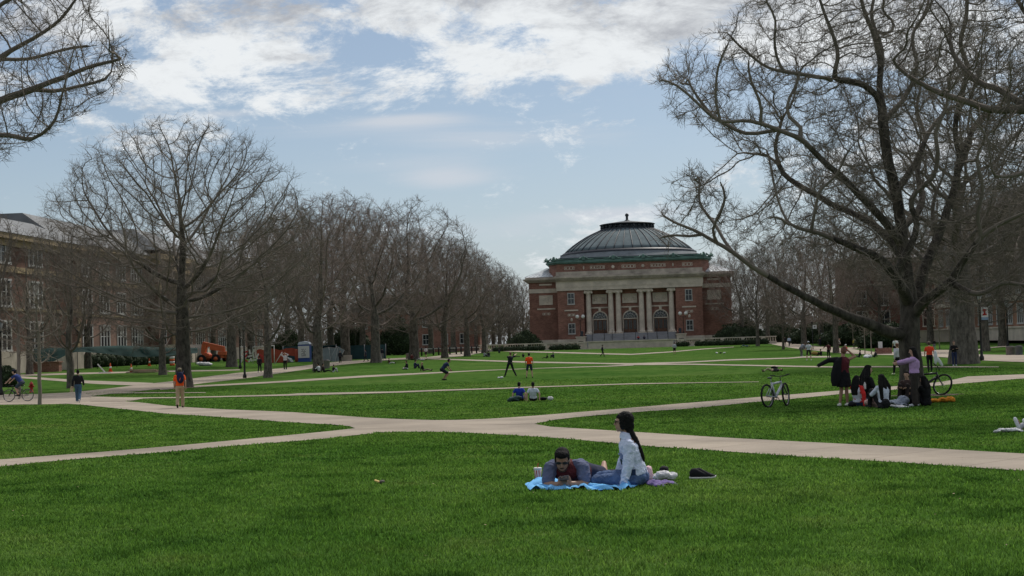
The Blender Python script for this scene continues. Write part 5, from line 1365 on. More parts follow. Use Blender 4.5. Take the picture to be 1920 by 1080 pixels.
pp(1472, 649, 18, 'walk', 0, top=(36, 32, 40), bottom=BLK, label='dark dressed walker on the far right walk, left of a pale one')
pp(1480, 650, 19, 'walk2', 190, top=(185, 195, 215), bottom=(40, 44, 60), label='walker in a pale blue top on the far right walk')
pp(1538, 650, 17, 'walk', 170, top=(34, 34, 46), bottom=(30, 30, 42), label='person in navy on the far walk left of the crooked tree')
pp(1503, 669, 27, 'lean_fwd', -60, full=1.55, top=(120, 124, 134), bottom=(96, 94, 92), shoe=WHT, label='person in grey bending beside the white banner post')
pp(1517, 676, 35, 'stand_wide', 0, top=(186, 188, 196), sleeve='short', bottom=(44, 38, 34), leg='shorts', tone='light', shoe=(225, 225, 225), hat=('cap', (190, 190, 195)), label='person in a white cap, white shirt and dark shorts near the banner post')
pp(1554, 672, 29, 'arm_out', 10, top=(78, 30, 36), bottom=BLK, label='person in a maroon top holding one arm out to the left')
pp(1569, 657, 22, 'lean_fwd', -70, full=1.5, top=(196, 190, 190), bottom=(200, 196, 196), tone='light', hair='auburn', label='person in white clothes bending forward by the crooked tree')
pp(1602, 653, 18, 'stand', 200, top=(176, 160, 70), bottom=(70, 66, 60), label='person in a yellow top standing on the far right lawn')
pp(1680, 668, 34, 'stand', 0, top=(205, 205, 202), sleeve='short', bottom=BLK, leg='shorts', tone='light', hat=('cap', (220, 220, 220)), label='person in a white shirt and cap behind the largest trunk')
pp(1684, 703, 58, 'walk', 25, top=(186, 184, 186), bottom=(18, 18, 22), shoe=(226, 226, 190), hair='auburn', tone='light', label='person in a cropped white sweater and black leggings striding behind the largest trunk', loose=.0)
pp(1744, 697, 55, 'walk2', -10, top=(214, 66, 40), bottom=BLK, tone='light', hair='brown', hat=('cap', (110, 96, 84)), sleeve='short', label='person in an orange red shirt and brown cap right of the largest trunk')
pp(1752, 657, 21, 'walk', 0, top=(26, 24, 26), bottom=(110, 116, 128), hair='brown', label='person in a black top walking towards the pale building')
pp(1790, 686, 45, 'arms_crossed', 185, top=(24, 22, 24), bottom=(38, 46, 76), sleeve='long', hair='auburn', tone='light', shoe=WHT, label='person in a black top and jeans standing with folded arms by the thickest trunk')
pp(1197, 640, 10, 'hug', 180, full=.9, top=(180, 40, 40), bottom=(60, 40, 40), label='small seated figure in red on the terrace of the hall') if False else None
for px, dx, colr, lab in ((1197, 0, (190, 48, 44), 'person in red sitting on the hall steps'), (1208, 0, (60, 62, 84), 'person in dark clothes sitting on the hall steps')):
    d = ray(px, 637); y = FY-4.6; x = d.x/d.y*y
    person((x, y, H-0.05), R(180), 'hug', top=colr, bottom=(40, 42, 60), label=lab, vox=.04, scale=1.05)

# people sitting on the lawns -----------------------------------------------
def st(px, py, hpx, kind, d, **k): return pp(px, py, hpx, kind, d, full=.92 if kind != 'lie' and kind != 'prone' else .5, **k)
st(975, 752, 36, 'sit', -5, top=(34, 56, 150), sleeve='short', bottom=(34, 34, 40), tone='light', label='person in a royal blue shirt sitting on the lawn, back to us', vox=.015)
st(1000, 752, 36, 'sit', 5, top=(196, 200, 214), sleeve='short', bottom=BLK, tone='light', hairstyle='pony', label='person in a white tee with a ponytail sitting on the lawn, back to us', vox=.015)
st(598, 698, 18, 'hug', 70, top=(206, 206, 206), bottom=BLK, label='person in white sitting under the tree left of the trash bin')
st(608, 698, 17, 'sit', -80, top=(46, 34, 34), bottom=BLK, label='person in dark brown sitting against the person in white')
st(625, 698, 15, 'hug', -60, top=(34, 32, 36), bottom=(190, 190, 190), label='person in black and white sitting before the round bin')
st(731, 682, 11, 'sit', -95, top=(70, 40, 36), bottom=(190, 188, 184), label='person in brown with pale legs stretched out to the right')
st(763, 693, 17, 'cross', 120, top=(22, 22, 26), bottom=(150, 150, 150), label='person in black at the left of the sitting three')
st(778, 691, 17, 'hug', -60, top=(40, 48, 72), bottom=(40, 44, 60), tone='light', label='person in navy in the middle of the sitting three')
st(794, 696, 17, 'sit', -85, top=(20, 24, 26), bottom=(110, 100, 84), hair='blond', hairstyle='long', label='blond person in black at the right of the sitting three')
st(772, 675, 13, 'cross', -30, top=(96, 44, 44), bottom=BLK, tone='light', label='person in dark red sitting at the foot of a stout tree')
st(790, 676, 6, 'lie', 90, top=(150, 150, 156), bottom=(176, 176, 176), label='person lying flat beside the foot of a stout tree')
st(908, 669, 11, 'hug', -50, top=(170, 172, 178), bottom=(90, 90, 96), label='person in pale grey sitting on the far lawn, left of a pair')
st(917, 669, 12, 'hug', 40, top=(40, 40, 48), bottom=(120, 120, 124), label='person in dark grey sitting on the far lawn, right of a pair')
st(936, 662, 9, 'hug', 0, top=(40, 46, 60), bottom=BLK, label='small dark seated figure before the left hedge')
st(965, 670, 10, 'sit', -90, top=(34, 34, 38), bottom=(40, 40, 44), label='person sitting behind the player with raised arms')
st(981, 670, 9, 'hug', 0, top=(30, 34, 46), bottom=BLK, label='small dark seated figure left of the player in orange')
st(1025, 672, 9, 'sit', 85, top=(22, 22, 26), bottom=BLK, label='person in black reclining on the far lawn, left of two')
st(1038, 671, 11, 'hug', 70, top=(40, 44, 56), bottom=(50, 50, 56), label='person in slate sitting on the far lawn, right of two')
st(1540, 667, 13, 'hug', 70, top=(24, 24, 26), bottom=(40, 30, 28), label='person in black sitting beside the yellow bags')
st(1587, 661, 15, 'cross', 90, top=(196, 44, 36), bottom=(190, 190, 192), tone='light', hat=('cap', (220, 220, 220)), label='person in a red shirt and white cap sitting by the crooked tree')
st(1611, 670, 14, 'sit', 80, top=(24, 26, 30), bottom=(40, 44, 48), label='person in black sitting behind the woman stretching')
st(1640, 670, 14, 'sit', 70, top=(30, 34, 40), bottom=(34, 50, 44), label='person in dark clothes sitting beside the young tree row')
st(1398, 650, 5, 'lie', 90, top=(50, 66, 96), bottom=(80, 96, 120), label='person in blue lying on the far lawn near the balustrade end')
st(1449, 697, 9, 'lie', -90, full=.5, top=(30, 28, 30), bottom=(180, 168, 130), label='person in black lying on the lawn behind the white bicycle') if False else pp(1449, 697, 10, 'lie', 90, full=.45, top=(26, 26, 30), bottom=(170, 160, 130), label='person in black lying on the lawn behind the white bicycle')
st(1914, 665, 18, 'hug', 20, top=(60, 64, 86), bottom=BLK, label='person sitting behind the bins at the right edge')

# the group under the largest tree ------------------------------------------
GV_ = .012
def jacket_extra(o, J, sd, fd, up, M):
    mb = MB()
    L_ = [J['SL']+V3((0,-.03,0)), J['eL'], J['hL']+V3((-.06,0,-.02))]
    mb.cap(L_[0], L_[1], .085, .075, 10); mb.cap(L_[1], L_[2], .070, .055, 10)
    rings = []
    for z, a, b, x0 in ((1.44, .06, .09, -.08), (1.34, .11, .13, -.15), (1.15, .13, .14, -.19), (.95, .16, .12, -.22), (.75, .15, .09, -.24), (.60, .08, .05, -.27)):
        rings.append([V3((x0-.02+a*math.cos(2*math.pi*j/12), -.07+b*math.sin(2*math.pi*j/12), z)) for j in range(12)])
    mb.loft(rings); mb.build('jacket', cloth((20, 20, 24)), o, remesh=.014, smooth=3)
pp(1584, 762, 107, 'stretch', 8, full=1.70, top=(86, 34, 40), sleeve='none', bottom=(16, 16, 20), leg='skirt', tone='tan', hair='auburn', hairstyle='bun', shoe=(215, 212, 205), label='woman pulling a black jacket over a maroon top and short black skirt', extra=jacket_extra, vox=GV_)
def vest(o, J, sd, fd, up, M):
    m2 = MB(); torso(m2, J, .034, top=.9, bot=-.02); m2.build('vest', cloth((205, 208, 220)), o, remesh=.014, smooth=2)
pp(1611, 762, 57, 'side', -50, full=.92, top=(188, 40, 38), bottom=(36, 50, 80), hairstyle='long', tone='tan', label='person with white vest over red sleeves sitting in the group under the tree', extra=vest, vox=GV_, loose=.02)
pp(1627, 752, 66, 'cross', -70, full=.92, top=(20, 20, 24), bottom=(24, 26, 34), hairstyle='verylong', tone='light', label='person in black with long dark hair sitting at the back of the group', vox=GV_)
pp(1658, 765, 64, 'hug', 28, full=.92, top=(200, 204, 218), bottom=(26, 24, 26), hairstyle='verylong', tone='tan', label='person with very long black hair over a white shirt sitting with back turned', vox=GV_)
def long_hair(o, J, sd, fd, up, M): pass
Jl = pose('arms_fwd', eL=(-.18,.20,1.33), hL=(-.12,.44,1.29), eR=(.14,.26,1.30), hR=(.0,.46,1.25), kL=(-.09,.03,.5), aL=(-.12,0,.08), kR=(.09,0,.5), aR=(.13,-.04,.08))
pp(1717, 762, 107, 'arms_fwd', 78, full=1.70, J=Jl, top=(186, 150, 196), bottom=(52, 46, 42), hairstyle='long', tone='light', shoe=(200, 200, 205), label='woman in a lilac sweater standing with both arms stretched forward', vox=GV_, loose=.035)
pp(1737, 761, 56, 'hug', 40, full=.90, top=(16, 16, 18), bottom=(20, 20, 24), hairstyle='long', tone='tan', label='person in black sitting behind the woman in lilac', vox=GV_)
pp(1703, 748, 52, 'hug', 150, full=.90, top=(64, 50, 46), bottom=(40, 32, 30), hair='black', tone='light', sleeve='short', label='person in dark brown crouching against the largest trunk', vox=GV_)

# legs of the person lying at the right edge
pp(1958, 806, 14, 'lie', -80, full=.45, top=(150, 150, 158), bottom=(160, 160, 166), shoe=(215, 215, 218), label='person lying at the right edge with a pale shoe in view', scale_=1) if False else person(ground(2000, 806)+V3((0, 0, 0)), R(96), 'lie', top=(60, 62, 72), bottom=(176, 176, 184), shoe=(214, 214, 220), label='person lying at the right edge with only the pale shoes in view', vox=.015)
# ------------------------------------------------------------------ the two people in the foreground
GB = ground(1178.8, 911); GS = GB.y/F*155.0/1.0      # base point below the woman
def cz(cx, cy): return ((cx-1000)/708.0, (690-cy)/708.0)
DENIM = pm('pale_denim', lin((196, 204, 228)), 0.9, 0.08, 14, 0.6, 55, c2=lin((216, 222, 240)))
JEANS = pm('blue_jeans', lin((66, 84, 118)), 0.9, 0.25, 9, 0.6, 60, c2=lin((84, 104, 140)))
SK = pm('skin_near', (0.40, 0.235, 0.165), 0.5, 0.06, 12, spec=0.35)
SKM = pm('skin_near_man', (0.31, 0.175, 0.118), 0.5, 0.08, 12, spec=0.35)
BLKM = pm('black_plastic', (0.012, 0.012, 0.013), 0.3, 0.2, 5, spec=0.5)
HB = HAIRM['black']
wo = empty('person', GB, 0, 1, 'woman in a pale denim jacket with a long black braid sitting on the blue blanket', 'person')
mb = MB(); X, Yv, Z = V3((1,0,0)), V3((0,1,0)), V3((0,0,1))
M0 = Matrix.Identity(3); Mx = Matrix((V3((0,1,0)), V3((-1,0,0)), V3((0,0,1)))).transposed()    # faces -X
hc = V3((-.045, 0, .765))
def headnear(mb, h, fd, up, s=1.0, r=1.0):
    sd = fd.cross(up).normalized(); M = Matrix((sd, fd, up)).transposed()
    mb.ell(h+up*.028*s-fd*.012*s, (.076*s, .094*s, .092*s), M, 18)
    mb.ell(h-up*.035*s+fd*.028*s, (.060*s, .060*s, .078*s), M, 16)
    mb.ell(h-up*.092*s+fd*.062*s, (.026*s, .020*s, .020*s), M, 10)
    mb.cap(h-up*.075*s-fd*.02*s+sd*.045*s, h-up*.092*s+fd*.05*s+sd*.018*s, .016*s, .014*s, 8); mb.cap(h-up*.075*s-fd*.02*s-sd*.045*s, h-up*.092*s+fd*.05*s-sd*.018*s, .016*s, .014*s, 8)
    mb.cap(h+up*.016*s+fd*.086*s, h-up*.022*s+fd*.102*s, .007*s, .012*s, 8); mb.ell(h-up*.026*s+fd*.103*s, (.018*s, .011*s, .010*s), M, 8)
    mb.ell(h-up*.056*s+fd*.088*s, (.025*s, .009*s, .006*s), M, 8); mb.ell(h-up*.067*s+fd*.086*s, (.021*s, .009*s, .007*s), M, 8)
    for q in (-1, 1):
        mb.ell(h-up*.008*s+sd*.077*s*q-fd*.008*s, (.008*s, .019*s, .032*s), M, 8); mb.cap(h+up*.022*s+sd*.045*q*s+fd*.072*s, h+up*.026*s+sd*.018*q*s+fd*.086*s, .009*s, .009*s, 6)
    return M, sd
M, sd = headnear(mb, hc, -X, Z)
mb.cap((.0, 0, .56), (-.005, 0, .69), .056, .050, 12)
# torso, arms, legs of the continuous body
for c, r in (((.09, 0, .12), (.14, .17, .12)), ((.075, 0, .28), (.10, .135, .14)), ((.03, 0, .44), (.11, .165, .13)), ((.01, 0, .53), (.08, .13, .07))): mb.ell(c, r, n=14)
nearS, farS = V3((.02, -.165, .50)), V3((.02, .165, .50))
nearE, nearH = V3((.005, -.215, .26)), V3((-.065, -.24, .035)); farE, farH = V3((-.06, .22, .28)), V3((-.14, .17, .09))
for a, b, c in ((nearS, nearE, nearH), (farS, farE, farH)): mb.cap(a, b, .047, .038, 10); mb.cap(b, c, .038, .026, 10)
hand(mb, nearH, V3((-.8, -.1, -.25)), V3((0, 1, 0)), .95, .25); hand(mb, farH, V3((-1, 0, -.2)), V3((0, -1, .2)), .95, .4)
LH, LK, LA = V3((.08, -.10, .10)), V3((-.385, -.10, .085)), V3((-.12, .22, .05)); RH, RK, RA = V3((.06, .10, .10)), V3((-.34, .20, .10)), V3((-.02, .46, .06))
for h_, k_, a_ in ((LH, LK, LA), (RH, RK, RA)): mb.cap(h_, k_, .088, .058, 12); mb.cap(k_, a_, .056, .036, 12); mb.cap(a_, a_+(a_-k_).normalized()*.14, .036, .028, 8)
mb.build('body', SK, wo, remesh=.0075, smooth=3)
mb = MB(); mb.ell((.10, 0, .115), (.155, .185, .115), n=14); mb.ell((.105, 0, .19), (.125, .155, .07), n=12)
for h_, k_, a_ in ((LH, LK, LA), (RH, RK, RA)): mb.cap(h_, k_, .100, .070, 14); mb.cap(k_, k_.lerp(a_, .93), .068, .050, 12)
tr = crumple(mb.build('jeans', JEANS, wo, remesh=.0085, smooth=2), .028, .055)
MB().obox((.04, -.19, .18), (.10, .01, .07), (0.2, 0, 0)).build('pocket', pm('dark_jeans', lin((44, 58, 88)), .9, .2, 20), tr)
# cropped denim jacket
mb = MB()
for z, x, a, b in ((.135, .088, .150, .175), (.16, .088, .152, .178), (.28, .068, .128, .165), (.40, .040, .135, .185), (.49, .018, .125, .190), (.545, .005, .085, .135), (.585, -.008, .066, .085)):
    pass
mb.loft([[V3((x+a*math.cos(2*math.pi*j/20), b*math.sin(2*math.pi*j/20), z)) for j in range(20)] for z, x, a, b in ((.135, .085, .150, .178), (.17, .085, .150, .180), (.28, .065, .132, .168), (.40, .040, .138, .185), (.49, .018, .125, .190), (.545, .005, .088, .140), (.585, -.006, .068, .085))])
for a, b, c in ((nearS, nearE, nearH), (farS, farE, farH)): mb.cap(a*1.0, b, .070, .062, 12); mb.cap(b, b.lerp(c, .90), .062, .045, 12)
for k in range(9):     # sleeve creases
    t = k/8; p = nearE.lerp(nearH, t*.8) if k > 4 else nearS.lerp(nearE, .25+k*.18); mb.torus(p, .050, .010, 'z', 14, 5) if False else mb.ell(p+V3((.01*(-1)**k, -.03, 0)), (.055, .035, .012), Euler((0, .5*(-1)**k, 0)).to_matrix(), 8)
jk = crumple(mb.build('jacket', DENIM, wo, remesh=.0075, smooth=2), .034, .060)
mb = MB(); mb.loft([[V3((x+a*math.cos(2*math.pi*j/16), b*math.sin(2*math.pi*j/16), z-.02*math.cos(2*math.pi*j/16))) for j in range(16)] for z, x, a, b in ((.56, -.004, .088, .105), (.605, -.006, .080, .088), (.645, .002, .070, .076), (.61, .004, .060, .066))], cap=False)
mb.build('collar', DENIM, jk)
MB().obox((-.085, -.115, .395), (.07, .012, .02), (0, .1, .9)).obox((-.07, -.125, .36), (.06, .010, .055), (0, .1, .9)).build('pocket', pm('denim_shade', lin((150, 160, 188)), .9, .1, 20), jk)
mb = MB()
for z in (.20, .27, .34, .41, .48): mb.ell((-.098+(.48-z)*.22, -.03, z), (.006, .008, .008), n=6)
mb.build('button', pm('dull_metal', (.2, .19, .17), .4, .1, 5, metal=.8), jk)
mb = MB(); mb.tube([(.02, -.182, .515), (.045, -.168, .40), (.06, -.16, .28), (.07, -.165, .17)], .0035, 5).tube([(.10, -.12, .50), (.145, -.10, .36), (.165, -.10, .18)], .0035, 5).tube([(-.06+.14*math.cos(t), -.0+.17*math.sin(t), .155) for t in [4.0+i*.2 for i in range(11)]], .003, 5) ; mb.build('seam', pm('denim_shade2', lin((140, 150, 180)), .9, .1, 20), jk)
MB().loft([[V3((-.035+.05*math.cos(2*math.pi*j/12), .0+.06*math.sin(2*math.pi*j/12), z)) for j in range(12)] for z in (.30, .45, .575)]).ell((-.068, 0, .40), (.03, .05, .15), n=10).build('shirt', pm('teal_shirt', lin((44, 66, 72)), .9, .15, 14), wo)
# hair and braid
mb = MB()
mb.ell(hc+V3((.035, 0, .035)), (.104, .088, .100), n=18); mb.ell(hc+V3((.006, 0, .058)), (.084, .080, .058), n=14); mb.ell(hc+V3((.060, 0, -.035)), (.078, .078, .095), n=14)
for q in (-1, 1): mb.ell(hc+V3((.005, q*.066, -.005)), (.05, .022, .085), n=10)
mb.cap(hc+V3((.075, -.02, -.10)), V3((.115, -.04, .52)), .050, .036, 12)
hr = crumple(mb.build('hair', HB, wo, remesh=.006, smooth=1), .014, .025)
mb = MB(); P0 = [V3((.105, -.04, .54)), V3((.128, -.06, .49)), V3((.152, -.08, .44)), V3((.170, -.09, .39)), V3((.182, -.10, .35))]
for i in range(26):
    t = i/25*4; k = min(3, int(t)); p = P0[k].lerp(P0[k+1], t-k); r = .026-.010*(i/25)
    mb.ell(p+V3((.5*r*math.sin(i*2.09), .9*r*math.cos(i*2.09), 0)), (r, r*.9, r*1.15), n=7)
mb.cap(P0[4], P0[4]+V3((.012, 0, -.05)), .020, .012, 8); mb.build('braid', HB, wo, remesh=.006, smooth=1)
mb = MB()
for q in (-1, 1): mb.torus(hc+V3((-.092, q*.032, .012)), .024, .0035, 'x', 14, 5); mb.tube([hc+V3((-.090, q*.056, .016)), hc+V3((-.03, q*.078, .014)), hc+V3((.0, q*.080, .005))], .003, 5)
mb.tube([hc+V3((-.094, -.010, .016)), hc+V3((-.097, 0, .020)), hc+V3((-.094, .010, .016))], .003, 5); mb.build('glasses', BLKM, wo)
mb = MB()
for q in (-1, 1): mb.ell(hc+V3((-.076, q*.031, .010)), (.012, .014, .007), n=8)
mb.build('eye', pm('eye_dark', (.02, .015, .012), .2, .1, 5), wo)

# the man lying on his elbows ------------------------------------------------
GM = ground(1063, 915.5)
mo = empty('person', GM, 0, 1, 'man in grey blue shirt and sunglasses lying on his elbows with a phone', 'person')
mb = MB(); hm = V3((-.045, -.01, .340)); upm = V3((0, -.46, .89)).normalized(); fdm = V3((-.02, -.89, -.46)).normalized()
M, sd = headnear(mb, hm, fdm, upm, 1.12)
mb.cap((0, .16, .27), (-.02, .07, .30), .075, .066, 12)
chest = [((0, .16, .21), (.19, .12, .115)), ((.03, .32, .17), (.17, .17, .11)), ((.10, .52, .14), (.155, .17, .105)), ((.17, .72, .125), (.165, .15, .115))]
for c, r in chest: mb.ell(c, r, n=14)
sL, sR = V3((-.195, .10, .235)), V3((.195, .10, .235)); eL, eR = V3((-.235, -.01, .045)), V3((.225, -.01, .045)); hL, hR = V3((-.095, -.125, .062)), V3((.055, -.125, .065))
for a, b, c in ((sL, eL, hL), (sR, eR, hR)): mb.cap(a, b, .060, .050, 12); mb.cap(b, c, .049, .031, 12)
hand(mb, hL, V3((.62, -.40, .42)), V3((.1, -.1, 1)), 1.08, .95, palm=V3((-.25, .9, .1)).normalized()); hand(mb, hR, V3((-.62, -.40, .42)), V3((-.1, -.1, 1)), 1.08, .95, palm=V3((.25, .9, .1)).normalized())
hipL, hipR = V3((.08, .78, .12)), V3((.26, .74, .12)); kL_, kR_ = V3((.18, 1.20, .07)), V3((.42, 1.10, .07)); aL_, aR_ = V3((.26, 1.60, .08)), V3((.42, 1.40, .13))
for a, b, c in ((hipL, kL_, aL_), (hipR, kR_, aR_)): mb.cap(a, b, .095, .062, 12); mb.cap(b, c, .060, .040, 12); mb.cap(c, c+(c-b).normalized()*.05+V3((0, .08, .02)), .040, .032, 8)
mb.build('body', SKM, mo, remesh=.0075, smooth=3)
mb = MB()
for c, r in chest[:3]: mb.ell(c, tuple(q+.018 for q in r), n=16)
mb.ell((.12, .58, .14), (.17, .14, .118), n=14)
bl = pm('grey_blue_jersey', lin((92, 98, 124)), .92, .12, 12, .5, 40); red = pm('dark_red_jersey', lin((84, 34, 38)), .92, .15, 12, .5, 40)
crumple(mb.build('shirt', red, mo, remesh=.009, smooth=2), .03, .06)
for a, b in ((sL, eL), (sR, eR)):
    m2 = MB(); m2.cap(a+V3((-.10 if a.x > 0 else .10, .03, .035)), a, .068, .086, 12); m2.cap(a, a.lerp(b, .72), .088, .078, 14)
    for k in range(3): m2.ell(a.lerp(b, .2+.22*k)+V3((0, -.03, 0)), (.085, .055, .014), Euler((0, .35*(-1)**k, 0)).to_matrix(), 10)
    m2.cap(a+V3((-.03 if a.x > 0 else .03, .10, .02)), a+V3((-.02 if a.x > 0 else .02, .26, -.04)), .085, .08, 12)
    crumple(m2.build('sleeve', bl, mo, remesh=.009, smooth=2), .03, .06)
m2 = MB(); m2.ell((.175, .74, .125), (.18, .16, .125), n=14)
for a, b in ((hipL, kL_), (hipR, kR_)): m2.cap(a, a.lerp(b, .8), .108, .088, 12)
m2.build('shorts', pm('navy_shorts', lin((36, 40, 62)), .9, .15, 12), mo, remesh=.011, smooth=2)
mb = MB(); s = 1.12
mb.ell(hm+upm*.055-fdm*.030, (.093, .104, .092), M, 16); mb.ell(hm+upm*.096+fdm*.026, (.082, .074, .046), M, 14)
for q in (-1, 1): mb.ell(hm+upm*.03+sd*.078*q-fdm*.01, (.014, .055, .060), M, 8)
crumple(mb.build('hair', HB, mo, remesh=.006, smooth=1), .012, .02)
mb = MB()     # beard and moustache
for q in (-1, 1): mb.cap(hm-upm*.035+sd*q*.073+fdm*.015, hm-upm*.098+sd*q*.036+fdm*.062, .014, .016, 8)
mb.ell(hm-upm*.108+fdm*.072, (.040, .020, .020), M, 10); mb.cap(hm-upm*.050+fdm*.108-sd*.024, hm-upm*.047+fdm*.111+sd*.024, .0075, .0075, 8)
mb.build('beard', HAIRM['brown'], mo, remesh=.006, smooth=1)
mb = MB()
for q in (-1, 1):
    c = hm+upm*.020+sd*q*.040+fdm*.100; mb.ell(c, (.034, .010, .021), M, 12); mb.tube([c+sd*q*.030, hm+upm*.020+sd*q*.086+fdm*.06, hm+upm*.012+sd*q*.092-fdm*.01], .0045, 6)
mb.cap(hm+upm*.028-sd*.014+fdm*.107, hm+upm*.028+sd*.014+fdm*.107, .005, .005, 6); mb.build('sunglasses', BLKM, mo)
# phone held in both hands
ph = empty('phone', GM+V3((-.018, -.235, .145)), 0, 1, 'dark smartphone held in both hands of the lying man', 'phone')
MB().obox((0, 0, 0), (.115, .010, .064), (R(-48), R(-6), 0)).build('case', BLKM, ph, bevel=.003)
MB().obox((0, .0062, .0055), (.106, .0012, .056), (R(-48), R(-6), 0)).build('screen', pm('phone_screen', (.35, .38, .42), .2, .1, 4), ph)

# the blue blanket -----------------------------------------------------------
BLUE = pm('sky_blue_cloth', lin((104, 170, 224)), 0.95, 0.10, 5, 0.5, 60, c2=lin((120, 186, 236)))
pts = [(985, 912), (1000, 905), (1030, 896), (1090, 893), (1150, 893), (1205, 899), (1214, 906), (1196, 914), (1165, 920), (1120, 921), (1080, 919), (1030, 920), (992, 921)]
out = [ground(*q) for q in pts]; cen = sum(out, V3())/len(out)
KEEP.append(np.array([(q.x, q.y) for q in out]))
rng = np.random.default_rng(8); nr, na = 16, 96; rings = []
for i in range(nr):
    t = 1-(i/nr)**1.2 if i else 1.0; ring = []
    for j in range(na):
        u_ = j/na*len(out); k = int(u_); a = out[k % len(out)]; b = out[(k+1) % len(out)]; p = a.lerp(b, u_-k); q = cen+(p-cen)*t
        fold = .022*math.sin(j*.9+2*math.sin(i*.5))*math.sin(j*.37+1.0)*(t**2)+.012*math.sin(q.x*23+q.y*9)+.010*math.sin(q.x*11-q.y*17)
        z = gz(q.x, q.y)+.030+max(-.018, fold)*1.0-(.02 if i == 0 else 0)
        if i <= 2 and q.y < cen.y: z += .012*(1+math.sin(j*1.7))
        ring.append((q.x, q.y, z))
    rings.append(ring)
bk = MB().loft(rings, False); bk._add([(cen.x, cen.y, cen.z+.02)]+rings[-1], [(0, 1+j, 1+(j+1) % na) for j in range(na)], 0, True)
# bunched corner folds on the left
def fold(mb, a, b, h, w):
    n = 12; R_ = []
    for i in range(n+1):
        t = i/n; p = a.lerp(b, t); s_ = math.sin(math.pi*t)**.6; d = (b-a).normalized(); nn = V3((-d.y, d.x, 0))
        R_.append([p+nn*w*s_*math.cos(q)+V3((.01*math.sin(7*t), 0, .02+h*s_*max(0, math.sin(q)))) for q in [math.pi*k/8 for k in range(9)]])
    mb.loft(R_, False, closed=False)
for a, b, h, w in (((988, 916), (1040, 905), .065, .09), ((1000, 909), (1024, 905), .07, .06), ((992, 919), (1035, 917), .05, .05), ((1080, 913), (1165, 919), .045, .05), ((1105, 918), (1150, 921), .035, .04), ((1160, 917), (1197, 909), .075, .05), ((1040, 917), (1075, 920), .03, .04)):
    fold(bk, ground(*a), ground(*b), h, w)
o = crumple(bk.build('blanket', BLUE), .05, .11); tag(o, 'rumpled sky blue blanket under the couple in the foreground', 'blanket')

# belongings -----------------------------------------------------------------
def gp(px, py, dz=0): return ground(px, py)+V3((0, 0, dz))
cb = gp(1009, 903.5); s_ = cb.y/F    # metres per photo pixel there
cup = empty('drink_cup', cb, 0, 1, 'white and red paper cup with a straw behind the lying man', 'cup')
WP = pm('white_paper', (.62, .60, .58), .7, .05, 3); RP = pm('red_print', (.42, .03, .035), .7, .1, 3)
MB().lathe([(.034, 0), (.050, .165)], n=20).build('cup_body', WP, cup)
mb = MB()
for k in range(4):
    a = R(-90+(-55, -18, 20, 58)[k]); a2 = a+.30; mb._add([(.0352*math.cos(a+.1), .0352*math.sin(a+.1), .01), (.0352*math.cos(a2+.1), .0352*math.sin(a2+.1), .01), (.0506*math.cos(a2-.12), .0506*math.sin(a2-.12), .150), (.0506*math.cos(a-.12), .0506*math.sin(a-.12), .150)], [(0, 1, 2, 3)])
mb.build('red_pattern', RP, cup); MB().lathe([(.053, .165), (.054, .175), (.046, .182)], n=20).build('lid', WP, cup)
MB().tube([(0, 0, .18), (.004, 0, .22), (.012, 0, .235)], .006, 6).build('straw', RP, cup)
def rag(name, px, py, shapes, mat, label, cat, seed=0, vox=.012, parent=None):
    b = gp(px, py); o = empty(name, b, 0, 1, label, cat) if parent is None else parent
    rg = random.Random(seed); mb = MB()
    for c, r in shapes:
        mb.ell(c, r, Euler((rg.uniform(-.3, .3), rg.uniform(-.3, .3), rg.uniform(-1, 1))).to_matrix(), 10)
        for k in range(3): mb.ell((c[0]+rg.uniform(-.6, .6)*r[0], c[1]+rg.uniform(-.6, .6)*r[1], c[2]+rg.uniform(-.1, .4)*r[2]), (r[0]*.45, r[1]*.45, r[2]*.55), Euler((0, rg.uniform(-.5, .5), rg.uniform(0, 3))).to_matrix(), 8)
    m = mb.mesh(name, mat); o2 = bpy.data.objects.new('fabric', m); col.objects.link(o2); o2.parent = o
    q = o2.modifiers.new('r', 'REMESH'); q.mode = 'VOXEL'; q.voxel_size = vox; q.use_smooth_shade = True; k = o2.modifiers.new('s', 'SMOOTH'); k.iterations = 2
    zz = max(r[0] for c, r in shapes); crumple(o2, min(.12, zz*.32), max(.025, zz*.30))
    return o
PURP = pm('purple_cloth', lin((112, 96, 146)), .9, .15, 8); LILAC = pm('lilac_cloth', lin((186, 176, 204)), .9, .1, 8); WC = pm('white_cloth', lin((206, 204, 206)), .9, .08, 8); PINK = pm('pink_white_cloth', lin((214, 178, 186)), .9, .12, 16); BC = pm('black_cloth', lin((26, 26, 30)), .9, .2, 8)
rag('folded_mat', 1240, 911, [((-.02, 0, .025), (.18, .12, .022)), ((.08, .02, .02), (.13, .10, .020))], PURP, 'flat purple and lilac mat folded on the grass right of the woman', 'mat')
rag('paper_bag', 1216, 903, [((0, 0, .10), (.055, .05, .10)), ((.01, 0, .05), (.075, .06, .06))], PINK, 'pink and white patterned bag directly behind the woman', 'bag', 3, .009)
rag('white_sweater', 1243, 905, [((0, 0, .09), (.10, .08, .055)), ((.10, .02, .075), (.09, .07, .045)), ((-.06, 0, .07), (.07, .06, .04))], WC, 'crumpled white sweater lying on the purple mat', 'clothing', 4, .010)
rag('baseball_cap', 1246, 899, [((0, 0, .125), (.062, .06, .045))], BC, 'black cap lying on the white sweater', 'cap', 5, .010)
rag('black_pouch', 1255, 912, [((0, 0, .022), (.05, .035, .022))], BC, 'small black pouch on the edge of the purple mat', 'pouch', 6, .009)
rag('black_bag', 1128, 893, [((0, 0, .05), (.09, .07, .035)), ((.12, 0, .055), (.10, .06, .03))], BC, "black bag lying on the blanket behind the knees of the woman", 'bag', 7, .011)
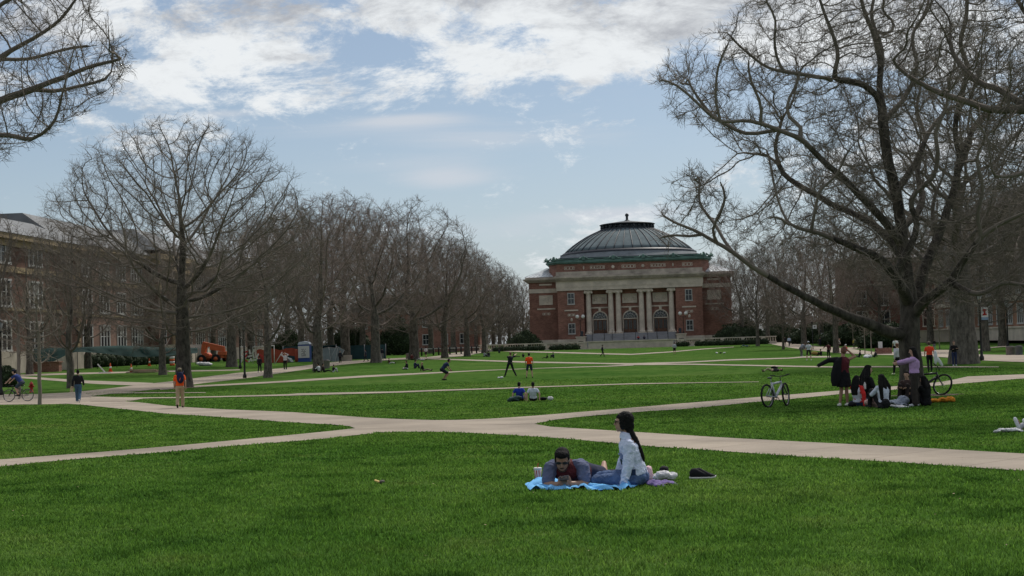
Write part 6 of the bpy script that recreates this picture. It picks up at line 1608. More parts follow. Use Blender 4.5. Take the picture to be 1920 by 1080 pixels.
# the pair of black shoes on the grass
def shoe_mesh():
    mb = MB(); rings = []
    for x, w, h0, h1 in ((-.14, .028, .018, .075), (-.12, .036, .016, .105), (-.06, .040, .016, .112), (-.02, .040, .016, .095), (.04, .043, .016, .070), (.09, .045, .016, .052), (.13, .036, .018, .040), (.15, .016, .020, .030)):
        rings.append([(x, w*math.cos(2*math.pi*j/12), (h0+h1)/2+(h1-h0)/2*math.sin(2*math.pi*j/12)) for j in range(12)])
    mb.loft(rings); return mb
for px, py, rz, lab in ((1313, 901, .15, 'black low shoe on the grass right of the couple, nearer the blanket'), (1321, 900.5, -.20, 'black low shoe on the grass right of the couple, outer one of the pair')):
    o = empty('shoe', gp(px, py, .022), rz, .92, lab, 'shoe'); o.scale.z = 1.2; q0 = gp(px, py); KEEP.append(np.array([(q0.x-.17, q0.y-.10), (q0.x+.17, q0.y-.10), (q0.x+.17, q0.y+.06), (q0.x-.17, q0.y+.06)]))
    shoe_mesh().build('upper', BC, o)
    mb = MB(); mb.loft([[(x, w*math.cos(2*math.pi*j/12)*1.05, z+.011*math.sin(2*math.pi*j/12)) for j in range(12)] for x, w, z in ((-.145, .026, .014), (-.10, .040, .012), (0, .040, .010), (.09, .047, .011), (.14, .034, .018), (.158, .012, .026))]); mb.build('sole', WP, o)
# litter on the near lawn
rag('fallen_leaf', 710, 907, [((-.02, 0, .035), (.05, .035, .012))], pm('dry_leaf', lin((206, 178, 110)), .8, .2, 14), 'curled dry yellow leaf on the near lawn', 'leaf', 8, .006)
rag('dark_bark_piece', 716, 907, [((0, 0, .028), (.055, .03, .020))], BARKD, 'dark piece of bark beside the dry leaf on the near lawn', 'debris', 9, .006)
# ------------------------------------------------------------------ bicycles
TYRE = pm('tyre_rubber', (.014, .014, .014), .85, .2, 10); RIMM = pm('alloy', (.30, .30, .31), .35, .1, 5, metal=.8)
def bicycle(loc, rz, lean, colr, label, scale=1.0, drop=False, steer=0.0, pitch=0.0):
    """side view along local x, front wheel at +x"""
    o = empty('bicycle', loc, rz, scale, label, 'bicycle'); o.rotation_euler = (lean, pitch, rz)
    FM = pm('bike_paint_%02x%02x%02x' % colr, lin(colr), .35, .08, 6, spec=.5); r = .335; w = .50
    wheels = []
    for sx in (-1, 1):
        wv = empty('wheel', (sx*w if sx < 0 else w+.02, 0, r), steer if sx > 0 else 0); wv.parent = o
        MB().torus((0, 0, 0), r-.024, .017 if drop else .029, 'y', 36, 8).build('tyre', TYRE, wv)
        mb = MB().torus((0, 0, 0), r-.045, .010, 'y', 32, 6)
        for k in range(16):
            a = 2*math.pi*k/16; mb.tube([(.02*math.cos(a+1.3), .02*(-1)**k, .02*math.sin(a+1.3)), ((r-.05)*math.cos(a), 0, (r-.05)*math.sin(a))], .0022, 3)
        mb.cap((0, -.035, 0), (0, .035, 0), .018, .018, 8); mb.build('rim', RIMM, wv)
    bb = V3((-.06, 0, .28)); st_ = V3((-.20, 0, .66)); hd = V3((.32, 0, .70)); hb = V3((.345, 0, .60)); ra = V3((-w, 0, r))
    mb = MB(); fq = 1.0 if drop else 1.5; mb.tube([bb, st_+V3((-.01, 0, .04))], .019*fq, 8).tube([st_, hd], .020*fq, 8).tube([bb, hb], .026*fq, 8).tube([hd+V3((-.01, 0, .03)), hb+V3((.012, 0, -.03))], .024, 8)
    for q in (-.05, .05): mb.tube([bb+V3((0, q*.6, 0)), ra+V3((0, q, 0))], .011, 6).tube([st_+V3((0, q*.3, -.02)), ra+V3((0, q, 0))], .010, 6)
    fr = mb.build('frame', FM, o)
    mb = MB()
    for q in (-.05, .05): mb.tube([(.375, q, .62), (.40, q, .52), (w+.02, q, r)], .016, 6)
    mb.tube([(.375, -.05, .62), (.37, 0, .64), (.375, .05, .62)], .018, 6); mb.build('fork', IRON, o)
    mb = MB(); mb.tube([hd+V3((-.01, 0, .02)), hd+V3((-.03, 0, .12)), hd+V3((.05, 0, .16))], .014, 6)
    if drop:
        for q in (-1, 1): mb.tube([(.37, 0, .86), (.37, q*.20, .86), (.46, q*.21, .84), (.48, q*.21, .76), (.40, q*.21, .72)], .012, 6)
    else:
        mb.tube([(.30, -.30, .90), (.36, -.15, .87), (.37, 0, .86), (.36, .15, .87), (.30, .30, .90)], .013, 6)
        for q in (-1, 1): mb.tube([(.325, q*.18, .885), (.295, q*.31, .902)], .018, 6)
    mb.build('handlebar', IRON, o)
    mb = MB(); mb.tube([st_, st_+V3((-.045, 0, .15))], .013, 6); mb.build('seat_post', RIMM, o)
    mb = MB(); mb.ell((-.28, 0, .835), (.085, .07, .025), n=10).cap((-.24, 0, .835), (-.13, 0, .83), .03, .015, 8); mb.build('saddle', BLKM, o)
    mb = MB(); mb.torus(bb, .085, .010, 'y', 20, 5); mb.tube([bb+V3((0, -.07, 0)), bb+V3((.10, -.08, -.13))], .011, 6).tube([bb+V3((0, .07, 0)), bb+V3((-.10, .08, .13))], .011, 6)
    mb.obox(bb+V3((.10, -.12, -.13)), (.09, .08, .02)).obox(bb+V3((-.10, .12, .13)), (.09, .08, .02)); mb.tube([bb+V3((0, -.045, .085)), ra+V3((0, -.045, .035))], .005, 4).tube([bb+V3((0, -.045, -.085)), ra+V3((0, -.045, -.035))], .005, 4)
    mb.build('crankset', IRON, o)
    if not drop: MB().tube([(-.10, .06, .30), (-.16, .20, -.0)], .010, 6).build('kickstand', IRON, o)
    return o
b = ground(1458, 763); bicycle(b, R(54), R(-4), (186, 188, 194), 'white mountain bicycle standing alone on the lawn', scale=1.02, steer=R(14))
b = ground(1742, 741); bicycle(V3((b.x-.15, b.y, b.z)), R(-28), R(-22), (26, 27, 30), 'dark bicycle leaning against the largest trunk', scale=1.1, steer=R(-20))
b = ground(35, 753); bicycle(b, R(180), 0, (34, 36, 40), 'thin dark road bicycle ridden to the left at the left edge', scale=.98, drop=True)
person(V3((b.x+.02, b.y, b.z+.02)), R(90), 'ride', scale=.98, top=(44, 60, 112), sleeve='short', bottom=(54, 66, 76), leg='shorts', tone='light', hat=('helmet', (22, 24, 40)), label='cyclist in a blue shirt and dark helmet riding left at the left edge', vox=.018)
rag('grey_backpack', 1452, 692, [((0, 0, .10), (.25, .18, .10))], BC, 'black bag on the lawn beside the person lying behind the white bicycle', 'bag', 21, .03)

# bare soil round the foot of the largest trunk
SOIL = pm('bare_soil', (.070, .052, .034), .95, .4, 3.0, 1.0, 14)
def soil(c, rx, ry, label, seed):
    rg = random.Random(seed); n = 48; ph = [rg.uniform(0, 6) for _ in range(4)]; rings = []; edge = []
    for t in (1.0, .75, .5, .25, .05):
        ring = []
        for j in range(n):
            a = 2*math.pi*j/n; q = t*(1+.16*math.sin(3*a+ph[0])+.10*math.sin(7*a+ph[1])+.06*math.sin(15*a+ph[2])); x, y = c.x+rx*q*math.cos(a), c.y+ry*q*math.sin(a)
            ring.append((x, y, gz(x, y)+.006+.02*(1-t)))
            if t == 1.0: edge.append((c.x+rx*q*.9*math.cos(a), c.y+ry*q*.9*math.sin(a)))
        rings.append(ring)
    o = MB().loft(rings, True).build('soil', SOIL); tag(o, label, 'soil', kind='structure'); KEEP.append(np.array(edge))
soil(hb+V3((.45, 0, 0)), 1.25, .95, 'bare soil round the foot of the largest tree', 2)
b_ = ground(345, 727); soil(b_, 1.1, .9, 'bare soil round the foot of the big left tree', 3)
# ------------------------------------------------------------------ carried things
def near_person(px, py): return ground(px, py)
b = ground(338, 765); s_ = .98
o = empty('backpack', b+V3((0.02, -.0, 0)), R(12), 1, 'navy backpack worn by the man in orange', 'backpack')
mb = MB(); mb.ell((.03, -.20, 1.22), (.15, .10, .24), n=12).ell((.03, -.28, 1.14), (.11, .05, .13), n=10).tube([(-.08, -.15, 1.42), (-.10, 0, 1.47), (-.12, .12, 1.32)], .025, 6).tube([(.13, -.15, 1.42), (.13, 0, 1.47), (.13, .12, 1.32)], .025, 6); mb.build('bag', cloth((28, 32, 62)), o, remesh=.02, smooth=2)
MB().obox((.03, -.335, 1.16), (.03, .01, .12), (0, R(20), 0)).build('stripe', cloth((190, 80, 60)), o)
b = ground(147, 755); o = empty('paper_bag', b+V3((-.33, .02, .66)), 0, 1, 'pale bag hanging from the left hand of the walker in black', 'bag')
MB().obox((0, 0, 0), (.16, .10, .26), (0, .1, 0), taper=.8).build('bag', cloth((176, 160, 130)), o, bevel=.02)

# the group's belongings
rag('grey_clothes', 1685, 762, [((-.10, 0, .10), (.22, .18, .10)), ((.14, .1, .15), (.20, .15, .13)), ((.0, -.1, .05), (.3, .12, .05))], cloth((150, 158, 172)), 'heap of grey blue clothes between the long haired sitter and the standing woman', 'clothing', 11, .016)
rag('white_blanket', 1688, 764, [((0, 0, .025), (.36, .10, .025))], WC, 'white cloth edge lying before the grey clothes', 'cloth', 12, .014)
rag('orange_jacket', 1767, 755, [((-.20, 0, .06), (.20, .14, .055)), ((.05, .05, .07), (.2, .14, .06)), ((.26, .08, .09), (.16, .12, .075))], pm('mustard_cloth', lin((206, 132, 40)), .9, .2, 6), 'mustard orange jacket lying on the grass right of the group', 'clothing', 13, .016)
rag('pink_coat', 1640, 764, [((-.06, 0, .12), (.26, .14, .11)), ((.10, -.05, .10), (.14, .12, .14))], pm('dusty_pink', lin((190, 158, 150)), .9, .2, 7), 'dusty pink coat spread before the sitting group', 'clothing', 14, .016)
rag('black_backpack', 1657, 766, [((.05, 0, .12), (.14, .10, .15)), ((-.05, 0, .06), (.12, .1, .07))], BC, 'black backpack with pale straps in front of the long haired sitter', 'backpack', 15, .016)
rag('dark_bag', 1598, 763, [((0, 0, .07), (.12, .12, .07))], BC, 'small black bag at the feet of the woman stretching', 'bag', 16, .014)
o = empty('plastic_bottle', ground(1622, 762)+V3((0, -.1, .48)), 0, 1, 'pale bottle held up by the sitter with red sleeves', 'bottle'); MB().lathe([(.03, 0), (.035, .02), (.035, .14), (.015, .18), (.015, .2)], n=10).build('bottle', WP, o)
b = ground(1763, 700); o = empty('white_jacket', b+V3((-.25, -.2, .75)), R(20), 1, 'pale jacket trailing from the arm of the person in orange red', 'clothing')
MB().ell((0, 0, .1), (.10, .10, .38), n=10).ell((.22, 0, -.12), (.10, .07, .34), Euler((0, -.6, 0)).to_matrix(), 10).build('fabric', WC, o, remesh=.02, smooth=2)
# couple's things on the middle lawn
rag('green_bag', 965, 753, [((0, 0, .09), (.30, .2, .09))], cloth((60, 78, 76)), 'dark green bag beside the sitter in royal blue', 'bag', 31, .02)
rag('picnic_things', 1020, 751, [((-.05, 0, .06), (.18, .14, .06))], BC, 'black bag beside the sitter in white', 'bag', 32, .02)
rag('white_box', 1032, 751, [((0, 0, .08), (.12, .1, .08))], WC, 'small white bundle at the right of the seated couple', 'bundle', 33, .02)
for px, py, dx, lab in ((935, 710, 0, 'small white thing lying behind the players'), (940, 710, 0, 'white bag lying beside a smaller white thing on the players lawn')):
    rag('white_bag', px, py, [((0, 0, .07), (.16 if px > 936 else .09, .1, .08 if px > 936 else .05))], WC, lab, 'bag', px, .025)
rag('yellow_bag', 1527, 666, [((0, 0, .2), (.35, .3, .2)), ((.4, 0, .15), (.3, .3, .16))], pm('tan_yellow', lin((150, 122, 66)), .9, .2, 4), 'tan yellow bags heaped on the far right lawn', 'bag', 35, .05)
for i, (px, py) in enumerate(((1344, 663), (1351, 663), (1358, 663))): rag('white_litter', px, py, [((0, 0, .10), (.22, .16, .10))], WC if i != 1 else BC, ['left of three small things on the far lawn, pale', 'dark middle one of three small things on the far lawn', 'right of three small things on the far lawn, pale'][i], 'bundle', 40+i, .05)
rag('white_towel', 1888, 811, [((.06, 0, .035), (.24, .10, .03)), ((-.18, 0, .025), (.08, .07, .022))], WC, 'white towel lying on the lawn at the right edge', 'towel', 51, .014)
rag('pale_bundle', 1625, 671, [((0, 0, .13), (.3, .3, .13)), ((.3, 0, .13), (.2, .2, .15))], WC, 'pale bundle between the two dark sitters near the young trees', 'bundle', 52, .05)
for px, py, lab in ((500, 700, 0),) if False else (): pass

# ------------------------------------------------------------------ lamp posts
LG = 'lantern street lamps'
LPANE = pm('lantern_panes', (.42, .42, .42), .4, .15, 3)
def lamp(px, pybase, pytop, label, banner=False, name='street_lamp'):
    b = ground(px, pybase); hgt = (pybase-pytop)*b.y/F
    o = empty(name, b, random.uniform(0, 1), 1, label, 'street lamp', LG); k = hgt/5.1
    MB().lathe([(.16*k, 0), (.17*k, .25*k), (.10*k, .4*k), (.085*k, .9*k), (.065*k, 4.1*k), (.10*k, 4.15*k), (.10*k, 4.22*k)], n=10).build('post', IRON, o)
    hd = MB(); 
    for j in range(6):
        a = 2*math.pi*j/6; hd.tube([(.12*k*math.cos(a), .12*k*math.sin(a), 4.22*k), (.24*k*math.cos(a), .24*k*math.sin(a), 4.86*k)], .014*k, 4)
    hd.lathe([(.29*k, 4.86*k), (.28*k, 4.90*k), (.16*k, 5.0*k), (.04*k, 5.05*k), (.03*k, 5.12*k)], n=12).lathe([(.14*k, 4.2*k), (.14*k, 4.24*k)], n=12); hl = hd.build('lantern', IRON, o)
    MB().lathe([(.105*k, 4.24*k), (.225*k, 4.85*k)], n=6).build('pane', LPANE, hl)
    return o, b, k
lamp(459, 709, 598, 'taller dark lantern post of two in front of the brick building')
lamp(450.5, 691, 598, 'dark lantern post just behind and left of a taller one')
lamp(667, 674, 604, 'single lantern post between the tilted panels and the thick trunk')
lamp(2, 741, 592, 'lantern post cut by the left edge of the picture')
o, b, k = lamp(1841, 676, 548, 'lantern post carrying a white banner beside the thickest trunk')
bn = empty('banner', b, 0, 1, 'white banner with a red block letter on the lantern post', 'banner'); u_ = b.y/F
w_, h0, h1 = 12*u_, (676-602)*u_, (676-579)*u_
mb = MB().box(.10, .10+w_, -.02, .02, h0, h1); mb.build('cloth', pm('banner_white', lin((206, 206, 206)), .8, .05, 3), bn)
MB().box(.10, .10+w_, -.03, .031, h0-.001+.0, h0+(h1-h0)*.22).build('blue_strip', pm('banner_blue', lin((128, 150, 176)), .8, .05, 3), bn)
cx_ = .10+w_/2; q = w_*.30; z0 = h0+(h1-h0)*.36; z1 = h0+(h1-h0)*.86; t_ = (z1-z0)*.28
MB().box(cx_-q, cx_+q, -.034, .034, z0, z0+t_).box(cx_-q, cx_+q, -.034, .034, z1-t_, z1).box(cx_-q*.48, cx_+q*.48, -.033, .033, z0+t_, z1-t_).build('emblem', pm('banner_red', lin((150, 34, 30)), .8, .05, 3), bn)
MB().tube([(0, 0, h1+.02), (.1+w_, 0, h1+.02)], .02, 5).tube([(0, 0, h0-.02), (.1+w_, 0, h0-.02)], .02, 5).build('bracket', IRON, bn)
lamp(1890, 651, 562, 'lantern post above the trash bins')
def post_sign(px, pyb, pyt, label, pw, ph, emblem=True):
    b = ground(px, pyb); u_ = b.y/F; hgt = (pyb-pyt)*u_
    o = empty('sign_post', b, 0, 1, label, 'sign'); MB().lathe([(.09, 0), (.06, .3), (.05, hgt)], n=8).ell((0, 0, hgt+.1), (.18, .18, .2), n=8).build('post', IRON, o)
    MB().box(.08, .08+pw*u_, -.02, .02, hgt-(3+ph)*u_, hgt-3*u_).build('panel', pm('banner_white', (.6, .6, .6)), o)
    if emblem: MB().box(.08+pw*u_*.3, .08+pw*u_*.7, -.03, .03, hgt-(3+ph*.7)*u_, hgt-(3+ph*.3)*u_).build('emblem', pm('sign_grey', (.12, .12, .13)), o)
post_sign(1524.5, 655, 607, 'white banner on a slim post beside the far right walk', 7, 7)
post_sign(1540, 648, 622, 'small pale blue sign on a post on the far right walk', 3, 5, False)
b = ground(1651, 664); u_ = b.y/F; o = empty('notice_board', b, 0, 1, 'white notice sheet on a low board beside the walk, left of the largest trunk', 'sign')
MB().box(-3.5*u_, 4*u_, -.03, .03, 11*u_, 23*u_).build('sheet', WP, o); MB().box(-.06, .06, -.01, .05, 0, 11*u_).build('post', IRON, o)

# ------------------------------------------------------------------ bins, hydrant
BINM = pm('concrete_bin', (.19, .17, .15), .9, .25, 6, .5, 30)
def bin_(px, pyb, pyt, wpx, label, group='round concrete trash bins', mat=BINM):
    b = ground(px, pyb); u_ = b.y/F; r = wpx*u_/2; h = (pyb-pyt)*u_
    o = empty('trash_bin', b, 0, 1, label, 'trash bin', group); MB().lathe([(r*.94, 0), (r, .06), (r, h*.82), (r*1.05, h*.83), (r*1.05, h*.88)], n=20).build('bin_body', mat, o); MB().lathe([(r*1.0, h*.88), (r*.9, h*.95), (r*.5, h*.97), (r*.5, h)], n=20).build('lid', pm('bin_lid', (.10, .09, .085), .8), o)
bin_(1895, 666, 649, 16, 'round concrete trash bin at the right edge, left one of two')
bin_(1911, 666, 648, 13, 'grey bin at the right edge, partly hidden by a seated person', mat=pm('grey_bin', (.12, .125, .13), .7))
bin_(412.0+0, 0, 0, 0, '') if False else None
bin_(611+1, 691, 674, 13, 'round concrete bin right of the trunk before the portable toilet')
bin_(766, 673, 662, 10, 'round concrete bin left of the stout avenue tree')
b = ground(59, 736); hy = empty('fire_hydrant', b, 0, .95, 'red fire hydrant on the lawn behind the cyclist', 'hydrant'); HR = pm('hydrant_red', (.36, .022, .018), .5, .12, 6)
MB().lathe([(.16, 0), (.16, .04), (.11, .06), (.105, .50), (.14, .52), (.14, .56), (.12, .62), (.07, .70), (.03, .73), (.03, .78)], n=16).build('barrel', HR, hy)
for a in (0, 120, 240): MB().tube([(.08*math.cos(R(a)), .08*math.sin(R(a)), .42), (.19*math.cos(R(a)), .19*math.sin(R(a)), .42)], [.06, .065], 10).build('nozzle', HR, hy)

# ------------------------------------------------------------------ building site on the left
GREEN = pm('green_mesh', (.012, .038, .034), .9, .3, 1.0); GREY2 = pm('grey_panel', (.17, .20, .20), .7, .2, 1)
def gpt(px, py): return ground(px, py)
# sagging green mesh tied between poles before the brick building
Ym = 148
a = on_ground(66, Ym); rings = []
mesh_o = empty('green_mesh', a, 0, 1, 'long sagging dark green mesh hung along the brick building', 'construction mesh')
mb = MB(); n = 40
for i in range(n+1):
    px = 64+(370-64)*i/n; Y = Ym+22*i/n
    t = i/n
    yt = 651.5+4*math.sin(t*9)*0.4-1.5*math.sin(math.pi*t); 
    yb_ = 681-(681-660)*sstep((px-85)/60.0) if px < 160 else 660+6*math.sin((px-160)/60.0)*0.9+4*sstep((px-200)/60)
    yb_ = max(yb_, yt+2.5)
    p = at(px, yt, Y)-mesh_o.location; q = at(px, yb_, Y-0.6)-mesh_o.location
    rings.append([p+V3((0, .8, .02)), p, p.lerp(q, .33)+V3((0, -.25*math.sin(px), 0)), p.lerp(q, .66)+V3((0, .2*math.sin(px*.7), 0)), q])
mb.loft(rings, False, closed=False); mb.build('mesh_sheet', GREEN, mesh_o)
for i in range(9):
    px = 70+i*37; Y = Ym+22*(px-64)/306; p = at(px, 651.5, Y)-mesh_o.location; g_ = on_ground(px, Y)-mesh_o.location
    MB().tube([(p.x, p.y+.1, g_.z), (p.x, p.y+.1, p.z+.05)], .04, 5).build('pole', IRON, mesh_o)
L0, L1 = on_ground(80, 158), on_ground(345, 186)
def hedge_line(a, b, ht, wd, label, seed, n=3000, leaf=.10, group=None):
    c = (a+b)/2; d = (b-a); L_ = d.length; k = int(L_/(ht*.9)); d.normalize(); sh = []
    for i in range(k):
        t = ((i+.5)/k-.5)*L_; sh.append(((d.x*t, d.y*t, ht*.45), (ht*.85, wd*.9, ht*.58)))
    return leafy('hedge', c, sh, n, leaf, label, 'hedge', seed=seed, group=group)
hedge_line(L0, L1, 1.75, 1.2, 'dark clipped hedge below the green mesh on the left', 61, 9000)
hedge_line(on_ground(-12, 101), on_ground(20, 103), 1.5, .9, 'dark hedge behind the cyclist at the left edge', 62, 2500)
# brick planter edge at far left
pl = empty('planter_wall', on_ground(30, 148), 0, 1, 'low brick planter wall before the left wing of the brick building', 'wall'); MB().box(-6.5, 5.0, -.4, .4, -.2, 1.0).box(-6.6, 5.1, -.5, .5, 1.0, 1.12).build('wall', BRICKV, pl)
# traffic cones, barrels
CON = pm('cone_orange', (.62, .10, .03), .6, .1, 5)
for px, Y, lab in ((245, 138, 'orange traffic cone beside the lumber pile on the left lawn'), (206, 142, 'orange traffic cone before the dark hedge'), (279, 165, 'orange traffic cone behind the lumber pile')):
    o = empty('traffic_cone', on_ground(px, Y), 0, 1.3, lab, 'traffic cone'); MB().box(-.18, .18, -.18, .18, 0, .04).build('base', CON, o); MB().lathe([(.14, .04), (.03, .70), (.02, .72)], n=12).build('cone', CON, o); MB().lathe([(.103, .29), (.077, .44)], n=12).lathe([(.105, .29), (.08, .44)], n=12).build('stripe', WP, o)
o = empty('striped_barrel', on_ground(322, 165), 0, 1, 'orange and white striped barrel between the left tree trunks', 'barrel')
mb = MB(); 
for k in range(4): mb.lathe([(.30, .28*k), (.30, .28*k+.279)], n=14, mi=k % 2)
mb.build('barrel', [CON, WP], o)
LUM = pm('lumber', (.34, .25, .17), .85, .25, 2, stretch=(.3, 1, 1))
for k, (dx, dz, rz) in enumerate(((0, .06, .12), (.5, .12, -.05), (.9, .2, .2), (.2, .28, .05), (1.4, .1, .35))):
    o = empty('plank_stack', on_ground(262, 138)+V3((dx, 0, dz)), rz, 1, ['lowest pale board of the lumber pile on the left lawn', 'pale board second in the lumber pile', 'crooked board third in the lumber pile', 'topmost board of the lumber pile', 'board sticking out at the right of the lumber pile'][k], 'board', None); MB().box(-1.5, 1.5, -.15, .15, -.04, .04).box(-1.4, 1.3, -.12, .14, .042, .10).build('board', LUM, o)
o = empty('tilted_board', on_ground(190, 138), .3, 1, 'pale board propped on the left lawn before the hedge', 'board'); MB().obox((0, 0, .45), (.12, .06, 1.3), (0, R(-40), 0)).box(-.3, .9, -.1, .1, .02, .1).build('board', WP, o)
# orange lift machine
b = on_ground(404, 196); LO = pm('machine_orange', (.52, .115, .045), .55, .15, 1.5); s_ = 196/F
tm = empty('boom_lift', (b.x, b.y, at(404, 681, 196).z), 0, .95, 'orange telescopic lift machine parked on the building site', 'construction vehicle')
mb = MB().obox((-.2, 0, .95), (3.4, 1.5, .4)).prism([(-2.0, 1.0), (-.9, 1.0), (-.8, 1.35), (-1.2, 1.65), (-1.9, 1.5)], -.9, .9).prism([(.5, 1.15), (1.9, 1.15), (1.9, 1.75), (.6, 1.8)], -.9, .9); mb.build('chassis', LO, tm, bevel=.05)
MB().obox((-.2, -.35, 2.65), (3.4, .55, .55), (0, R(14), 0)).obox((.4, -.35, 2.15), (2.3, .6, .5), (0, R(8), 0)).build('boom', LO, tm, bevel=.04)
MB().prism([(-2.1, 1.5), (-1.5, 1.5), (-1.15, 3.0), (-1.9, 3.0)], -.8, .2).build('boom_mast', LO, tm)
MB().obox((-.9, -.35, 3.06), (1.9, .5, .05), (0, R(14), 0)).build('pale_top', WP, tm)
for x, y in ((-1.9, -1.05), (.35, -1.05), (-1.5, 1.05), (1.4, 1.05)):
    wv = empty('wheel', (x, y, .68)); wv.parent = tm; MB().tube([(0, -.22, 0), (0, -.2, 0), (0, .2, 0), (0, .22, 0)], [.58, .68, .68, .58], 20).build('tyre', TYRE, wv); MB().tube([(0, -.24, 0), (0, .24, 0)], .32, 14).build('rim', LO, wv)
# white container wall and sacks
o = empty('white_hoarding', on_ground(372, 200), 0, 1, 'white corrugated hoarding left of the orange lift machine', 'hoarding'); mb = MB().box(-1.9, 1.4, -.05, .05, 0, 2.6)
for k in range(14): mb.box(-1.85+k*.24, -1.77+k*.24, -.09, -.05, 0, 2.6)
mb.build('panel', WHITEF, o)
for px, lab in ((378, 'pile of white sacks at the foot of the lift machine, left one'), (388, 'pile of white sacks at the foot of the lift machine, right one')): 
    b_ = on_ground(px, 188); leaf_ = rag('sack_pile', px, 686, [((0, 0, .22), (.5, .4, .22)), ((.35, 0, .15), (.4, .3, .16)), ((-.35, 0, .3), (.3, .3, .14))], WC, lab, 'sack', int(px), .06)
# red and white barrier heap, orange netting, frames
o = empty('barrier_heap', on_ground(472, 178), 0, 1, 'heap of red and white striped barrier boards beside the lamp posts', 'barrier'); mb = MB()
for k in range(16): mb.obox((-1.4+(k % 6)*.52, .1*(k % 3), .4+(k//6)*.55), (.62, .05, .20), (0, R(-60+47*(k*37 % 5)), 0), mi=k % 2*1 if k % 3 else 0)
mb.build('barrier_board', [WP, RP], o)
o = empty('orange_netting', on_ground(503, 182), 0, 1, 'bright orange safety netting left of the person in a white sweater', 'netting'); mb = MB(); mb.loft([[(-1.6+.32*i, .15*math.sin(i*1.3), 0), (-1.6+.32*i, .12*math.sin(i*1.9), .9), (-1.6+.32*i, .15*math.sin(i*2.3), 1.75+.12*math.sin(i*1.1))] for i in range(14)], False, closed=False); mb.build('net', pm('net_orange', (.33, .065, .035), .8, .2, 2), o)
o = empty('orange_netting', on_ground(528, 192), 0, 1, 'sagging orange safety netting behind the person in a white sweater', 'netting'); mb = MB(); mb.loft([[(-2.2+.4*i, .15*math.sin(i*1.3), .75+.1*math.sin(i)), (-2.2+.4*i, .15*math.sin(i*2.3), 1.75+.12*math.sin(i*.9))] for i in range(12)], False, closed=False); mb.build('net', pm('net_orange'), o) if False else mb.build('net', MATS['net_orange'], o)
o = empty('metal_frame', on_ground(505, 176), 0, 1, 'white metal frame standing behind the tree in the building site', 'frame'); MB().tube([(-2.2, 0, 0), (-2.2, 0, 2.2), (.6, 0, 2.3), (.6, 0, 0)], .06, 6).build('frame', WP, o)
o = empty('leaning_pole', on_ground(527, 172), 0, 1, 'white pole leaning left of the person in a white sweater', 'pole'); MB().tube([(-.9, 0, 0), (.1, 0, 1.5)], .05, 6).build('pole', WP, o)
o = empty('grey_tarp', on_ground(522, 184), 0, 1, 'grey tarpaulin heap behind the person in a white sweater', 'tarpaulin'); MB().prism([(-1.8, 0), (1.9, 0), (1.6, .5), (.4, .9), (-.8, .8), (-1.7, 1.0)], -.8, .8).build('tarp', GREY2, o, bevel=.1)
o = empty('orange_barrel', on_ground(558, 190), 0, 1, 'orange barrel heap left of the portable toilet', 'barrel'); MB().lathe([(.42, 0), (.45, .5), (.38, 1.6), (.3, 1.75)], n=14).build('barrel', MATS['net_orange'], o)
# portable toilet
b = on_ground(571, 190); pt = empty('portable_toilet', b, R(0), 1, 'blue portable toilet with a white roof and a notice sheet', 'portable toilet'); PB = pm('toilet_blue', (.035, .075, .26), .5, .12, 2); k = 1.12
MB().box(-.72*k, .72*k, -.6, .6, .1, 2.15*k).box(-.78*k, .78*k, -.66, .66, 0, .12).build('cabin', PB, pt, bevel=.03)
MB().prism([(-.76*k, 2.15*k), (.76*k, 2.15*k), (.62*k, 2.42*k), (0, 2.55*k), (-.62*k, 2.42*k)], -.65, .65).build('roof', pm('toilet_roof', (.52, .56, .62), .5), pt, bevel=.02)
sh = MB().box(-.70*k, .70*k, -.66, -.604, .55, 1.98*k).build('notice_sheet', WP, pt)
mb = MB(); rg = random.Random(5)
for i in range(5):
    for j in range(7):
        if rg.random() < .8: mb.box(-.32+.13*i, -.32+.13*i+.10, -.672, -.662, .80+.15*j, .80+.15*j+.085)
mb.build('notice_print', pm('print_grey', (.14, .12, .11), .8), sh)
# green tilted panels and mesh fence
for i, (px, rot, lab) in enumerate(((610, -12, 'first tilted grey green panel right of the portable toilet'), (622, 8, 'second tilted grey green panel right of the portable toilet'), (631, 26, 'third tilted grey green panel leaning right'))):
    o = empty('construction_screen', on_ground(px, 188), 0, 1, lab, 'panel', 'grey green panels leaning together'); mb = MB().obox((0, i*.12, .95), (1.15, .05, 1.95), (R(-18), R(rot), 0)); mb.build('sheet', GREY2, o)
    M_ = Euler((R(-18), R(rot), 0)).to_matrix(); mb = MB()
    P4 = [V3((0, i*.12-.04, .95))+M_ @ V3(q) for q in ((-.6, 0, -1), (.6, 0, -1), (.6, 0, 1), (-.6, 0, 1))]
    mb.tube(P4+[P4[0]], .035, 5); mb.build('frame', WHITEF, o)
f = empty('mesh_fence', on_ground(662, 200), 0, 1, 'blue green mesh fence panels behind the single lantern post', 'fence'); FG = pm('fence_mesh', (.022, .060, .070), .85, .3, .8)
MB().box(-4.6, 4.8, -.02, .02, 0.1, 2.15).build('mesh_panel', FG, f)
for x in (-4.6, -1.5, 1.65, 4.8): MB().tube([(x, -.05, 0), (x, -.05, 2.25)], .05, 6).build('post', RIMM, f)
f = empty('mesh_fence', on_ground(548, 200), 0, 1, 'blue green mesh fence left of the portable toilet', 'fence'); MB().box(-1.4, 6.5, -.02, .02, .1, 2.1).build('mesh_panel', FG, f)
for x in (-1.4, 2.5, 6.5): MB().tube([(x, -.05, 0), (x, -.05, 2.2)], .05, 6).build('post', RIMM, f)
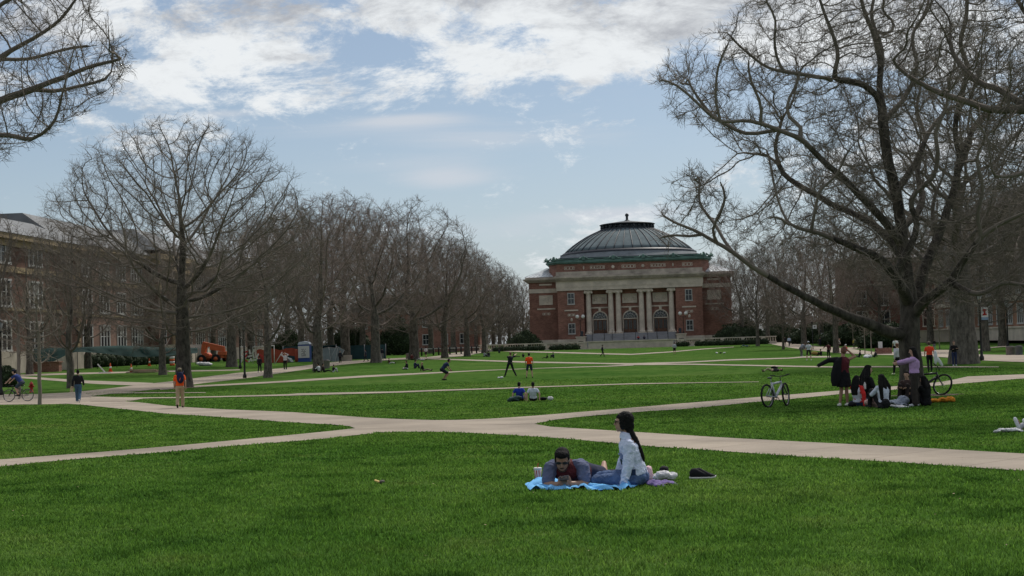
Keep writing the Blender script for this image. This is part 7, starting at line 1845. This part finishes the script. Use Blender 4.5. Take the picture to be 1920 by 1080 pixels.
for px, lab in ((651, 'grey block left of two beside the mesh fence'), (646, 'low pale grey block beside the tilted panels')): o = empty('concrete_block', on_ground(px, 190), .2, 1, lab, 'block'); MB().box(-.6, .6, -.3, .3, 0, .8 if px > 648 else .5).build('block', STONED, o, bevel=.03)
# posts and rails near the far end of the left walk
RG = 'dark bollards along the far left path'
for i, px in enumerate((790, 812, 822, 843, 855, 864, 884, 893)):
    o = empty('bollard', on_ground(px, 235+i*3), 0, 1, ['first', 'second', 'third', 'fourth', 'fifth', 'sixth', 'seventh', 'eighth'][i]+' dark post from the left along the far path', 'bollard', RG); MB().lathe([(.14, 0), (.14, 1.25), (.1, 1.4), (.02, 1.45)], n=10).build('post', IRON, o)
o = empty('railing', on_ground(835, 262), 0, 1, 'pale low rail behind the far left path', 'railing'); MB().box(-8, 8, -.05, .05, 1.0, 1.15).build('rail', WHITEF, o)
for x in range(-8, 9, 4): MB().tube([(x, 0, 0), (x, 0, 1.0)], .05, 5).build('post', IRON, o)
f = empty('wire_fence', on_ground(1625, 232), 0, 1, 'row of thin dark fence posts behind the young trees', 'fence')
for i in range(9): MB().tube([(-4.5+i*1.2, 0, 0), (-4.5+i*1.2, 0, 1.7)], .05, 5).build('post', IRON, f)
MB().tube([(-4.5, 0, 1.6), (5.1, 0, 1.6)], .02, 4).tube([(-4.5, 0, .8), (5.1, 0, .8)], .02, 4).build('wire', IRON, f)
o = empty('brick_planter', ground(1655, 664), 0, 1, 'low brick block below the white notice sheet', 'planter'); MB().box(-.7, .9, -.35, .35, 0, .62).build('block', BRICKV, o, bevel=.02)
def make_grass():
    rng = np.random.default_rng(3)
    parts = []
    for (y0, y1, dens, wd, hh) in ((8.3, 12, 2100, 0.0038, 0.050), (12, 16, 1500, 0.0048, 0.050), (16, 22, 900, 0.0065, 0.048), (22, 32, 430, 0.010, 0.045), (32, 46, 190, 0.016, 0.042), (46, 62, 90, 0.024, 0.040), (62, 84, 34, 0.034, 0.036)):
        xa, xb = -0.50*y1-1.0, 0.46*y1+1.5
        n = int(dens*(xb-xa)*(y1-y0)); x = rng.uniform(xa, xb, n); y = rng.uniform(y0, y1, n)
        k = (x > -0.50*y-1) & (x < 0.46*y+1.5); x = x[k]; y = y[k]
        k = np.ones(len(x), bool)
        for Pl in PATHS + KEEP: k &= ~in_poly(Pl, x, y)
        x = x[k]; y = y[k]; n = len(x)
        # clumpiness
        cl = 0.5+0.5*np.sin(x*3.1+2*np.sin(y*1.7))*np.sin(y*2.3+1.5*np.sin(x*1.3)); cl2 = 0.5+0.5*np.sin(x*9.7+3*np.sin(y*4.1))*np.sin(y*8.3+2*np.sin(x*5.3))
        h = hh*(0.45+0.35*cl+0.5*cl2*rng.random(n))*rng.uniform(0.6, 1.25, n)
        a = rng.uniform(0, 2*np.pi, n); lean = rng.uniform(0.1, 1.1, n)*h; la = rng.uniform(0, 2*np.pi, n)
        z = gz_np(x, y)-0.002; w = wd*rng.uniform(0.6, 1.4, n)
        b0 = np.stack([x-w*np.cos(a), y-w*np.sin(a), z], 1); b1 = np.stack([x+w*np.cos(a), y+w*np.sin(a), z], 1)
        mx, my = x+0.35*lean*np.cos(la), y+0.35*lean*np.sin(la)
        m0 = np.stack([mx-0.8*w*np.cos(a), my-0.8*w*np.sin(a), z+0.62*h], 1); m1 = np.stack([mx+0.8*w*np.cos(a), my+0.8*w*np.sin(a), z+0.62*h], 1)
        t = np.stack([x+lean*np.cos(la), y+lean*np.sin(la), z+h], 1)
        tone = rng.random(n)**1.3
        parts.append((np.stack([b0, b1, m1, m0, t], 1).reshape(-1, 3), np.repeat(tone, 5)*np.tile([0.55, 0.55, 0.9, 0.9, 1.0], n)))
    V = np.concatenate([p[0] for p in parts]); T = np.concatenate([p[1] for p in parts]); n = len(V)//5; b = np.arange(n)*5
    Fq = np.concatenate([np.stack([b, b+1, b+2], 1), np.stack([b, b+2, b+3], 1), np.stack([b+3, b+2, b+4], 1)])
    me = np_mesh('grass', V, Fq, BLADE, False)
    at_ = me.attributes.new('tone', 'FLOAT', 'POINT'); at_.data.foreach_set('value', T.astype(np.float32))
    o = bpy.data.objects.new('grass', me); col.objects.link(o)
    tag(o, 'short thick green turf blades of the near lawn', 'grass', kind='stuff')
    print('blades', n)
make_grass()

def litter():
    rng = np.random.default_rng(12); mb = MB()
    for i in range(260):
        y = 8.5+34*rng.random()**0.7; x = rng.uniform(-.48*y, .33*y)
        if any(in_poly(P_, np.array([x]), np.array([y]))[0] for P_ in KEEP): continue
        s_ = rng.uniform(.006, .016); a = rng.uniform(0, 3); z = gz(x, y)+rng.uniform(.015, .045)
        d = V3((math.cos(a), math.sin(a), rng.uniform(-.3, .3)))*s_; e = V3((-math.sin(a), math.cos(a), rng.uniform(-.4, .4)))*s_*.6; c = V3((x, y, z))
        mb.quad(c-d, c-e, c+d, c+e)
    o = mb.build('leaf_litter', pm('litter_tan', (.34, .27, .15), .8, .5, 3)); tag(o, 'tiny dry leaf bits scattered through the turf', 'litter', kind='stuff')
litter()
